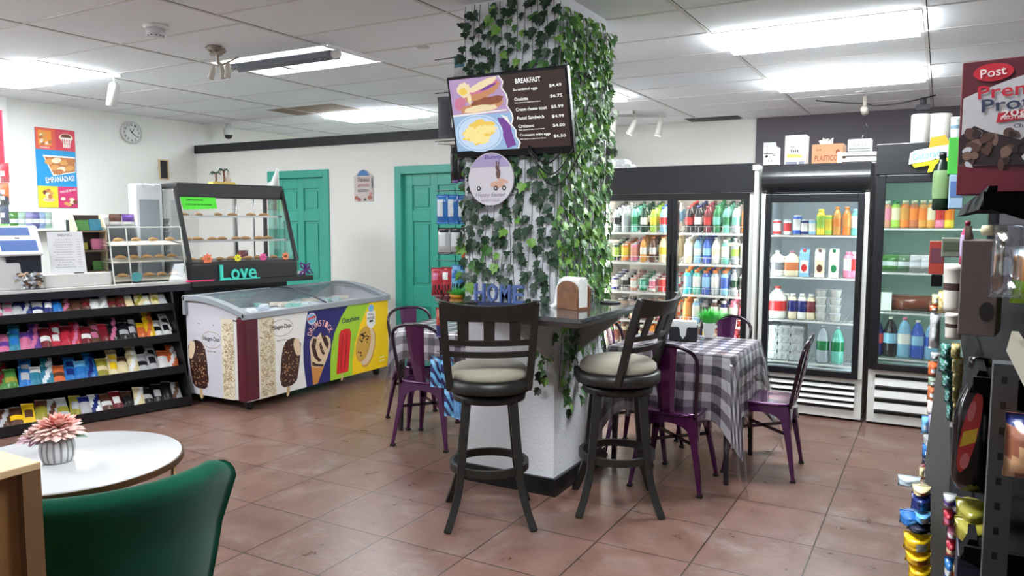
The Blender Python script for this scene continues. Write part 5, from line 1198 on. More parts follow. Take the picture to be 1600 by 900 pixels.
TI = [(-.06, .80, .84), (-.14, .545, .59), (-.22, .29, .335), (-.29, .03, .08)]
m = MB(); m.prism([(.25, 0), (.25, .93), (.0, .93), (-.02, .80), (-.30, .10), (-.30, .0)], -.175, -.16, 'x'); m.build('end_panel', sb, rk)
m = MB(); m.b2(-2.5, -.175, .22, .25, 0, .93); m.b2(-2.5, -.175, -.27, .22, 0, .03); m.build('back_panel', sb, rk)
for i, (yb, z0, z1) in enumerate(TI):
    m = MB(); m.b2(-2.5, -.175, yb-.008, yb+.006, z0-.02, z1); 
    m.prism([(yb, z0-.015), (.22, z0+.115), (.22, z0+.125), (yb, z0-.003)], -2.5, -.175, 'x'); m.build('rack_shelf', sb, rk)
tiers = [
 [(fnv, fl), (fnv, fgr), (fpk, fbr), (fpk, fwh), (fgr, fpk), (fgr, fnv), (fnv, fgr), (fwh, fnv), (fnv, fwh), (fb, fnv), (fbr, fpk), (fbr, fbr), (fbr, fmr), (fwh, fgr), (fgr, fwh), (fbr, fmr), (fmr, fbr), (fcr, fwh), (fcr, fol), (fwh, fcr), (fcr, fol), (fgr, fwh)],
 [(forr, fr_), (forr, fbr), (fpk, fmr), (fpk, fpu), (fte, fb), (fpk, fpu), (fpu, fpk), (fmr, fwh), (fr_, fwh), (fr_, fmr), (fr_, fpk), (fmr, fwh), (fbr, fpk), (fmr, fr_), (fbk, fpk), (fbk, fgr), (fbk, fgr), (forr, fy), (fy, forr), (fwh, fbk), (fwh, fbk)],
 [(forr, fwh), (fgn, forr), (fgn, fmr), (fgn, fol), (fb, fgr), (fte, fwh), (fte, fl), (forr, fbr), (fb, fnv), (fb, flb), (fb, fnv), (fol, fcr), (fcr, fy), (fcr, fbr), (fcr, fwh), (fgr, fbk), (fgr, fbk), (fwh, forr), (forr, fwh)],
 [(fgr, fgr), (fbr, fgr), (fbr, fgr), (fbr, fy), (fy, fbr), (fol, fbr), (fgr, fbr), (fgr, fol), (fol, fgr), (fgr, fnv), (fwh, fnv), (fbr, fwh), (fmr, fwh), (fbk, fbr), (fcr, fwh), (fbk, fgr), (fbk, fgr), (fbk, fbk), (fgr, fbr)]]
cname = {fnv: 'navy', fl: 'grey', fgr: 'silver', fpk: 'pink', fbr: 'brown', fwh: 'white', fb: 'blue', fmr: 'maroon', fcr: 'cream', fol: 'olive', forr: 'orange', fr_: 'red', fpu: 'purple', fte: 'teal', fbk: 'black', fy: 'yellow', fgn: 'green', flb: 'light blue'}
rnd = random.Random(11)
tn = ['top', 'second', 'third', 'bottom']
for ti, row in enumerate(tiers):
    yb, z0, z1 = TI[ti]; n = len(row); x0, x1 = -1.66, -.21; pit = (x1-x0)/n
    for k, (a, b) in enumerate(row):
        w = pit*1.08; h = (.15, .21, .20, .21)[ti]*rnd.uniform(.9, 1.1); th = rnd.uniform(.025, .045)
        fn = [lambda u, v: 1 if .2 < u < .8 and .3 < v < .72 else 0, lambda u, v: 1 if v > .62 else 0, lambda u, v: 1 if abs(u-v) < .22 else 0, lambda u, v: 1 if .3 < v < .55 else 0][k % 4]
        o = bagmb(w, h, th, fn, 6, 9, seed=ti*50+k).build('snack_packet', [a, b])
        q = cl(x0+pit*(k+.5), yb+.03+.01*rnd.random(), z0+.018)
        o.matrix_world = Matrix.Translation(q) @ Matrix.Rotation(CA+rnd.uniform(-.05, .05), 4, 'Z') @ Matrix.Rotation(R(-52)+rnd.uniform(-.06, .06), 4, 'X') @ Matrix.Rotation(rnd.uniform(-.06, .06)+.12, 4, 'Y')
        tag(o, cname[a]+(' and '+cname[b] if a != b else '')+' packet, '+nth(n-1-k)+' from right, '+tn[ti]+' tier of snack rack', 'snack packet', None)
        if ti < 3 and k % 2 == 0:   # a second one lying behind, higher on the slope
            o2 = dup(o); o2.matrix_world = Matrix.Translation(cl(.02, .07, .045)-CB) @ o.matrix_world
            o2['label'] = cname[a]+(' and '+cname[b] if a != b else '')+' packet behind the '+nth(n-1-k)+' from right, '+tn[ti]+' tier of snack rack'
# ---- heated pastry case
dc = thing('pastry_case', 'black-framed heated glass food case standing on the service counter', 'display case', cl(0, 0, 1.0), CA)
CH_ = .86; DX = 1.05; YT = .30; YD = .62
fm = C8('case_black', 26, 27, 30, .35)
m = MB(); m.prism([(0.0, 0), (-.0, .14), (.05, .165), (YD, .165), (YD, 0)], 0.0, DX-.02, 'x'); m.build('case_base', fm, dc, bevel=.004)
m = MB(); m.b2(.02, DX, YT-.02, YD, CH_-.05, CH_); m.b2(.02, DX, YT-.04, YT+.02, CH_-.13, CH_-.0); m.build('case_top', fm, dc, bevel=.012)
m = MB()
for x in (.012, DX-.01):
    MB().bar((x, .03, .15), (x, YT-.02, CH_-.04), .03, .03, ref=(0, 1, 0)).build('case_frame', fm, dc); MB().bar((x, YD-.015, .15), (x, YD-.015, CH_-.04), .03, .03, ref=(0, 1, 0)).build('case_frame', fm, dc)
def quad(pts, nm, mat, par, th=.004):
    mm = MB(); mm.add(pts, [(0, 1, 2, 3)]); return mm.build(nm, mat, par)
quad([(.02, .035, .15), (DX-.02, .035, .15), (DX-.02, YT-.015, CH_-.12), (.02, YT-.015, CH_-.12)], 'front_glass', clear, dc)
for x in (.012, DX-.01): MB().add([(x, .05, .165), (x, YD-.03, .165), (x, YD-.03, CH_-.06), (x, YT, CH_-.06)], [(0, 1, 2, 3)]).build('side_glass', clear, dc)
for z, yy in ((.34, .15), (.56, .25)):
    m = MB(); m.b2(.03, DX-.03, yy, YD-.03, z, z+.005); m.build('glass_shelf', acryl, dc)
    m = MB(); m.b2(.03, DX-.03, yy-.006, yy, z-.006, z+.012); m.build('shelf_trim', steel, dc)
m = MB()
for x in (.72, .90): m.cyl((x, YD-.05, .17), (x, YD-.05, CH_-.06), .008, 8)
m.b2(.70, .73, YD-.04, YD-.01, .165, CH_-.06)
m.build('shelf_post', steel, dc)
m = MB(); m.b2(.06, DX-.06, YT+.1, YT+.14, CH_-.065, CH_-.052); m.build('case_lamp', M('case_lamp', (1, .98, .92), .5, emit=5), dc)
# pastries on the trays
pas = C8('pastry_gold', 206, 160, 104, .7, noise=.35, nscale=30); pas2 = C8('pastry_brown', 150, 96, 56, .7, noise=.3, nscale=30)
def pastry():
    m = MB(); P = []
    m.sweep([(-.05, 0, .010), (-.03, .01, .015), (0, .016, .017), (.03, .01, .015), (.05, 0, .010)], [.005, .013, .017, .013, .005], 10, ref=(0, 0, 1)); return m
pp = None; rnd = random.Random(2)
for si, (z, yy, n) in enumerate(((.165, .1, 7), (.346, .14, 8), (.566, .20, 6))):
    for k in range(n):
        x = .10+.80*k/(n-1)
        lc = cl(x, (yy+.12+.05*(k % 2)) if si else .2+.05*(k % 2), 1.0+z+.001)
        if pp is None: pp = pastry().build('pastry', [pas]); o = place(pp, lc, CA)
        else: o = dup(pp, lc, CA+rnd.uniform(-.5, .5))
        tag(o, 'golden baked pastry, '+nth(k)+' from the left on the '+['floor', 'lower glass shelf', 'upper glass shelf'][si]+' of the heated case', 'pastry', 'pastries in the heated case')
# green notes, flowers, Love sign
t = thing('paper_note', 'neon green handwritten note taped on the top left of the heated case', 'note', dc.location, CA)
ang = math.atan2(YT-.05, CH_-.27)
def onglass(u, v): # u along, v up the sloped front
    return (u, .035+(YT-.05)*v-.006, .15+(CH_-.27)*v)
m = MB(); a, b, c_, d = onglass(.05, .80), onglass(.36, .82), onglass(.37, 1.05), onglass(.04, 1.09); o_ = (0, -.014, 0)
m.add([Vector(p)+Vector(o_) for p in (a, b, c_, d)], [(0, 1, 2, 3)]); m.build('note_paper', C8('neon_paper', 90, 236, 60, .6), t)
m = MB(); Tm = Matrix.Translation(Vector(onglass(.20, .95))+Vector((0, -.018, 0))) @ Matrix.Rotation(-ang, 4, 'X'); m.T = Tm
m.text('CAFE CON LECHE 2.50', .01, .045, .26, .016, 0); m.text('EMPANADAS', -.03, 0, .15, .016, 0); m.text('PASTELES DE GUAYABA', 0, -.045, .24, .016, 0); m.build('note_lettering', C8('dark_green_ink', 20, 60, 20, .6), t)
for k, (u, mat, nm, r_) in enumerate(((.17, forr, 'orange', .05), (.45, fy, 'yellow', .038), (.70, fpk, 'pink', .04), (.93, forr, 'small orange', .04))):
    p = onglass(u, .07); t = thing('flower_sticker', nm+' paper flower sticker on the front glass of the heated case', 'sticker', cl(p[0], p[1]-.008, 1.0+p[2]), CA)
    m = MB(); P = []
    for i in range(48): w = 2*PI*i/48; q = r_*(.82+.18*math.cos(8*w)); P.append((q*math.cos(w), q*math.sin(w)))
    m.prism(P, -.002, .001, 'y'); m.build('petals', C8('sticker_'+nm.split()[-1], *{'orange': (244, 130, 84), 'yellow': (234, 226, 40), 'pink': (240, 90, 160)}[nm.split()[-1]], .6), t)
    m = MB(); m.text(('1.50', '2', '2.00', '1')[k], 0, 0, r_*.9, r_*.5, -.003); m.build('price_lettering', C8('brown_ink', 120, 60, 40, .6), t)
t = thing('word_sign', 'teal three-dimensional Love word sign on the case ledge above the freezer', 'sign', cl(.30, -.015, 1.0), CA)
ts = C8('teal_sign', 70, 206, 186, .35)
letters('L', .0, .09, .135, .02, ts, t, 0, 0); letters('ove', .095, .078, .095, .02, ts, t, .004, 0)
m = MB(); m.b2(-.05, .33, -.008, .008, 0, .01); m.build('sign_base', C8('teal_sign', 70, 206, 186, .35), t)
# figurine on top
t = thing('figurine', 'small potted palm figurine with animals on a yellow base, on the heated case', 'figurine', cl(.50, .42, 1.0+CH_), CA)
m = MB(); m.b2(-.10, .12, -.05, .05, 0, .025); m.build('figurine_base', C8('base_yellow', 220, 190, 90, .5), t, bevel=.003)
m = MB()
for x, h in ((-.05, .10), (.03, .13)): m.sweep([(x, 0, .02), (x+.006, 0, .05), (x, 0, h)], .010, 8)
m.build('figurine_body', [C8('fig_brown', 120, 84, 66, .6)], t)
m = MB(); m.lathe([(.001, .02), (.022, .03), (.028, .055), (.018, .08), (.012, .09), (.018, .10), (.014, .115), (.001, .12)], 12, c=(.075, 0, 0)); m.lathe([(.001, .09), (.016, .10), (.014, .12), (.001, .125)], 12, c=(-.005, 0, 0)); m.build('figurine_animals', C8('fig_cream', 206, 196, 186, .5), t)
m = MB()
for x, h in ((-.05, .10), (.03, .13)):
    for a in range(7):
        w = a*2*PI/7; m.sweep([(x, 0, h), (x+.03*math.cos(w), .03*math.sin(w), h+.016), (x+.055*math.cos(w), .05*math.sin(w), h-.012)], [.008, .009, .002], 5, flat=.4)
m.build('figurine_leaves', C8('fig_green', 40, 70, 56, .5), t)
# stacked dark bowls inside at the left, drink jug inside
o = MB(); 
for i in range(9): o.lathe([(.03, i*.06), (.05, i*.06+.05), (.052, i*.06+.055), (.001, i*.06+.03)], 16)
tag(place(o.build('bowl_stack', C8('bowl_dark', 52, 58, 64, .4)), cl(.08, .70, 1.01)), 'stack of dark plastic bowls behind the left side of the heated case', 'bowls')
t = thing('drink_jug', 'maroon drink in a clear jug behind the glass of the heated case', 'jug', cl(.84, .70, 1.01), CA)
m = MB(); m.lathe([(.05, 0), (.055, .02), (.05, .22), (.001, .22)], 18); m.build('jug_body', C8('jug_maroon', 110, 46, 60, .2), t); m = MB(); m.sweep([(-.05, 0, .2), (-.10, 0, .19), (-.10, 0, .08), (-.052, 0, .06)], .008, 8); m.build('jug_handle', clear, t)
# purple bow at the right end
t = thing('ribbon_bow', 'purple ribbon bow hanging at the right corner of the heated case ledge', 'bow', cl(1.12, -.0, 1.06), CA)
m = MB()
for w, l in ((2.3, .09), (.9, .07), (-.5, .09), (-2.3, .10)):
    c_, s_ = math.cos(w), math.sin(w); m.sweep([(0, 0, 0), (l*.5*c_-.02*s_, 0, l*.5*s_+.02*c_), (l*c_, 0, l*s_), (l*.5*c_+.02*s_, 0, l*.5*s_-.02*c_), (0, 0, 0)], .008, 6, flat=2.2)
m.build('ribbon', C8('ribbon_purple', 104, 50, 130, .5), t)
tag(place(MB().b2(-.12, .12, -.05, .05, 0, .012).build('tray', C8('hot_pink', 230, 60, 110, .5), bevel=.002), cl(.08, .03, 1.0), CA), 'hot pink flat card lying at the left foot of the heated case', 'card')
# white lamp/scoop behind the case at the right
o = MB(); o.sweep([(0, 0, 0), (.06, 0, .0), (.10, 0, .16), (.09, 0, .18)], [.05, .05, .012, .006], 8); tag(place(o.build('paper_cone', white), cl(1.02, .45, 1.0+CH_)), 'white folded paper standing on the right end of the heated case', 'paper')
tag(place(MB().b2(-.14, .14, -.10, .10, 0, .012).b2(-.12, .13, -.09, .10, .012, .022).build('paper_stack', paper), cl(1.12, .32, 1.0), CA+.2), 'white papers lying beside the heated case before the teal door', 'paper')
# tall white paper roll/plastic sheet behind acrylic case at left of heated case
t = thing('white_cabinet', 'white upright appliance with hanging bags seen through the acrylic case', 'appliance', cl(-.11, .62, 1.01), CA)
m = MB(); m.b2(-.13, .10, -.12, .05, 0, .84); m.build('appliance_body', C8('appliance_white', 214, 218, 222, .35), t, bevel=.01)
m = MB(); m.b2(-.10, .07, -.124, -.12, .05, .70); m.build('appliance_panel', C8('panel_silver', 150, 160, 168, .2), t)
for xx in (-.065, .02): MB().b2(xx-.018, xx+.018, -.14, -.12, .82, .845).build('appliance_latch', chrome, t)
# ---- clear acrylic pastry box on the counter
ac = thing('acrylic_case', 'clear acrylic three-shelf pastry box on the counter left of the heated case', 'display case', cl(-.60, .04, 1.01), CA)
m = MB(); aw, ad, ah = .585, .34, .46
for pts in ([(0, 0, 0), (aw, 0, 0), (aw, .10, ah), (0, .10, ah)], [(0, ad, 0), (aw, ad, 0), (aw, ad, ah), (0, ad, ah)], [(0, 0, 0), (0, ad, 0), (0, ad, ah), (0, .10, ah)], [(aw, 0, 0), (aw, ad, 0), (aw, ad, ah), (aw, .10, ah)], [(0, .10, ah), (aw, .10, ah), (aw, ad, ah), (0, ad, ah)]): m.add(pts, [(0, 1, 2, 3)])
m.build('acrylic_shell', acryl, ac)
m = MB()
for a, b in (((0, 0, 0), (0, .10, ah)), ((aw, 0, 0), (aw, .10, ah)), ((0, .10, ah), (aw, .10, ah)), ((0, 0, .0), (aw, 0, 0)), ((.14, .02, 0), (.14, .11, ah))): m.bar(a, b, .008, .008, ref=(0, 1, .3))
m.build('acrylic_edge', C8('acrylic_edge', 214, 218, 210, .2), ac)
for z, yy in ((.02, .01), (.17, .05), (.31, .08)):
    m = MB(); m.b2(.01, aw-.01, yy, ad-.01, z, z+.006); m.add([(.02, yy, z+.006), (aw-.02, yy, z+.006), (aw-.02, ad-.02, z+.03), (.02, ad-.02, z+.03)], [(0, 1, 2, 3)]); m.build('pastry_tray', C8('tray_pale', 206, 200, 184, .5), ac)
m = MB(); m.prism(ell(.17, .055, .042, .042, 24), -.003, .0, 'y'); m.build('round_label', C8('label_teal', 70, 150, 150, .5), ac)
m = MB(); m.text('Fresh baked daily', .18, -.005, .26, .012, -.002); m.build('case_lettering', ink, ac)
tp = None
for si, (z, yy, n) in enumerate(((.05, .1, 5), (.20, .13, 5), (.34, .16, 4))):
    for k in range(n):
        lc = cl(-.60+.10+.42*k/(n-1), .04+yy, 1.01+z+.0)
        o = dup(pp, lc, CA+.3); tag(o, 'wrapped pale pastry, '+nth(k)+' from the left on the '+['bottom', 'middle', 'top'][si]+' tray of the acrylic box', 'pastry', 'pastries in the acrylic box')
# packets on the dark shelf behind, dark appliances
o = MB().b2(-.12, .30, .0, .03, 0, .52); tag(place(o.build('dark_board', C8('board_dark', 44, 48, 52, .5)), cl(-.45, 1.25, 1.01), CA), 'dark shelf unit behind the acrylic pastry box', 'shelf')
for k, (x, a) in enumerate(((-.50, fwh), (-.40, fbr), (-.29, fpu), (-.20, fcr))):
    o = bagmb(.11, .11, .05, lambda u, v: 1 if v < .4 else 0, seed=60+k).build('snack_packet', [a, fwh]); tag(place(o, cl(x, .55, 1.47), CA), cname[a]+' packet standing above the acrylic box, '+nth(k)+' of four from the left', 'snack packet')
o = MB().b2(-.62, -.26, .50, .62, 1.01, 1.468); place(tag(o.build('storage_shelf', C8('storage_grey', 96, 100, 106, .5)), 'dark grey storage box behind the acrylic case holding four packets', 'storage box'), CB, CA)
# ---- menu stand
t = thing('menu_stand', 'clear acrylic stand holding a printed white menu on the service counter', 'menu', cl(-1.03, .10, 1.01), CA)
Tm = Matrix.Translation((.13, 0, 0)) @ Matrix.Rotation(R(-13), 4, 'X')
m = MB(); m.T = Tm; m.b2(-.125, .125, -.003, .003, .10, .44); m.build('menu_sheet', C8('menu_white', 216, 216, 218, .5), t)
m = MB(); m.T = Tm; rr = random.Random(4)
m.text('MENU', 0, .41, .10, .02, -.0036)
for i in range(12):
    z = .375-i*.02; m.text(['Cafe con leche', 'Cortadito', 'Colada', 'Espresso', 'Croqueta', 'Pastelito', 'Empanada', 'Sandwich cubano', 'Media noche', 'Tostada', 'Jugos', 'Batidos'][i], -.02, z, .10+.02*(i % 3), .009, -.0036); m.text('%d.%02d' % (2+i % 4, (25*i) % 100), .085, z, .025, .009, -.0036)
m.build('menu_lettering', C8('menu_grey', 150, 150, 156, .6), t)
m = MB(); m.T = Tm; m.b2(.03, .10, -.006, -.003, .095, .11); m.build('menu_clip', ink, t)
m = MB(); m.b2(-.14, .42, -.02, .10, 0, .10); m.build('stand_base', C8('base_white', 205, 204, 200, .4), t, bevel=.004)
# ---- wooden three-shelf stand
t = thing('card_stand', 'small three-shelf wooden stand of cards beside the printed menu', 'stand', cl(-.78, .30, 1.10), CA)
pl = C8('stand_maple', 214, 196, 160, .6)
m = MB(); m.prism([(0, 0), (.16, 0), (.16, .47), (.10, .47), (.0, .36)], -.005, .005, 'x'); m.prism([(0, 0), (.16, 0), (.16, .47), (.10, .47), (.0, .36)], .215, .225, 'x'); m.build('side_panel', pl, t)
m = MB(); m.b2(.005, .215, .15, .16, 0, .47); m.build('back_panel', C8('stand_dark', 66, 52, 48, .6), t)
for k, z in enumerate((.0, .17, .33)):
    m = MB(); m.b2(.005, .215, -.01, .15, z, z+.012); m.build('stand_shelf', C8('stand_shelf', 120, 104, 84, .6), t)
for k, (x, z, w, h, mt, nm) in enumerate(((.06, .342, .09, .085, fgn, 'green'), (.155, .342, .09, .09, fte, 'teal'), (.05, .182, .08, .06, fol, 'olive'), (.16, .182, .07, .09, fpk, 'pink'), (.045, .012, .05, .10, fb, 'blue'), (.16, .012, .06, .075, fgn, 'dark green'))):
    m = MB()
    for q in range(3): m.T = Matrix.Rotation(R(-14), 4, 'X'); m.b2(-w/2, w/2, q*.014, q*.014+.004, 0, h)
    tag(place(m.build('card_pack', mt), cl(-.78+x, .34, 1.105+z), CA), nm+' pack of cards on the '+('top', 'middle', 'bottom')[k//2]+' shelf of the small wooden stand', 'card pack')
# ---- register terminal
t = thing('register_terminal', 'white customer-facing register screen tilted back on the counter at far left', 'register', cl(-1.24, .14, 1.01), CA+R(0))
m = MB(); m.prism([(-.12, 0), (.14, 0), (.14, .34), (.05, .42), (-.05, .20)], -.20, .0, 'x'); m.build('register_base', C8('register_grey', 176, 174, 174, .35), t, bevel=.01)
Tm = Matrix.Translation((.0, -.09, .26)) @ Matrix.Rotation(R(-38), 4, 'X')
m = MB(); m.T = Tm; m.b2(-.15, .15, -.008, .02, 0, .27); m.build('screen_frame', C8('register_white', 226, 228, 232, .3), t, bevel=.01)
m = MB(); m.T = Tm; m.b2(-.12, .12, -.0095, -.007, .03, .13); m.b2(-.11, .09, -.0095, -.007, .175, .25); rs_ = M('register_screen', srgb(92, 132, 206), .3, emit=.45); rs_.node_tree.nodes['Principled BSDF'].inputs['Base Color'].default_value = (.01, .01, .02, 1); m.build('screen', rs_, t)
m = MB(); m.T = Tm; m.b2(-.015, .015, -.0095, -.007, .145, .155); m.build('card_slot', black, t)
m = MB(); m.b2(-.09, .14, -.05, .06, .12, .26); m.build('printer_body', C8('printer_black', 24, 30, 42, .4), t)
# wrapped candies in a jar below it
t = thing('candy_jar', 'clear box of wrapped silver candies in front of the register', 'jar', cl(-1.20, .06, 1.01), CA)
m = MB(); m.b2(-.10, .10, -.05, .05, 0, .10); m.build('jar_box', acryl, t)
m = MB(); rr = random.Random(3)
for i in range(110):
    m.T = Matrix.Translation((rr.uniform(-.09, .09), rr.uniform(-.042, .042), rr.uniform(.012, .13))) @ Matrix.Rotation(rr.random()*3, 4, 'Z') @ Matrix.Rotation(rr.random()*3, 4, 'X')
    m.box(0, 0, 0, .022, .012, .012, rr.choice((0, 0, 1, 2)))
o = m.build('candies', [C8('candy_silver', 190, 194, 206, .25), C8('candy_brown', 70, 50, 40, .4), C8('candy_tan', 190, 160, 130, .4)], t); o['kind'] = 'stuff'
# background shelf of cans / packets left by the wall
t = thing('wall_shelf', 'narrow white shelf of small packets along the wall behind the register', 'shelf', (XL+.16, 4.55, 1.44), 0)
m = MB(); m.b2(-.16, .0, -.45, .45, -.02, 0); m.build('shelf_board', white, t)
for k, (px, w, mt, nm) in enumerate(((22, 10, fgn, 'green bottle'), (34, 12, C8('pk_mint', 150, 176, 160, .5), 'mint packet'), (46, 12, C8('pk_lav', 140, 140, 176, .5), 'lavender packet'), (56, 11, C8('pk_ind', 90, 90, 140, .5), 'indigo packet'), (66, 11, C8('pk_blue', 130, 150, 180, .5), 'pale blue packet'), (75, 8, C8('pk_mint', 150, 176, 160, .5), 'mint packet at the right end'))):
    p = at(px, 345, X=XL+.10); o = bagmb(.085, .17, .05, lambda u, v: 1 if .35 < v < .6 else 0, seed=90+k).build('snack_packet', [mt, fl]); tag(place(o, (XL+.10, p.y, 1.44), PI/2), nm+' on the white wall shelf, '+nth(k)+' from the left', 'packet')
# hanging packets at the extreme left
for k, (py0, py1, mt, nm) in enumerate(((255, 285, fr_, 'upper red'), (286, 312, forr, 'orange-red'), (297, 320, C8('pk_char', 60, 64, 70, .4), 'charcoal'), (320, 350, C8('pk_slate', 70, 80, 100, .4), 'slate blue'), (350, 372, foil('foil_neon', 100, 220, 70), 'neon green'))):
    a, b = at(2, py0, Y=3.82), at(18, py1, Y=3.82); o = bagmb(.15, a.z-b.z, .04, lambda u, v: 1 if .3 < v < .6 and .2 < u < .8 else 0, seed=70+k).build('snack_bag', [mt, fl]); place(o, ((a.x+b.x)/2-.03, 3.82-.0, b.z), 0); tag(o, nm+' snack bag hanging at the far left edge of the picture', 'snack bag')
p = at(0, 215, Y=3.88); t = tag(place(MB().b2(-.12, .03, -.01, .0, -.25, .25).build('wall_poster', C8('poster_red', 206, 40, 66, .6)), (p.x, 3.895, p.z)), 'red notice cut off by the left picture edge', 'poster')
# ================================================================ things on the walls
pa, pb = at(53, 198, X=XL), at(124, 325, X=XL)
t = thing('wall_poster', 'colourful empanada poster in blue, orange, pink and yellow on the left wall', 'poster', (XL+.006, pa.y, pb.z), PI/2)
pw, ph = pb.y-pa.y-.02, pa.z-pb.z
pc = [C8('po_blue', 30, 150, 210, .5), C8('po_coral', 222, 96, 76, .5), C8('po_pink', 214, 70, 90, .5), C8('po_yellow', 240, 208, 40, .5), C8('po_magenta', 206, 50, 110, .5), C8('po_gold', 220, 160, 90, .5), C8('po_crust', 190, 120, 70, .5), C8('po_cream', 240, 220, 190, .5), C8('po_brown', 120, 60, 40, .5), C8('po_white', 240, 238, 232, .5), C8('po_orange', 240, 150, 60, .5)]
m = MB(); m.b2(0, pw, -.003, .004, 0, ph, 0)
F = lambda L_: [(a*pw, b*ph) for a, b in L_]
y = -.0036
m.flat(F([(0, .73), (.5, .73), (.5, 1), (0, 1)]), y, 1); m.flat(F([(.5, .73), (1, .73), (1, 1), (.5, 1)]), y, 2); m.flat(F([(0, 0), (.5, 0), (.5, .27), (0, .27)]), y, 3); m.flat(F([(.5, 0), (1, 0), (1, .27), (.5, .27)]), y, 4)
m.flat(F([(.07, .78), (.40, .78), (.40, .97), (.07, .97)]), y-.0005, 10)
rr = random.Random(8)
def bl(cx, cz, rx, rz, mi, yy, rot=0): m.flat([(a, b) for a, b in ell(cx*pw, cz*ph, rx*pw, rz*ph, 18, rot=rot)], yy, mi)
for i in range(9): bl(rr.uniform(.12, .36), rr.uniform(.80, .93), .06, .02, (5, 7, 6)[i % 3], y-.001-.0001*i, rr.random())
bl(.77, .90, .18, .05, 7, y-.001); bl(.77, .91, .13, .035, 8, y-.0012); m.flat(F([(.63, .90), (.91, .90), (.86, .77), (.70, .77)]), y-.0014, 9)
for i in range(4): m.flat(F([(.66+.06*i, .88), (.68+.06*i, .88), (.695+.05*i, .77), (.68+.05*i, .77)]), y-.0016, 2)
m.flat(F([(.16, .66), (.98, .66), (.98, .46), (.40, .40)]), y-.0008, 9); m.flat(F([(.2, .64), (.97, .64), (.97, .47), (.42, .42)]), y-.001, 6)
for i, (a, b) in enumerate(((.32, .58), (.5, .60), (.7, .58), (.88, .60), (.45, .51), (.62, .49), (.82, .51), (.55, .455))): bl(a, b, .12, .035, (5, 7, 5, 6)[i % 4], y-.0012-.0001*i, .2)
for i, (a, b) in enumerate(((.18, .19), (.26, .21), (.32, .18), (.24, .16), (.3, .14))): bl(a, b, .06, .03, (8, 6, 5, 7, 6)[i], y-.001-.0001*i)
bl(.26, .10, .15, .028, 7, y-.001)
for i in range(9): bl(rr.uniform(.6, .95), rr.uniform(.02, .12), .06, .022, (8, 7, 5)[i % 3], y-.001-.0001*i)
m.build('poster_print', pc, t)
m = MB(); m.text('EMPANADAS!', .57*pw, .365*ph, .74*pw, .07*ph, -.0062, 0, .12); m.text('PAN DE BONO', .76*pw, .22*ph, .42*pw, .03*ph, -.0062, 0, .2); m.text('CHURROS', .22*pw, .755*ph, .24*pw, .02*ph, -.0062, 0); m.text('ARROZ CON', .77*pw, .855*ph, .2*pw, .018*ph, -.0062, 1); m.text('POLLO', .77*pw, .825*ph, .2*pw, .022*ph, -.0062, 1); m.text('CHURRITOS', .27*pw, .095*ph, .22*pw, .022*ph, -.0062, 1)
m.build('poster_lettering', [C8('po_white', 240, 238, 232, .5), C8('po_pink', 214, 70, 90, .5)], t)
c = at(206, 207, X=XL+.03); t = thing('wall_clock', 'round white wall clock with dark numerals high on the left wall', 'clock', (XL+.004, c.y, c.z), PI/2)
m = MB(); m.T = Matrix.Rotation(PI/2, 4, 'X'); r_ = .125
m.lathe([(r_, 0), (r_, .03), (r_-.012, .036), (r_-.02, .022), (.001, .022)], 40, [0, 0, 0, 1, 1]); m.build('clock_case', [C8('clock_rim', 200, 200, 198, .3), C8('clock_face', 222, 222, 218, .5)], t)
m = MB()
for i in range(12): a = PI/2-i*PI/6; m.text(str(i or 12), .088*math.cos(a), .088*math.sin(a), .02 if i in range(1, 10) else .028, .026, -.0235)
m.build('clock_numerals', C8('numeral_grey', 66, 66, 66, .5), t)
m = MB(); m.bar((0, -.025, 0), (.06, -.025, -.045), .002, .008); m.bar((0, -.026, 0), (-.02, -.026, .035), .002, .008); m.bar((0, -.026, 0), (.035, -.026, .05), .002, .006); m.build('clock_hand', ink, t)
c = at(256, 265, X=XL+.01); t = thing('picture_frame', 'small dark chalkboard in a pale wooden frame on the left wall', 'picture', (XL+.004, c.y, c.z), PI/2)
m = MB(); m.b2(-.065, -.05, -.012, 0, -.12, .12); m.b2(.05, .065, -.012, 0, -.12, .12); m.b2(-.05, .05, -.012, 0, .105, .12); m.b2(-.05, .05, -.012, 0, -.12, -.105); m.build('frame', C8('frame_maple', 206, 180, 140, .5), t); MB().b2(-.05, .05, -.006, 0, -.105, .105).build('board', C8('chalkboard', 40, 38, 38, .7), t)
c = at(222, 312, X=XL+.03); tag(place(MB().lathe([(.09, 0), (.09, .02), (.001, .022)], 24).build('wall_plate', C8('plate_grey', 170, 170, 168, .4)), (XL+.005, c.y, c.z), rot=(0, PI/2, 0)), 'grey round plate on the left wall beside the heated case', 'wall plate')
# hanging sign between the doors
c = at(568, 290, Y=YP-.01); t = thing('hanging_sign', 'small tag-shaped sign with a blue top on the partition between teal doors', 'sign', (c.x, YP-.012, c.z))
m = MB(); m.prism([(-.13, -.17), (.13, -.17), (.13, .10), (.05, .16), (0, .175), (-.05, .16), (-.13, .10)], 0, .01, 'y', 0)
y = -.001; m.flat([(-.09, .105), (.09, .105), (.05, .155), (0, .17), (-.05, .155)], y, 1)
for a, b, r_, mi in ((-.10, -.13, .03, 2), (-.06, -.15, .03, 3), (.09, -.13, .035, 2), (.10, -.09, .025, 4), (.02, -.15, .022, 5)): m.flat(ell(a, b, r_*.9, r_*.7, 14), y-.0004, mi)
m.flat([(.115, -.05), (.135, 0), (.125, .08), (.112, .09)], y-.0004, 5); m.build('sign_board', [C8('sign_beige', 206, 194, 190, .6), C8('sign_blue', 70, 120, 180, .5), C8('sign_rust', 170, 110, 90, .6), C8('sign_rose', 176, 100, 110, .6), C8('sign_pink', 206, 140, 140, .6), C8('sign_grey', 90, 90, 100, .6)], t)
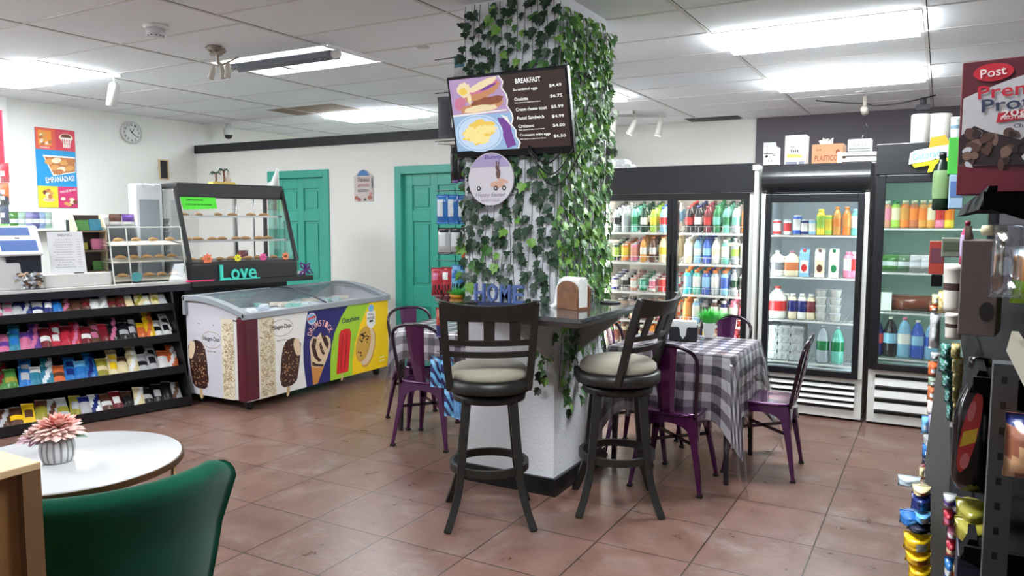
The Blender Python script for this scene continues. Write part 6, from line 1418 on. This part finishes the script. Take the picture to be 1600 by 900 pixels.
m = MB(); m.text('Thankful', 0, .065, .17, .05, -.002, 0, 0, .2); m.text('grateful', 0, .005, .15, .045, -.002, 1, 0, .2); m.text('BLESSED', 0, -.055, .15, .028, -.002, 2); m.build('sign_lettering', [C8('sign_umber', 120, 84, 84, .6), C8('sign_rose', 176, 100, 110, .6), C8('sign_dark', 80, 80, 88, .6)], t)
# ================================================================ foreground
TC = Vector((-2.55, 1.47, 0)); TR = .355; TZ = .72
brs = M('bronze_rim', srgb(112, 86, 60), .35, metal=.8)
t = thing('round_table', 'round white table with a thin bronze rim in the left foreground', 'table', TC)
m = MB(); m.lathe([(TR-.012, TZ-.02), (TR-.004, TZ-.018), (TR-.004, TZ-.003), (TR-.008, TZ), (.001, TZ)], 72); m.build('tabletop', C8('table_white', 212, 212, 213, .22), t)
m = MB(); n = 72; v = []
for r_, z_ in ((TR-.003, TZ-.026), (TR+.003, TZ-.026), (TR+.003, TZ-.005), (TR-.003, TZ-.005)): v += [(r_*math.cos(2*PI*k/n), r_*math.sin(2*PI*k/n), z_) for k in range(n)]
m.add(v, [(a*n+k, a*n+(k+1) % n, ((a+1) % 4)*n+(k+1) % n, ((a+1) % 4)*n+k) for a in range(4) for k in range(n)]); m.build('table_rim', brs, t)
for k in range(4):
    a = PI/4+k*PI/2+.25; m = MB(); m.sweep([((TR-.03)*math.cos(a), (TR-.03)*math.sin(a), TZ-.022), ((TR-.05)*math.cos(a), (TR-.05)*math.sin(a), 0)], .010, 8); m.build('leg', brs, t)
m = MB(); m.sweep([((TR-.045)*math.cos(2*PI*k/32), (TR-.045)*math.sin(2*PI*k/32), .18) for k in range(32)], .006, 6, closed=True); m.build('leg_ring', brs, t)
t = thing('potted_flower', 'pink artificial dahlia in a small white grooved pot on the round table', 'flower', (-2.560, 1.437, TZ)); t.scale = (.84, .84, .84)
m = MB(); n = 48; prof = [(.045, 0), (.056, .006), (.064, .03), (.066, .055), (.062, .08), (.058, .088), (.053, .086), (.05, .06), (.001, .06)]; v = []
for r_, z_ in prof:
    for k in range(n): q = r_*(1-.025*(k % 2)*(1 if z_ > 0 and r_ > .052 else 0)); a = 2*PI*k/n; v.append((q*math.cos(a), q*math.sin(a), z_))
m.add(v, [(i*n+k, i*n+(k+1) % n, (i+1)*n+(k+1) % n, (i+1)*n+k) for i in range(len(prof)-1) for k in range(n)]+[tuple(range(n))[::-1], tuple(range((len(prof)-1)*n, len(prof)*n))], [(1 if (k % 3 == 0 and 0 < i < 5) else 0) for i in range(len(prof)-1) for k in range(n)]+[0, 0], True)
m.build('pot', [C8('pot_chalk', 222, 220, 220, .5), C8('pot_groove', 150, 148, 152, .6)], t)
def petals(cx, cy, cz, R_, layers, seed):
    rr = random.Random(seed); m = MB()
    for L_ in range(layers):
        f = L_/(layers-1); el = R(-12+88*f); cnt = int(26-15*f); ln = R_*(1-.45*f)
        for k in range(cnt):
            a = 2*PI*(k+.5*(L_ % 2))/cnt+rr.uniform(-.1, .1); e2 = el+rr.uniform(-.12, .12)
            d = Vector((math.cos(a)*math.cos(e2), math.sin(a)*math.cos(e2), math.sin(e2))); s_ = Vector((-math.sin(a), math.cos(a), 0)); u = d.cross(s_)*-1
            c = Vector((cx, cy, cz)); l = ln*rr.uniform(.85, 1.1); w = l*.17
            P = [c+d*.006-s_*.003, c+d*.006+s_*.003, c+d*l*.5+s_*w+u*w*.35, c+d*l*.5+u*(-w*.1), c+d*l*.5-s_*w+u*w*.35, c+d*l*.85+s_*w*.6+u*w*.45, c+d*l*.86+u*w*.1, c+d*l*.85-s_*w*.6+u*w*.45, c+d*l+u*w*.5]
            mi = 0 if f < .35 else (1 if rr.random() < .75 else 0)
            m.add(P, [(0, 1, 3), (1, 2, 3), (0, 3, 4), (3, 2, 5, 6), (4, 3, 6, 7), (6, 5, 8), (7, 6, 8)], mi, True)
    return m
pk1 = C8('petal_pale', 252, 216, 206, .7); pk2 = C8('petal_coral', 250, 178, 164, .7); pk3 = C8('petal_lilac', 236, 200, 212, .7)
petals(.01, .0, .135, .105, 8, 1).build('flower_head', [pk1, pk2], t)
petals(-.06, -.045, .105, .07, 6, 2).build('flower_head', [pk3, pk1], t)
m = MB()
for (a, l, dz) in ((R(-120), .09, -.02), (R(20), .14, .02), (R(200), .08, .0)):
    d = Vector((math.cos(a), math.sin(a), 0)); s_ = Vector((-d.y, d.x, 0)); b = Vector((0, 0, .085))
    P = [b, b+d*l*.35+s_*l*.22+Vector((0, 0, .02)), b+d*l*.4+Vector((0, 0, .012)), b+d*l*.35-s_*l*.22+Vector((0, 0, .02)), b+d*l*.75+s_*l*.15+Vector((0, 0, dz*.6+.012)), b+d*l*.75-s_*l*.15+Vector((0, 0, dz*.6+.012)), b+d*l+Vector((0, 0, dz))]
    m.add(P, [(0, 1, 2), (0, 2, 3), (1, 4, 2), (2, 4, 5), (2, 5, 3), (4, 6, 5)], 0, True)
m.cyl((0, 0, .05), (0, 0, .12), .006, 8)
m.build('leaves', C8('flower_leaf', 98, 140, 116, .55), t)

# green velvet chair
vel = M('green_velvet', srgb(10, 74, 54), .95, noise=.3, nscale=6, spec=.1, sheen=.12, bump=.05)
gc = thing('velvet_chair', 'dark green velvet barrel chair with rolled back, seen from behind', 'armchair', (-2.01, 1.22, 0), R(0))
bd = math.atan2(-.66, .75)   # direction the back bulges
m = MB(); NA, NZ = 40, 16; A0 = R(78)
def shell(s, q, side):
    """s -1..1 round the back, q 0..1 up; side 0 outer, 1 inner"""
    a = bd+s*A0; top = .85-.9*max(0, abs(s)-.80)**2
    z = .30+(top-.30)*q; r0 = .20+.10*q+.02*max(0, q-.75)/.25
    th = .055+.018*math.sin(q*PI)
    th *= 1.0
    r_ = r0+(th/2 if side == 0 else -th/2)
    return (r_*1.06*math.cos(a), r_*1.06*math.sin(a), z)
sec = []
for i in range(NA+1):
    s = -1+2*i/NA; col = []
    for k in range(NZ+1): col.append(shell(s, k/NZ, 0))
    # rounded roll over the top
    o, n_ = Vector(shell(s, 1, 0)), Vector(shell(s, 1, 1)); c = (o+n_)/2; rad = (o-n_)/2
    for k in range(1, 7): w = PI*k/7; col.append(tuple(c+rad*math.cos(w)+Vector((0, 0, rad.length*1.15*math.sin(w)))))
    for k in range(NZ, -1, -1): col.append(shell(s, k/NZ, 1))
    sec.append(col)
K_ = len(sec[0]); v = [p for c in sec for p in c]
fs = [(i*K_+k, (i+1)*K_+k, (i+1)*K_+k+1, i*K_+k+1) for i in range(NA) for k in range(K_-1)]+[(i*K_+K_-1, (i+1)*K_+K_-1, (i+1)*K_, i*K_) for i in range(NA)]+[tuple(range(K_))[::-1], tuple(range(NA*K_, NA*K_+K_))]
m.add(v, fs, 0, True); m.build('backrest', vel, gc, bevel=.018, seg=4)
m = MB(); m.lathe([(.20, .30), (.235, .31), (.245, .36), (.24, .42), (.21, .455), (.12, .465), (.001, .467)], 40); s_ = m.build('seat', vel, gc)
for k in range(4):
    a = bd+PI/4+k*PI/2; m = MB(); m.sweep([(.15*math.cos(a), .15*math.sin(a), .31), (.21*math.cos(a), .21*math.sin(a), 0)], [.018, .010], 10); m.build('leg', C8('chair_gold', 150, 116, 70, .35, metal=.8), gc)
# wooden cabinet at the lower left
oak = M('warm_oak', srgb(168, 118, 72), .5, noise=.35, nscale=5, bump=.04)
nt = oak.node_tree; tc = [n for n in nt.nodes if n.type == 'TEX_COORD'][0]; nz = [n for n in nt.nodes if n.type == 'TEX_NOISE'][0]
mp = nt.nodes.new('ShaderNodeMapping'); mp.inputs['Scale'].default_value = (6, 6, .5); nt.links.new(tc.outputs['Object'], mp.inputs['Vector']); nt.links.new(mp.outputs[0], nz.inputs['Vector'])
CZ = 1.07; pc_ = at(64, 721, Z=CZ)
t = thing('wooden_cabinet', 'light brown wooden cabinet corner at the lower left, nearest the viewer', 'cabinet', (pc_.x, pc_.y, 0))
m = MB(); m.b2(-.62, -.022, -.60, -.02, .0, CZ-.015); m.build('cabinet_body', oak, t, bevel=.002)
m = MB(); m.b2(-.64, 0.0, -.62, 0.0, CZ-.015, CZ); m.build('cabinet_top', C8('oak_top', 214, 180, 136, .45, noise=.15, nscale=12), t, bevel=.002)
m = MB(); m.b2(-.02, -.001, -.035, -.001, 0, CZ-.015); m.build('corner_post', C8('oak_dark', 112, 80, 52, .5), t)

# ================================================================ grocery shelf on the right
GX = .06
gd = thing('grocery_gondola', 'tall black metal grocery shelving running along the right edge of the picture', 'shelving', (0, 0, 0))
gk = M('gondola_black', srgb(13, 13, 15), .8, spec=.1); gg = C8('gondola_grey', 112, 112, 108, .6); gt = C8('gondola_lip', 130, 124, 110, .5)
GZ = [.10, .38, .68, .965, 1.265, 1.58]
m = MB(); m.b2(.62, .66, .5, 3.6, 0, 1.95); m.build('back_panel', gk, gd)
m = MB(); m.b2(.04, .62, .5, 3.6, 0, .085); m.build('base_deck', gk, gd)
for y in (1.47, 2.55, 3.55):
    m = MB(); x = .085 if y < 2 else .30; m.b2(x, x+.035, y-.02, y+.02, .0, 1.30 if y < 2 else 1.9)
    up = m.build('upright_post', C8('post_steel', 96, 98, 100, .4, metal=.4), gd)
    m = MB()
    for i in range(30): m.b2(x+.012, x+.020, y-.0206, y-.0200, .05+i*.042, .062+i*.042)
    if y < 2: m.build('post_slots', black, up)
for i, z in enumerate(GZ):
    m = MB()
    zn = [.10, .30, .50, .85, 1.35, 1.58][i]
    if i > 0 and i < 5: m.b2(.115, .62, .5, 1.45, zn-.02, zn)
    m.b2(GX+.02, .62, 1.52, 3.55, z-.02, z)
    if i == 5: pass
    m.build('shelf_board', gk, gd)
    m = MB()
    if 0 < i < 5: m.prism([(.10, zn-.026), (.115, zn-.026), (.115, zn+.006), (.106, zn+.006)], .5, 1.44, 'y')
    if m.v: m.build('price_rail', gt, gd)
    m = MB(); m.prism([(GX-.005, z-.03), (GX+.02, z-.03), (GX+.02, z+.01), (GX+.008, z+.01)], 1.52, 3.55, 'y'); m.build('price_rail', gk, gd)
    # wedge brackets seen end-on
    m = MB(); m.prism([(GX-.0, z-.0), (.5, z-.0), (.5, z-.11), (GX+.12, z-.07), (GX-.0, z-.025)], 1.508, 1.518, 'y'); m.build('shelf_bracket', gk, gd)
m = MB(); m.prism([(-.005, .0), (.045, 0), (.05, .9), (.03, 1.18), (.01, 1.18), (-.008, .9)], 2.28, 2.31, 'y'); m.build('divider_panel', gg, gd)

def gput(kind, px0, py0, px1, py1, Y, mats, fn, label, name=None, dep=.06, rz=0, cat='package', seed=0, zs_=None):
    a, b = at(px0, py0, Y=Y), at(px1, py1, Y=Y); w, h = b.x-a.x, a.z-b.z; c = Vector(((a.x+b.x)/2, Y+dep/2, b.z))
    if kind == 'bag': o = bagmb(w, h, dep, fn, seed=seed).build(name or 'snack_bag', mats)
    elif kind == 'box':
        m = MB(); m.b2(-w/2, w/2, -dep/2, dep/2, 0, h, 0)
        if len(mats) > 1: m.flat([(-w*.42, h*.35), (w*.42, h*.35), (w*.42, h*.8), (-w*.42, h*.8)], -dep/2-.001, 1)
        o = m.build(name or 'food_box', mats, bevel=.002)
    elif kind == 'tub':
        m = MB(); r_ = w/2; m.lathe([(r_*.86, 0), (r_*.9, h*.1), (r_*.94, h*.45), (r_*.97, h*.60), (r_*.98, h*.86), (r_, h*.87), (r_, h*.99), (.001, h)], 24, [0, 0, 1, 0, 2, 0, 0, 0][:8]); o = m.build(name or 'food_tub', mats)
    elif kind == 'bottle':
        m = MB(); r_ = w/2; m.lathe([(r_*.85, 0), (r_, h*.04), (r_*.92, h*.2), (r_, h*.3), (r_, h*.6), (r_*.9, h*.68), (r_*.4, h*.86), (r_*.34, h*.9), (r_*.42, h*.91), (r_*.42, h*.99), (.001, h)], 20, [0, 0, 1, 1, 1, 0, 0, 2, 2, 2, 2], sq=.8); o = m.build(name or 'bottle', mats)
    place(o, c, rz); return tag(o, label, cat)
# cereal box
a = at(1505, 94, Y=1.86); b = at(1520, 300, Y=1.86)
t = thing('cereal_box', 'large maroon and white chocolate cereal box on the top right grocery shelf', 'cereal box', (a.x, 1.86, 1.585), R(-10))
bw, bh, bdp = .215, .272, .065
mr = C8('cereal_maroon', 92, 34, 44, .4); cwh = C8('cereal_white', 190, 186, 188, .4)
m = MB(); m.b2(.0, bw, .0, bdp, 0, bh); m.build('box_body', mr, t, bevel=.0015)
m = MB(); m.b2(-.0008, 0, .002, bdp-.002, .002, bh-.002); m.build('box_side', C8('cereal_tan', 150, 108, 100, .5), t)
y = -.0012; m = MB()
P = [(.004, bh*.22)]+[(bw*(.02+.96*f), bh*(.22+.0*f)) for f in (0, 1)]+[(bw*.98, bh*.93)]+[(bw*(.98-.96*f), bh*(.93-.20*f**1.6)) for f in [i/10 for i in range(11)]]
m.flat(P[1:], y, 0)
m.flat(ell(.055, bh*.905, .035, .018), y-.0006, 1); rr = random.Random(6)
m.flat([(0.002, bh*.23)]+[(bw*i/8, bh*(.44+.05*math.sin(i*1.3)+.03*(i % 2))) for i in range(9)]+[(bw-.002, bh*.20)], y-.0008, 2)
for i in range(60):
    x_ = rr.uniform(.01, bw-.01); z_ = bh*rr.uniform(.20, .46); m.flat(ell(x_, z_, rr.uniform(.008, .016), rr.uniform(.005, .010), 9, rot=rr.random()*3), y-.0010-.00002*i, (3, 2, 4, 3)[i % 4] if i % 7 else 5)
m.flat([(.002, .002), (bw-.002, .002), (bw-.002, bh*.20), (bw*.5, bh*.16), (.002, bh*.22)], y-.0026, 6)
m.flat([(.065, bh*.53), (.125, bh*.55), (.125, bh*.62), (.067, bh*.60)], y-.0015, 1)
m.build('front_print', [cwh, C8('cereal_red', 190, 40, 56, .4), C8('choc_dark', 44, 26, 26, .5), C8('choc_mid', 84, 56, 48, .5), C8('choc_light', 120, 92, 80, .5), C8('cereal_milk', 200, 200, 204, .4), C8('cereal_bowl', 104, 30, 44, .4)], t)
for a_ in (('Premier', .105, bh*.770, .15, .027, y-.002, 0, .04), ('Protein', .108, bh*.67, .14, .026, y-.002, 1, .04), ('20g', .095, bh*.588, .045, .018, y-.0025, 2, .03), ('PROTEIN', .095, bh*.562, .045, .006, y-.0025, 2, .03), ('Post', .055, bh*.905, .045, .018, y-.002, 2, .1), ('Chocolate Almond', .15, bh*.50, .11, .008, y-.0025, 1), ('0g added', .175, bh*.60, .05, .012, y-.002, 1)): MB().text(*a_).build('front_lettering', [C8('cereal_red', 190, 40, 56, .4), C8('cereal_slate', 50, 58, 80, .4), C8('cereal_cream', 232, 214, 210, .4)], t)
gput('bottle', 1459, 236, 1484, 328, 2.55, [C8('sauce_dark', 22, 40, 30, .2), C8('sauce_label', 120, 150, 100, .5), C8('sauce_cap', 20, 30, 26, .4)], None, 'dark green bottle with pale label, on the top grocery shelf before the black cooler', 'bottle', .09, cat='bottle')
gput('box', 1483, 215, 1504, 272, 2.35, [C8('pack_green', 70, 168, 62, .5)], None, 'bright green packet on the top grocery shelf beside the cereal box', 'food_packet', .10)
gput('box', 1484, 273, 1504, 326, 2.30, [C8('pack_sky', 150, 176, 200, .5), C8('pack_blue2', 84, 116, 170, .5)], None, 'blue and white packet below the bright green packet beside the cereal box', 'food_packet', .10)
gput('tub', 1486, 180, 1504, 214, 2.5, [C8('roll_white2', 206, 214, 212, .6), C8('roll_blue', 110, 140, 160, .6), C8('roll_white2', 206, 214, 212, .6)], None, 'white and blue canister between the paper towels and the cereal box', 'canister', .1)
gput('box', 1453, 377, 1474, 429, 2.75, [C8('pk_rust', 150, 52, 40, .5), C8('pk_plum', 96, 50, 60, .5)], None, 'stacked red and plum cartons hanging before the black cooler glass', 'carton', .06)
gput('box', 1455, 430, 1472, 448, 2.75, [gk], None, 'small black bracket box below the red cartons', 'bracket', .05)
gput('tub', 1475, 413, 1512, 492, 1.9, [C8('tub_white', 214, 208, 198, .5), C8('tub_brown', 66, 44, 42, .5), C8('tub_rim', 220, 216, 206, .5)], None, 'white round canister with a dark brown label, beside the grey-brown box', 'canister', .1)
gput('tub', 1477, 492, 1504, 535, 1.95, [C8('tub_white', 214, 208, 198, .5), C8('tub_brown', 66, 44, 42, .5), C8('tub_rim', 220, 216, 206, .5)], None, 'shorter white canister with brown band, under the other white canister', 'canister', .1)
gput('box', 1472, 372, 1500, 402, 2.1, [C8('photo_pack', 120, 126, 110, .5), C8('photo_sage', 84, 90, 70, .5)], None, 'sage green printed packet behind the pink bottle', 'food_packet', .08)
gput('bottle', 1502, 345, 1520, 415, 1.80, [C8('pink_bottle', 176, 40, 90, .35), C8('violet_label', 170, 150, 190, .5), C8('pink_cap', 120, 30, 60, .4)], None, 'slim pink bottle standing above the grey-brown box', 'bottle', .05, cat='bottle')
t = gput('box', 1510, 375, 1562, 527, 1.62, [C8('box_taupe', 118, 104, 100, .7)], None, 'tall grey-brown box with a dark round mark on the second grocery shelf', 'food_box', .10, R(-8))
m = MB(); m.flat(ell(.015, .045, .012, .018, 20), -.0515); o = m.build('box_mark', C8('mark_dark', 48, 40, 40, .6), t)
m = MB(); w_ = (at(1562, 400, Y=1.62)-at(1510, 400, Y=1.62)).x/2; m.b2(-w_-.0012, -w_-.0004, -.049, .049, .002, .2); m.build('box_side', C8('box_side_pale', 206, 196, 186, .7), t)
for k, (px, r_) in enumerate(((1546, 11), (1560, 12))):
    a = at(px, 368, Y=1.66); o = MB(); o.lathe([(.012, 0), (.015, .008), (.013, .018), (.001, .02)], 14); tag(place(o.build('cream_cap', C8('cap_cream', 206, 196, 160, .5)), (a.x, 1.66, a.z)), ['left', 'right'][k]+' cream round cap lying above the grey-brown box', 'cap')  # tops of some unidentified containers, modelled as loose round caps
# clear bag and chips at the right edge
a = gput('bag', 1553, 350, 1600, 470, 1.30, [glass('bag_clear', (.86, .9, .96), .2, .12)], None, 'crumpled clear plastic bag bulging out at the right picture edge', 'plastic_bag', .07, cat='bag', seed=3)
gput('bag', 1586, 385, 1640, 480, 1.34, [C8('chips_orange', 206, 130, 60, .35), C8('chips_lime', 150, 190, 40, .35), fwh], lambda u, v: 1 if v < .45 else (2 if v > .85 else 0), 'orange and lime snack bag behind the clear plastic bag', 'snack_bag', .08, seed=5)
gput('bag', 1575, 655, 1650, 770, 1.28, [C8('chips_copper', 150, 90, 66, .35), C8('chips_tan', 206, 160, 120, .35), fnv], lambda u, v: 1 if abs(u-v) < .25 else (2 if v > .8 else 0), 'copper and tan snack bag at the right edge below the clear bag', 'snack_bag', .1, seed=6)
# big dark bottle with red and yellow label
sbp = at(1520, 762, Y=1.66)
t = thing('sauce_bottle', 'large dark bottle with a slanted red and yellow label on the grocery shelf', 'bottle', sbp, R(-5)); t.scale = (.82, .82, 1)
m = MB(); m.lathe([(.035, 0), (.046, .02), (.046, .14), (.038, .17), (.020, .205), (.018, .23), (.022, .232), (.022, .25), (.001, .252)], 24, sq=.75); m.build('bottle_body', C8('bottle_soy', 20, 14, 16, .12), t)
m = MB(); m.prism(ell(-.010, .115, .016, .080, 30, rot=-.2), -.0475, -.046, 'y', 0); m.flat([(-.028, .085), (.002, .098), (.006, .125), (-.022, .115)], -.048, 1); m.flat(ell(-.008, .155, .007, .02, 16, rot=-.2), -.048, 2); m.flat(ell(-.017, .06, .009, .016, 16, rot=-.2), -.048, 2); m.build('bottle_label', [C8('label_red', 190, 44, 40, .4), C8('label_yellow', 220, 180, 40, .4), C8('label_pink', 214, 110, 110, .4)], t)
gput('bottle', 1538, 565, 1562, 650, 1.72, [C8('bottle_maroon', 60, 24, 28, .2), C8('label_maroon', 120, 40, 44, .4), C8('cap_grey', 90, 92, 96, .4)], None, 'maroon bottle behind the large dark bottle, one shelf up', 'bottle', .05, cat='bottle')
for k in range(3): gput('bottle', 1530+14*k, 640, 1546+14*k, 765, 1.80, [C8('bottle_soy', 20, 14, 16, .12), C8('label_dim', 60, 40, 34, .4), black], None, ['leftmost', 'middle', 'rightmost'][k]+' of three dark bottles in shade behind the large labelled bottle', 'bottle', .06, cat='bottle')
gput('bag', 1494, 792, 1546, 850, 1.60, [fol, fcr], lambda u, v: 0, 'upper olive yellow bag stacked on the lower grocery shelf', 'food_bag', .12, seed=7)
gput('bag', 1492, 822, 1548, 868, 1.56, [fol, fcr], lambda u, v: 0, 'lower olive yellow bag stacked on the lower grocery shelf', 'food_bag', .12, seed=8)
gput('box', 1496, 868, 1548, 960, 1.58, [C8('box_navy', 34, 36, 58, .5), C8('box_navy2', 54, 54, 80, .5)], None, 'dark navy box under the olive bags at the bottom of the picture', 'food_box', .12)
for k, (x0, y0, x1, y1, a_, b_, lab) in enumerate(((1474, 775, 1494, 800, 'foil_silver', 'foil_purple', 'silver and purple packet'), (1488, 780, 1506, 812, 'foil_navy', 'print_light', 'navy packet'), (1474, 800, 1492, 830, 'foil_red', 'foil_pink', 'red and pink packet'), (1480, 826, 1496, 850, 'foil_pink', 'foil_white', 'pink packet'), (1478, 848, 1496, 878, 'foil_red', 'foil_cream', 'red and cream packet'), (1476, 876, 1490, 915, 'foil_blue', 'foil_white', 'blue packet'), (1486, 880, 1500, 915, 'foil_cream', 'foil_orange', 'cream packet'))):
    gput('bag', x0, y0, x1, y1, 1.75, [MAT[a_], MAT[b_]], lambda u, v: 1 if .3 < v < .6 else 0, lab+' wedged beside the stacked olive bags, '+nth(k)+' from the top', 'food_packet', .05, seed=20+k)
# patterned stack between divider and bottles (upper)
rr = random.Random(31); pal = [C8('mx_cream', 206, 196, 150, .5), C8('mx_sage', 130, 150, 130, .5), C8('mx_gold', 196, 160, 60, .5), C8('mx_lilac', 150, 140, 170, .5), C8('mx_teal', 50, 120, 100, .5), C8('mx_grey', 150, 150, 150, .5), C8('mx_sky', 160, 180, 200, .5)]
pn = ['cream', 'sage green', 'gold', 'lilac', 'teal', 'grey', 'pale blue']
k = 0
for j, (y0, y1, xa, xb) in enumerate(((455, 490, 1466, 1480), (538, 562, 1470, 1500), (560, 585, 1468, 1505), (583, 608, 1472, 1503), (606, 632, 1476, 1498), (630, 660, 1479, 1496))):
    n = 2 if j else 1
    for i in range(n):
        c_ = (k*3+j) % 7; x0 = xa+(xb-xa)*i/n; x1 = xa+(xb-xa)*(i+1)/n
        gput('bag', x0, y0, x1+1, y1+2, 2.0+.05*i, [pal[c_], pal[(c_+2) % 7]], lambda u, v: 1 if (int(u*6)+int(v*9)) % 3 == 0 else 0, pn[c_]+' packet in the narrow stack behind the grey divider, '+['top', 'first row', 'second row', 'third row', 'fourth row', 'last row'][j]+(' left' if i == 0 and n > 1 else (' right' if n > 1 else '')), 'food_packet', .06, seed=40+k); k += 1
# items hanging on the aisle side, left of the divider
side = [(1456, 460, 1470, 478, 'mx_cream', 'cream capped jar'), (1452, 478, 1468, 486, 'foil_orange', 'orange lid'), (1453, 487, 1468, 545, 'foil_silver', 'tall silver packet'), (1454, 552, 1468, 562, 'foil_silver', 'small silver packet'), (1450, 566, 1468, 590, 'foil_orange', 'salmon packet'), (1450, 590, 1466, 606, 'mx_sage', 'grey-green packet'), (1449, 604, 1464, 628, 'drink_copper', 'copper packet'), (1449, 626, 1465, 650, 'petal_pale', 'pale pink packet'), (1440, 652, 1452, 680, 'foil_lightblue', 'light blue packet'), (1450, 648, 1467, 684, 'mx_lilac', 'pale lilac packet'), (1442, 680, 1462, 704, 'mx_grey', 'grey packet'), (1441, 696, 1460, 718, 'foil_blue', 'bright blue packet'), (1440, 718, 1460, 728, 'box_navy', 'dark navy packet'), (1439, 727, 1455, 753, 'drink_maroon', 'maroon packet')]
for k, (x0, y0, x1, y1, mt, nm) in enumerate(side):
    gput('bag', x0, y0, x1, y1+2, 2.45-.012*k, [MAT[mt], fl], lambda u, v: 1 if .35 < v < .55 and .3 < u < .7 else 0, nm+' on the aisle side of the grocery shelving, '+nth(k)+' from the top', 'food_packet', .05, seed=60+k)
gput('bag', 1402, 745, 1438, 768, 2.2, [C8('bag_paleblue', 190, 206, 216, .3), fwh], None, 'crumpled pale plastic packet sticking out over the aisle floor', 'food_packet', .05, seed=80)
gput('bag', 1436, 732, 1444, 748, 2.2, [C8('mx_cream', 206, 196, 150, .5)], None, 'tiny cream packet above the crumpled pale packet', 'food_packet', .03, seed=81)
for k, (x0, y0, x1, y1, a_, b_, lab) in enumerate(((1424, 764, 1454, 782, 'foil_cream', 'foil_orange', 'cream and orange bag at the top of the aisle-side stack'), (1423, 776, 1454, 808, 'foil_navy', 'foil_blue', 'deep blue bag under the cream bag, aisle side'), (1404, 804, 1440, 832, 'foil_blue', 'foil_lightblue', 'light and bright blue bag sticking out farthest into the aisle'), (1428, 804, 1454, 826, 'foil_lightblue', 'foil_white', 'pale blue bag beside the grey divider'), (1416, 822, 1454, 842, 'box_navy', 'foil_black', 'dark bag above the yellow bags'), (1410, 838, 1454, 874, 'foil_yellow', 'foil_white', 'upper yellow bag with white print'), (1413, 866, 1454, 894, 'foil_yellow', 'chips_orange', 'middle yellow bag in the aisle-side stack'), (1418, 888, 1454, 925, 'foil_yellow', 'foil_white', 'lowest yellow bag cut by the picture bottom'))):
    gput('bag', x0, y0, x1, y1, 2.15-.01*k, [MAT[a_], MAT[b_]], lambda u, v: 1 if (.5 < u < .85 and .25 < v < .7) else 0, lab, 'snack_bag', .09, seed=90+k)
# back stock deeper in the shelves
cols_ = ['foil_brown', 'foil_maroon', 'mx_sage', 'foil_olive', 'box_taupe', 'foil_navy']
cn_ = ['brown', 'maroon', 'sage', 'olive', 'taupe', 'navy']
for zi, z in enumerate(GZ[1:5]):
    for k in range(5):
        o = MB().b2(-.06, .06, -.09, .09, 0, .19).build('food_box', [MAT[cols_[(k+zi) % 6]]], bevel=.002); place(o, (.35, 1.75+k*.34, z+.001)); tag(o, 'plain '+cn_[(k+zi) % 6]+' box deep in the grocery shelving, '+nth(k)+' from the near end, '+['lowest', 'second', 'third', 'highest'][zi]+' stocked shelf', 'box')
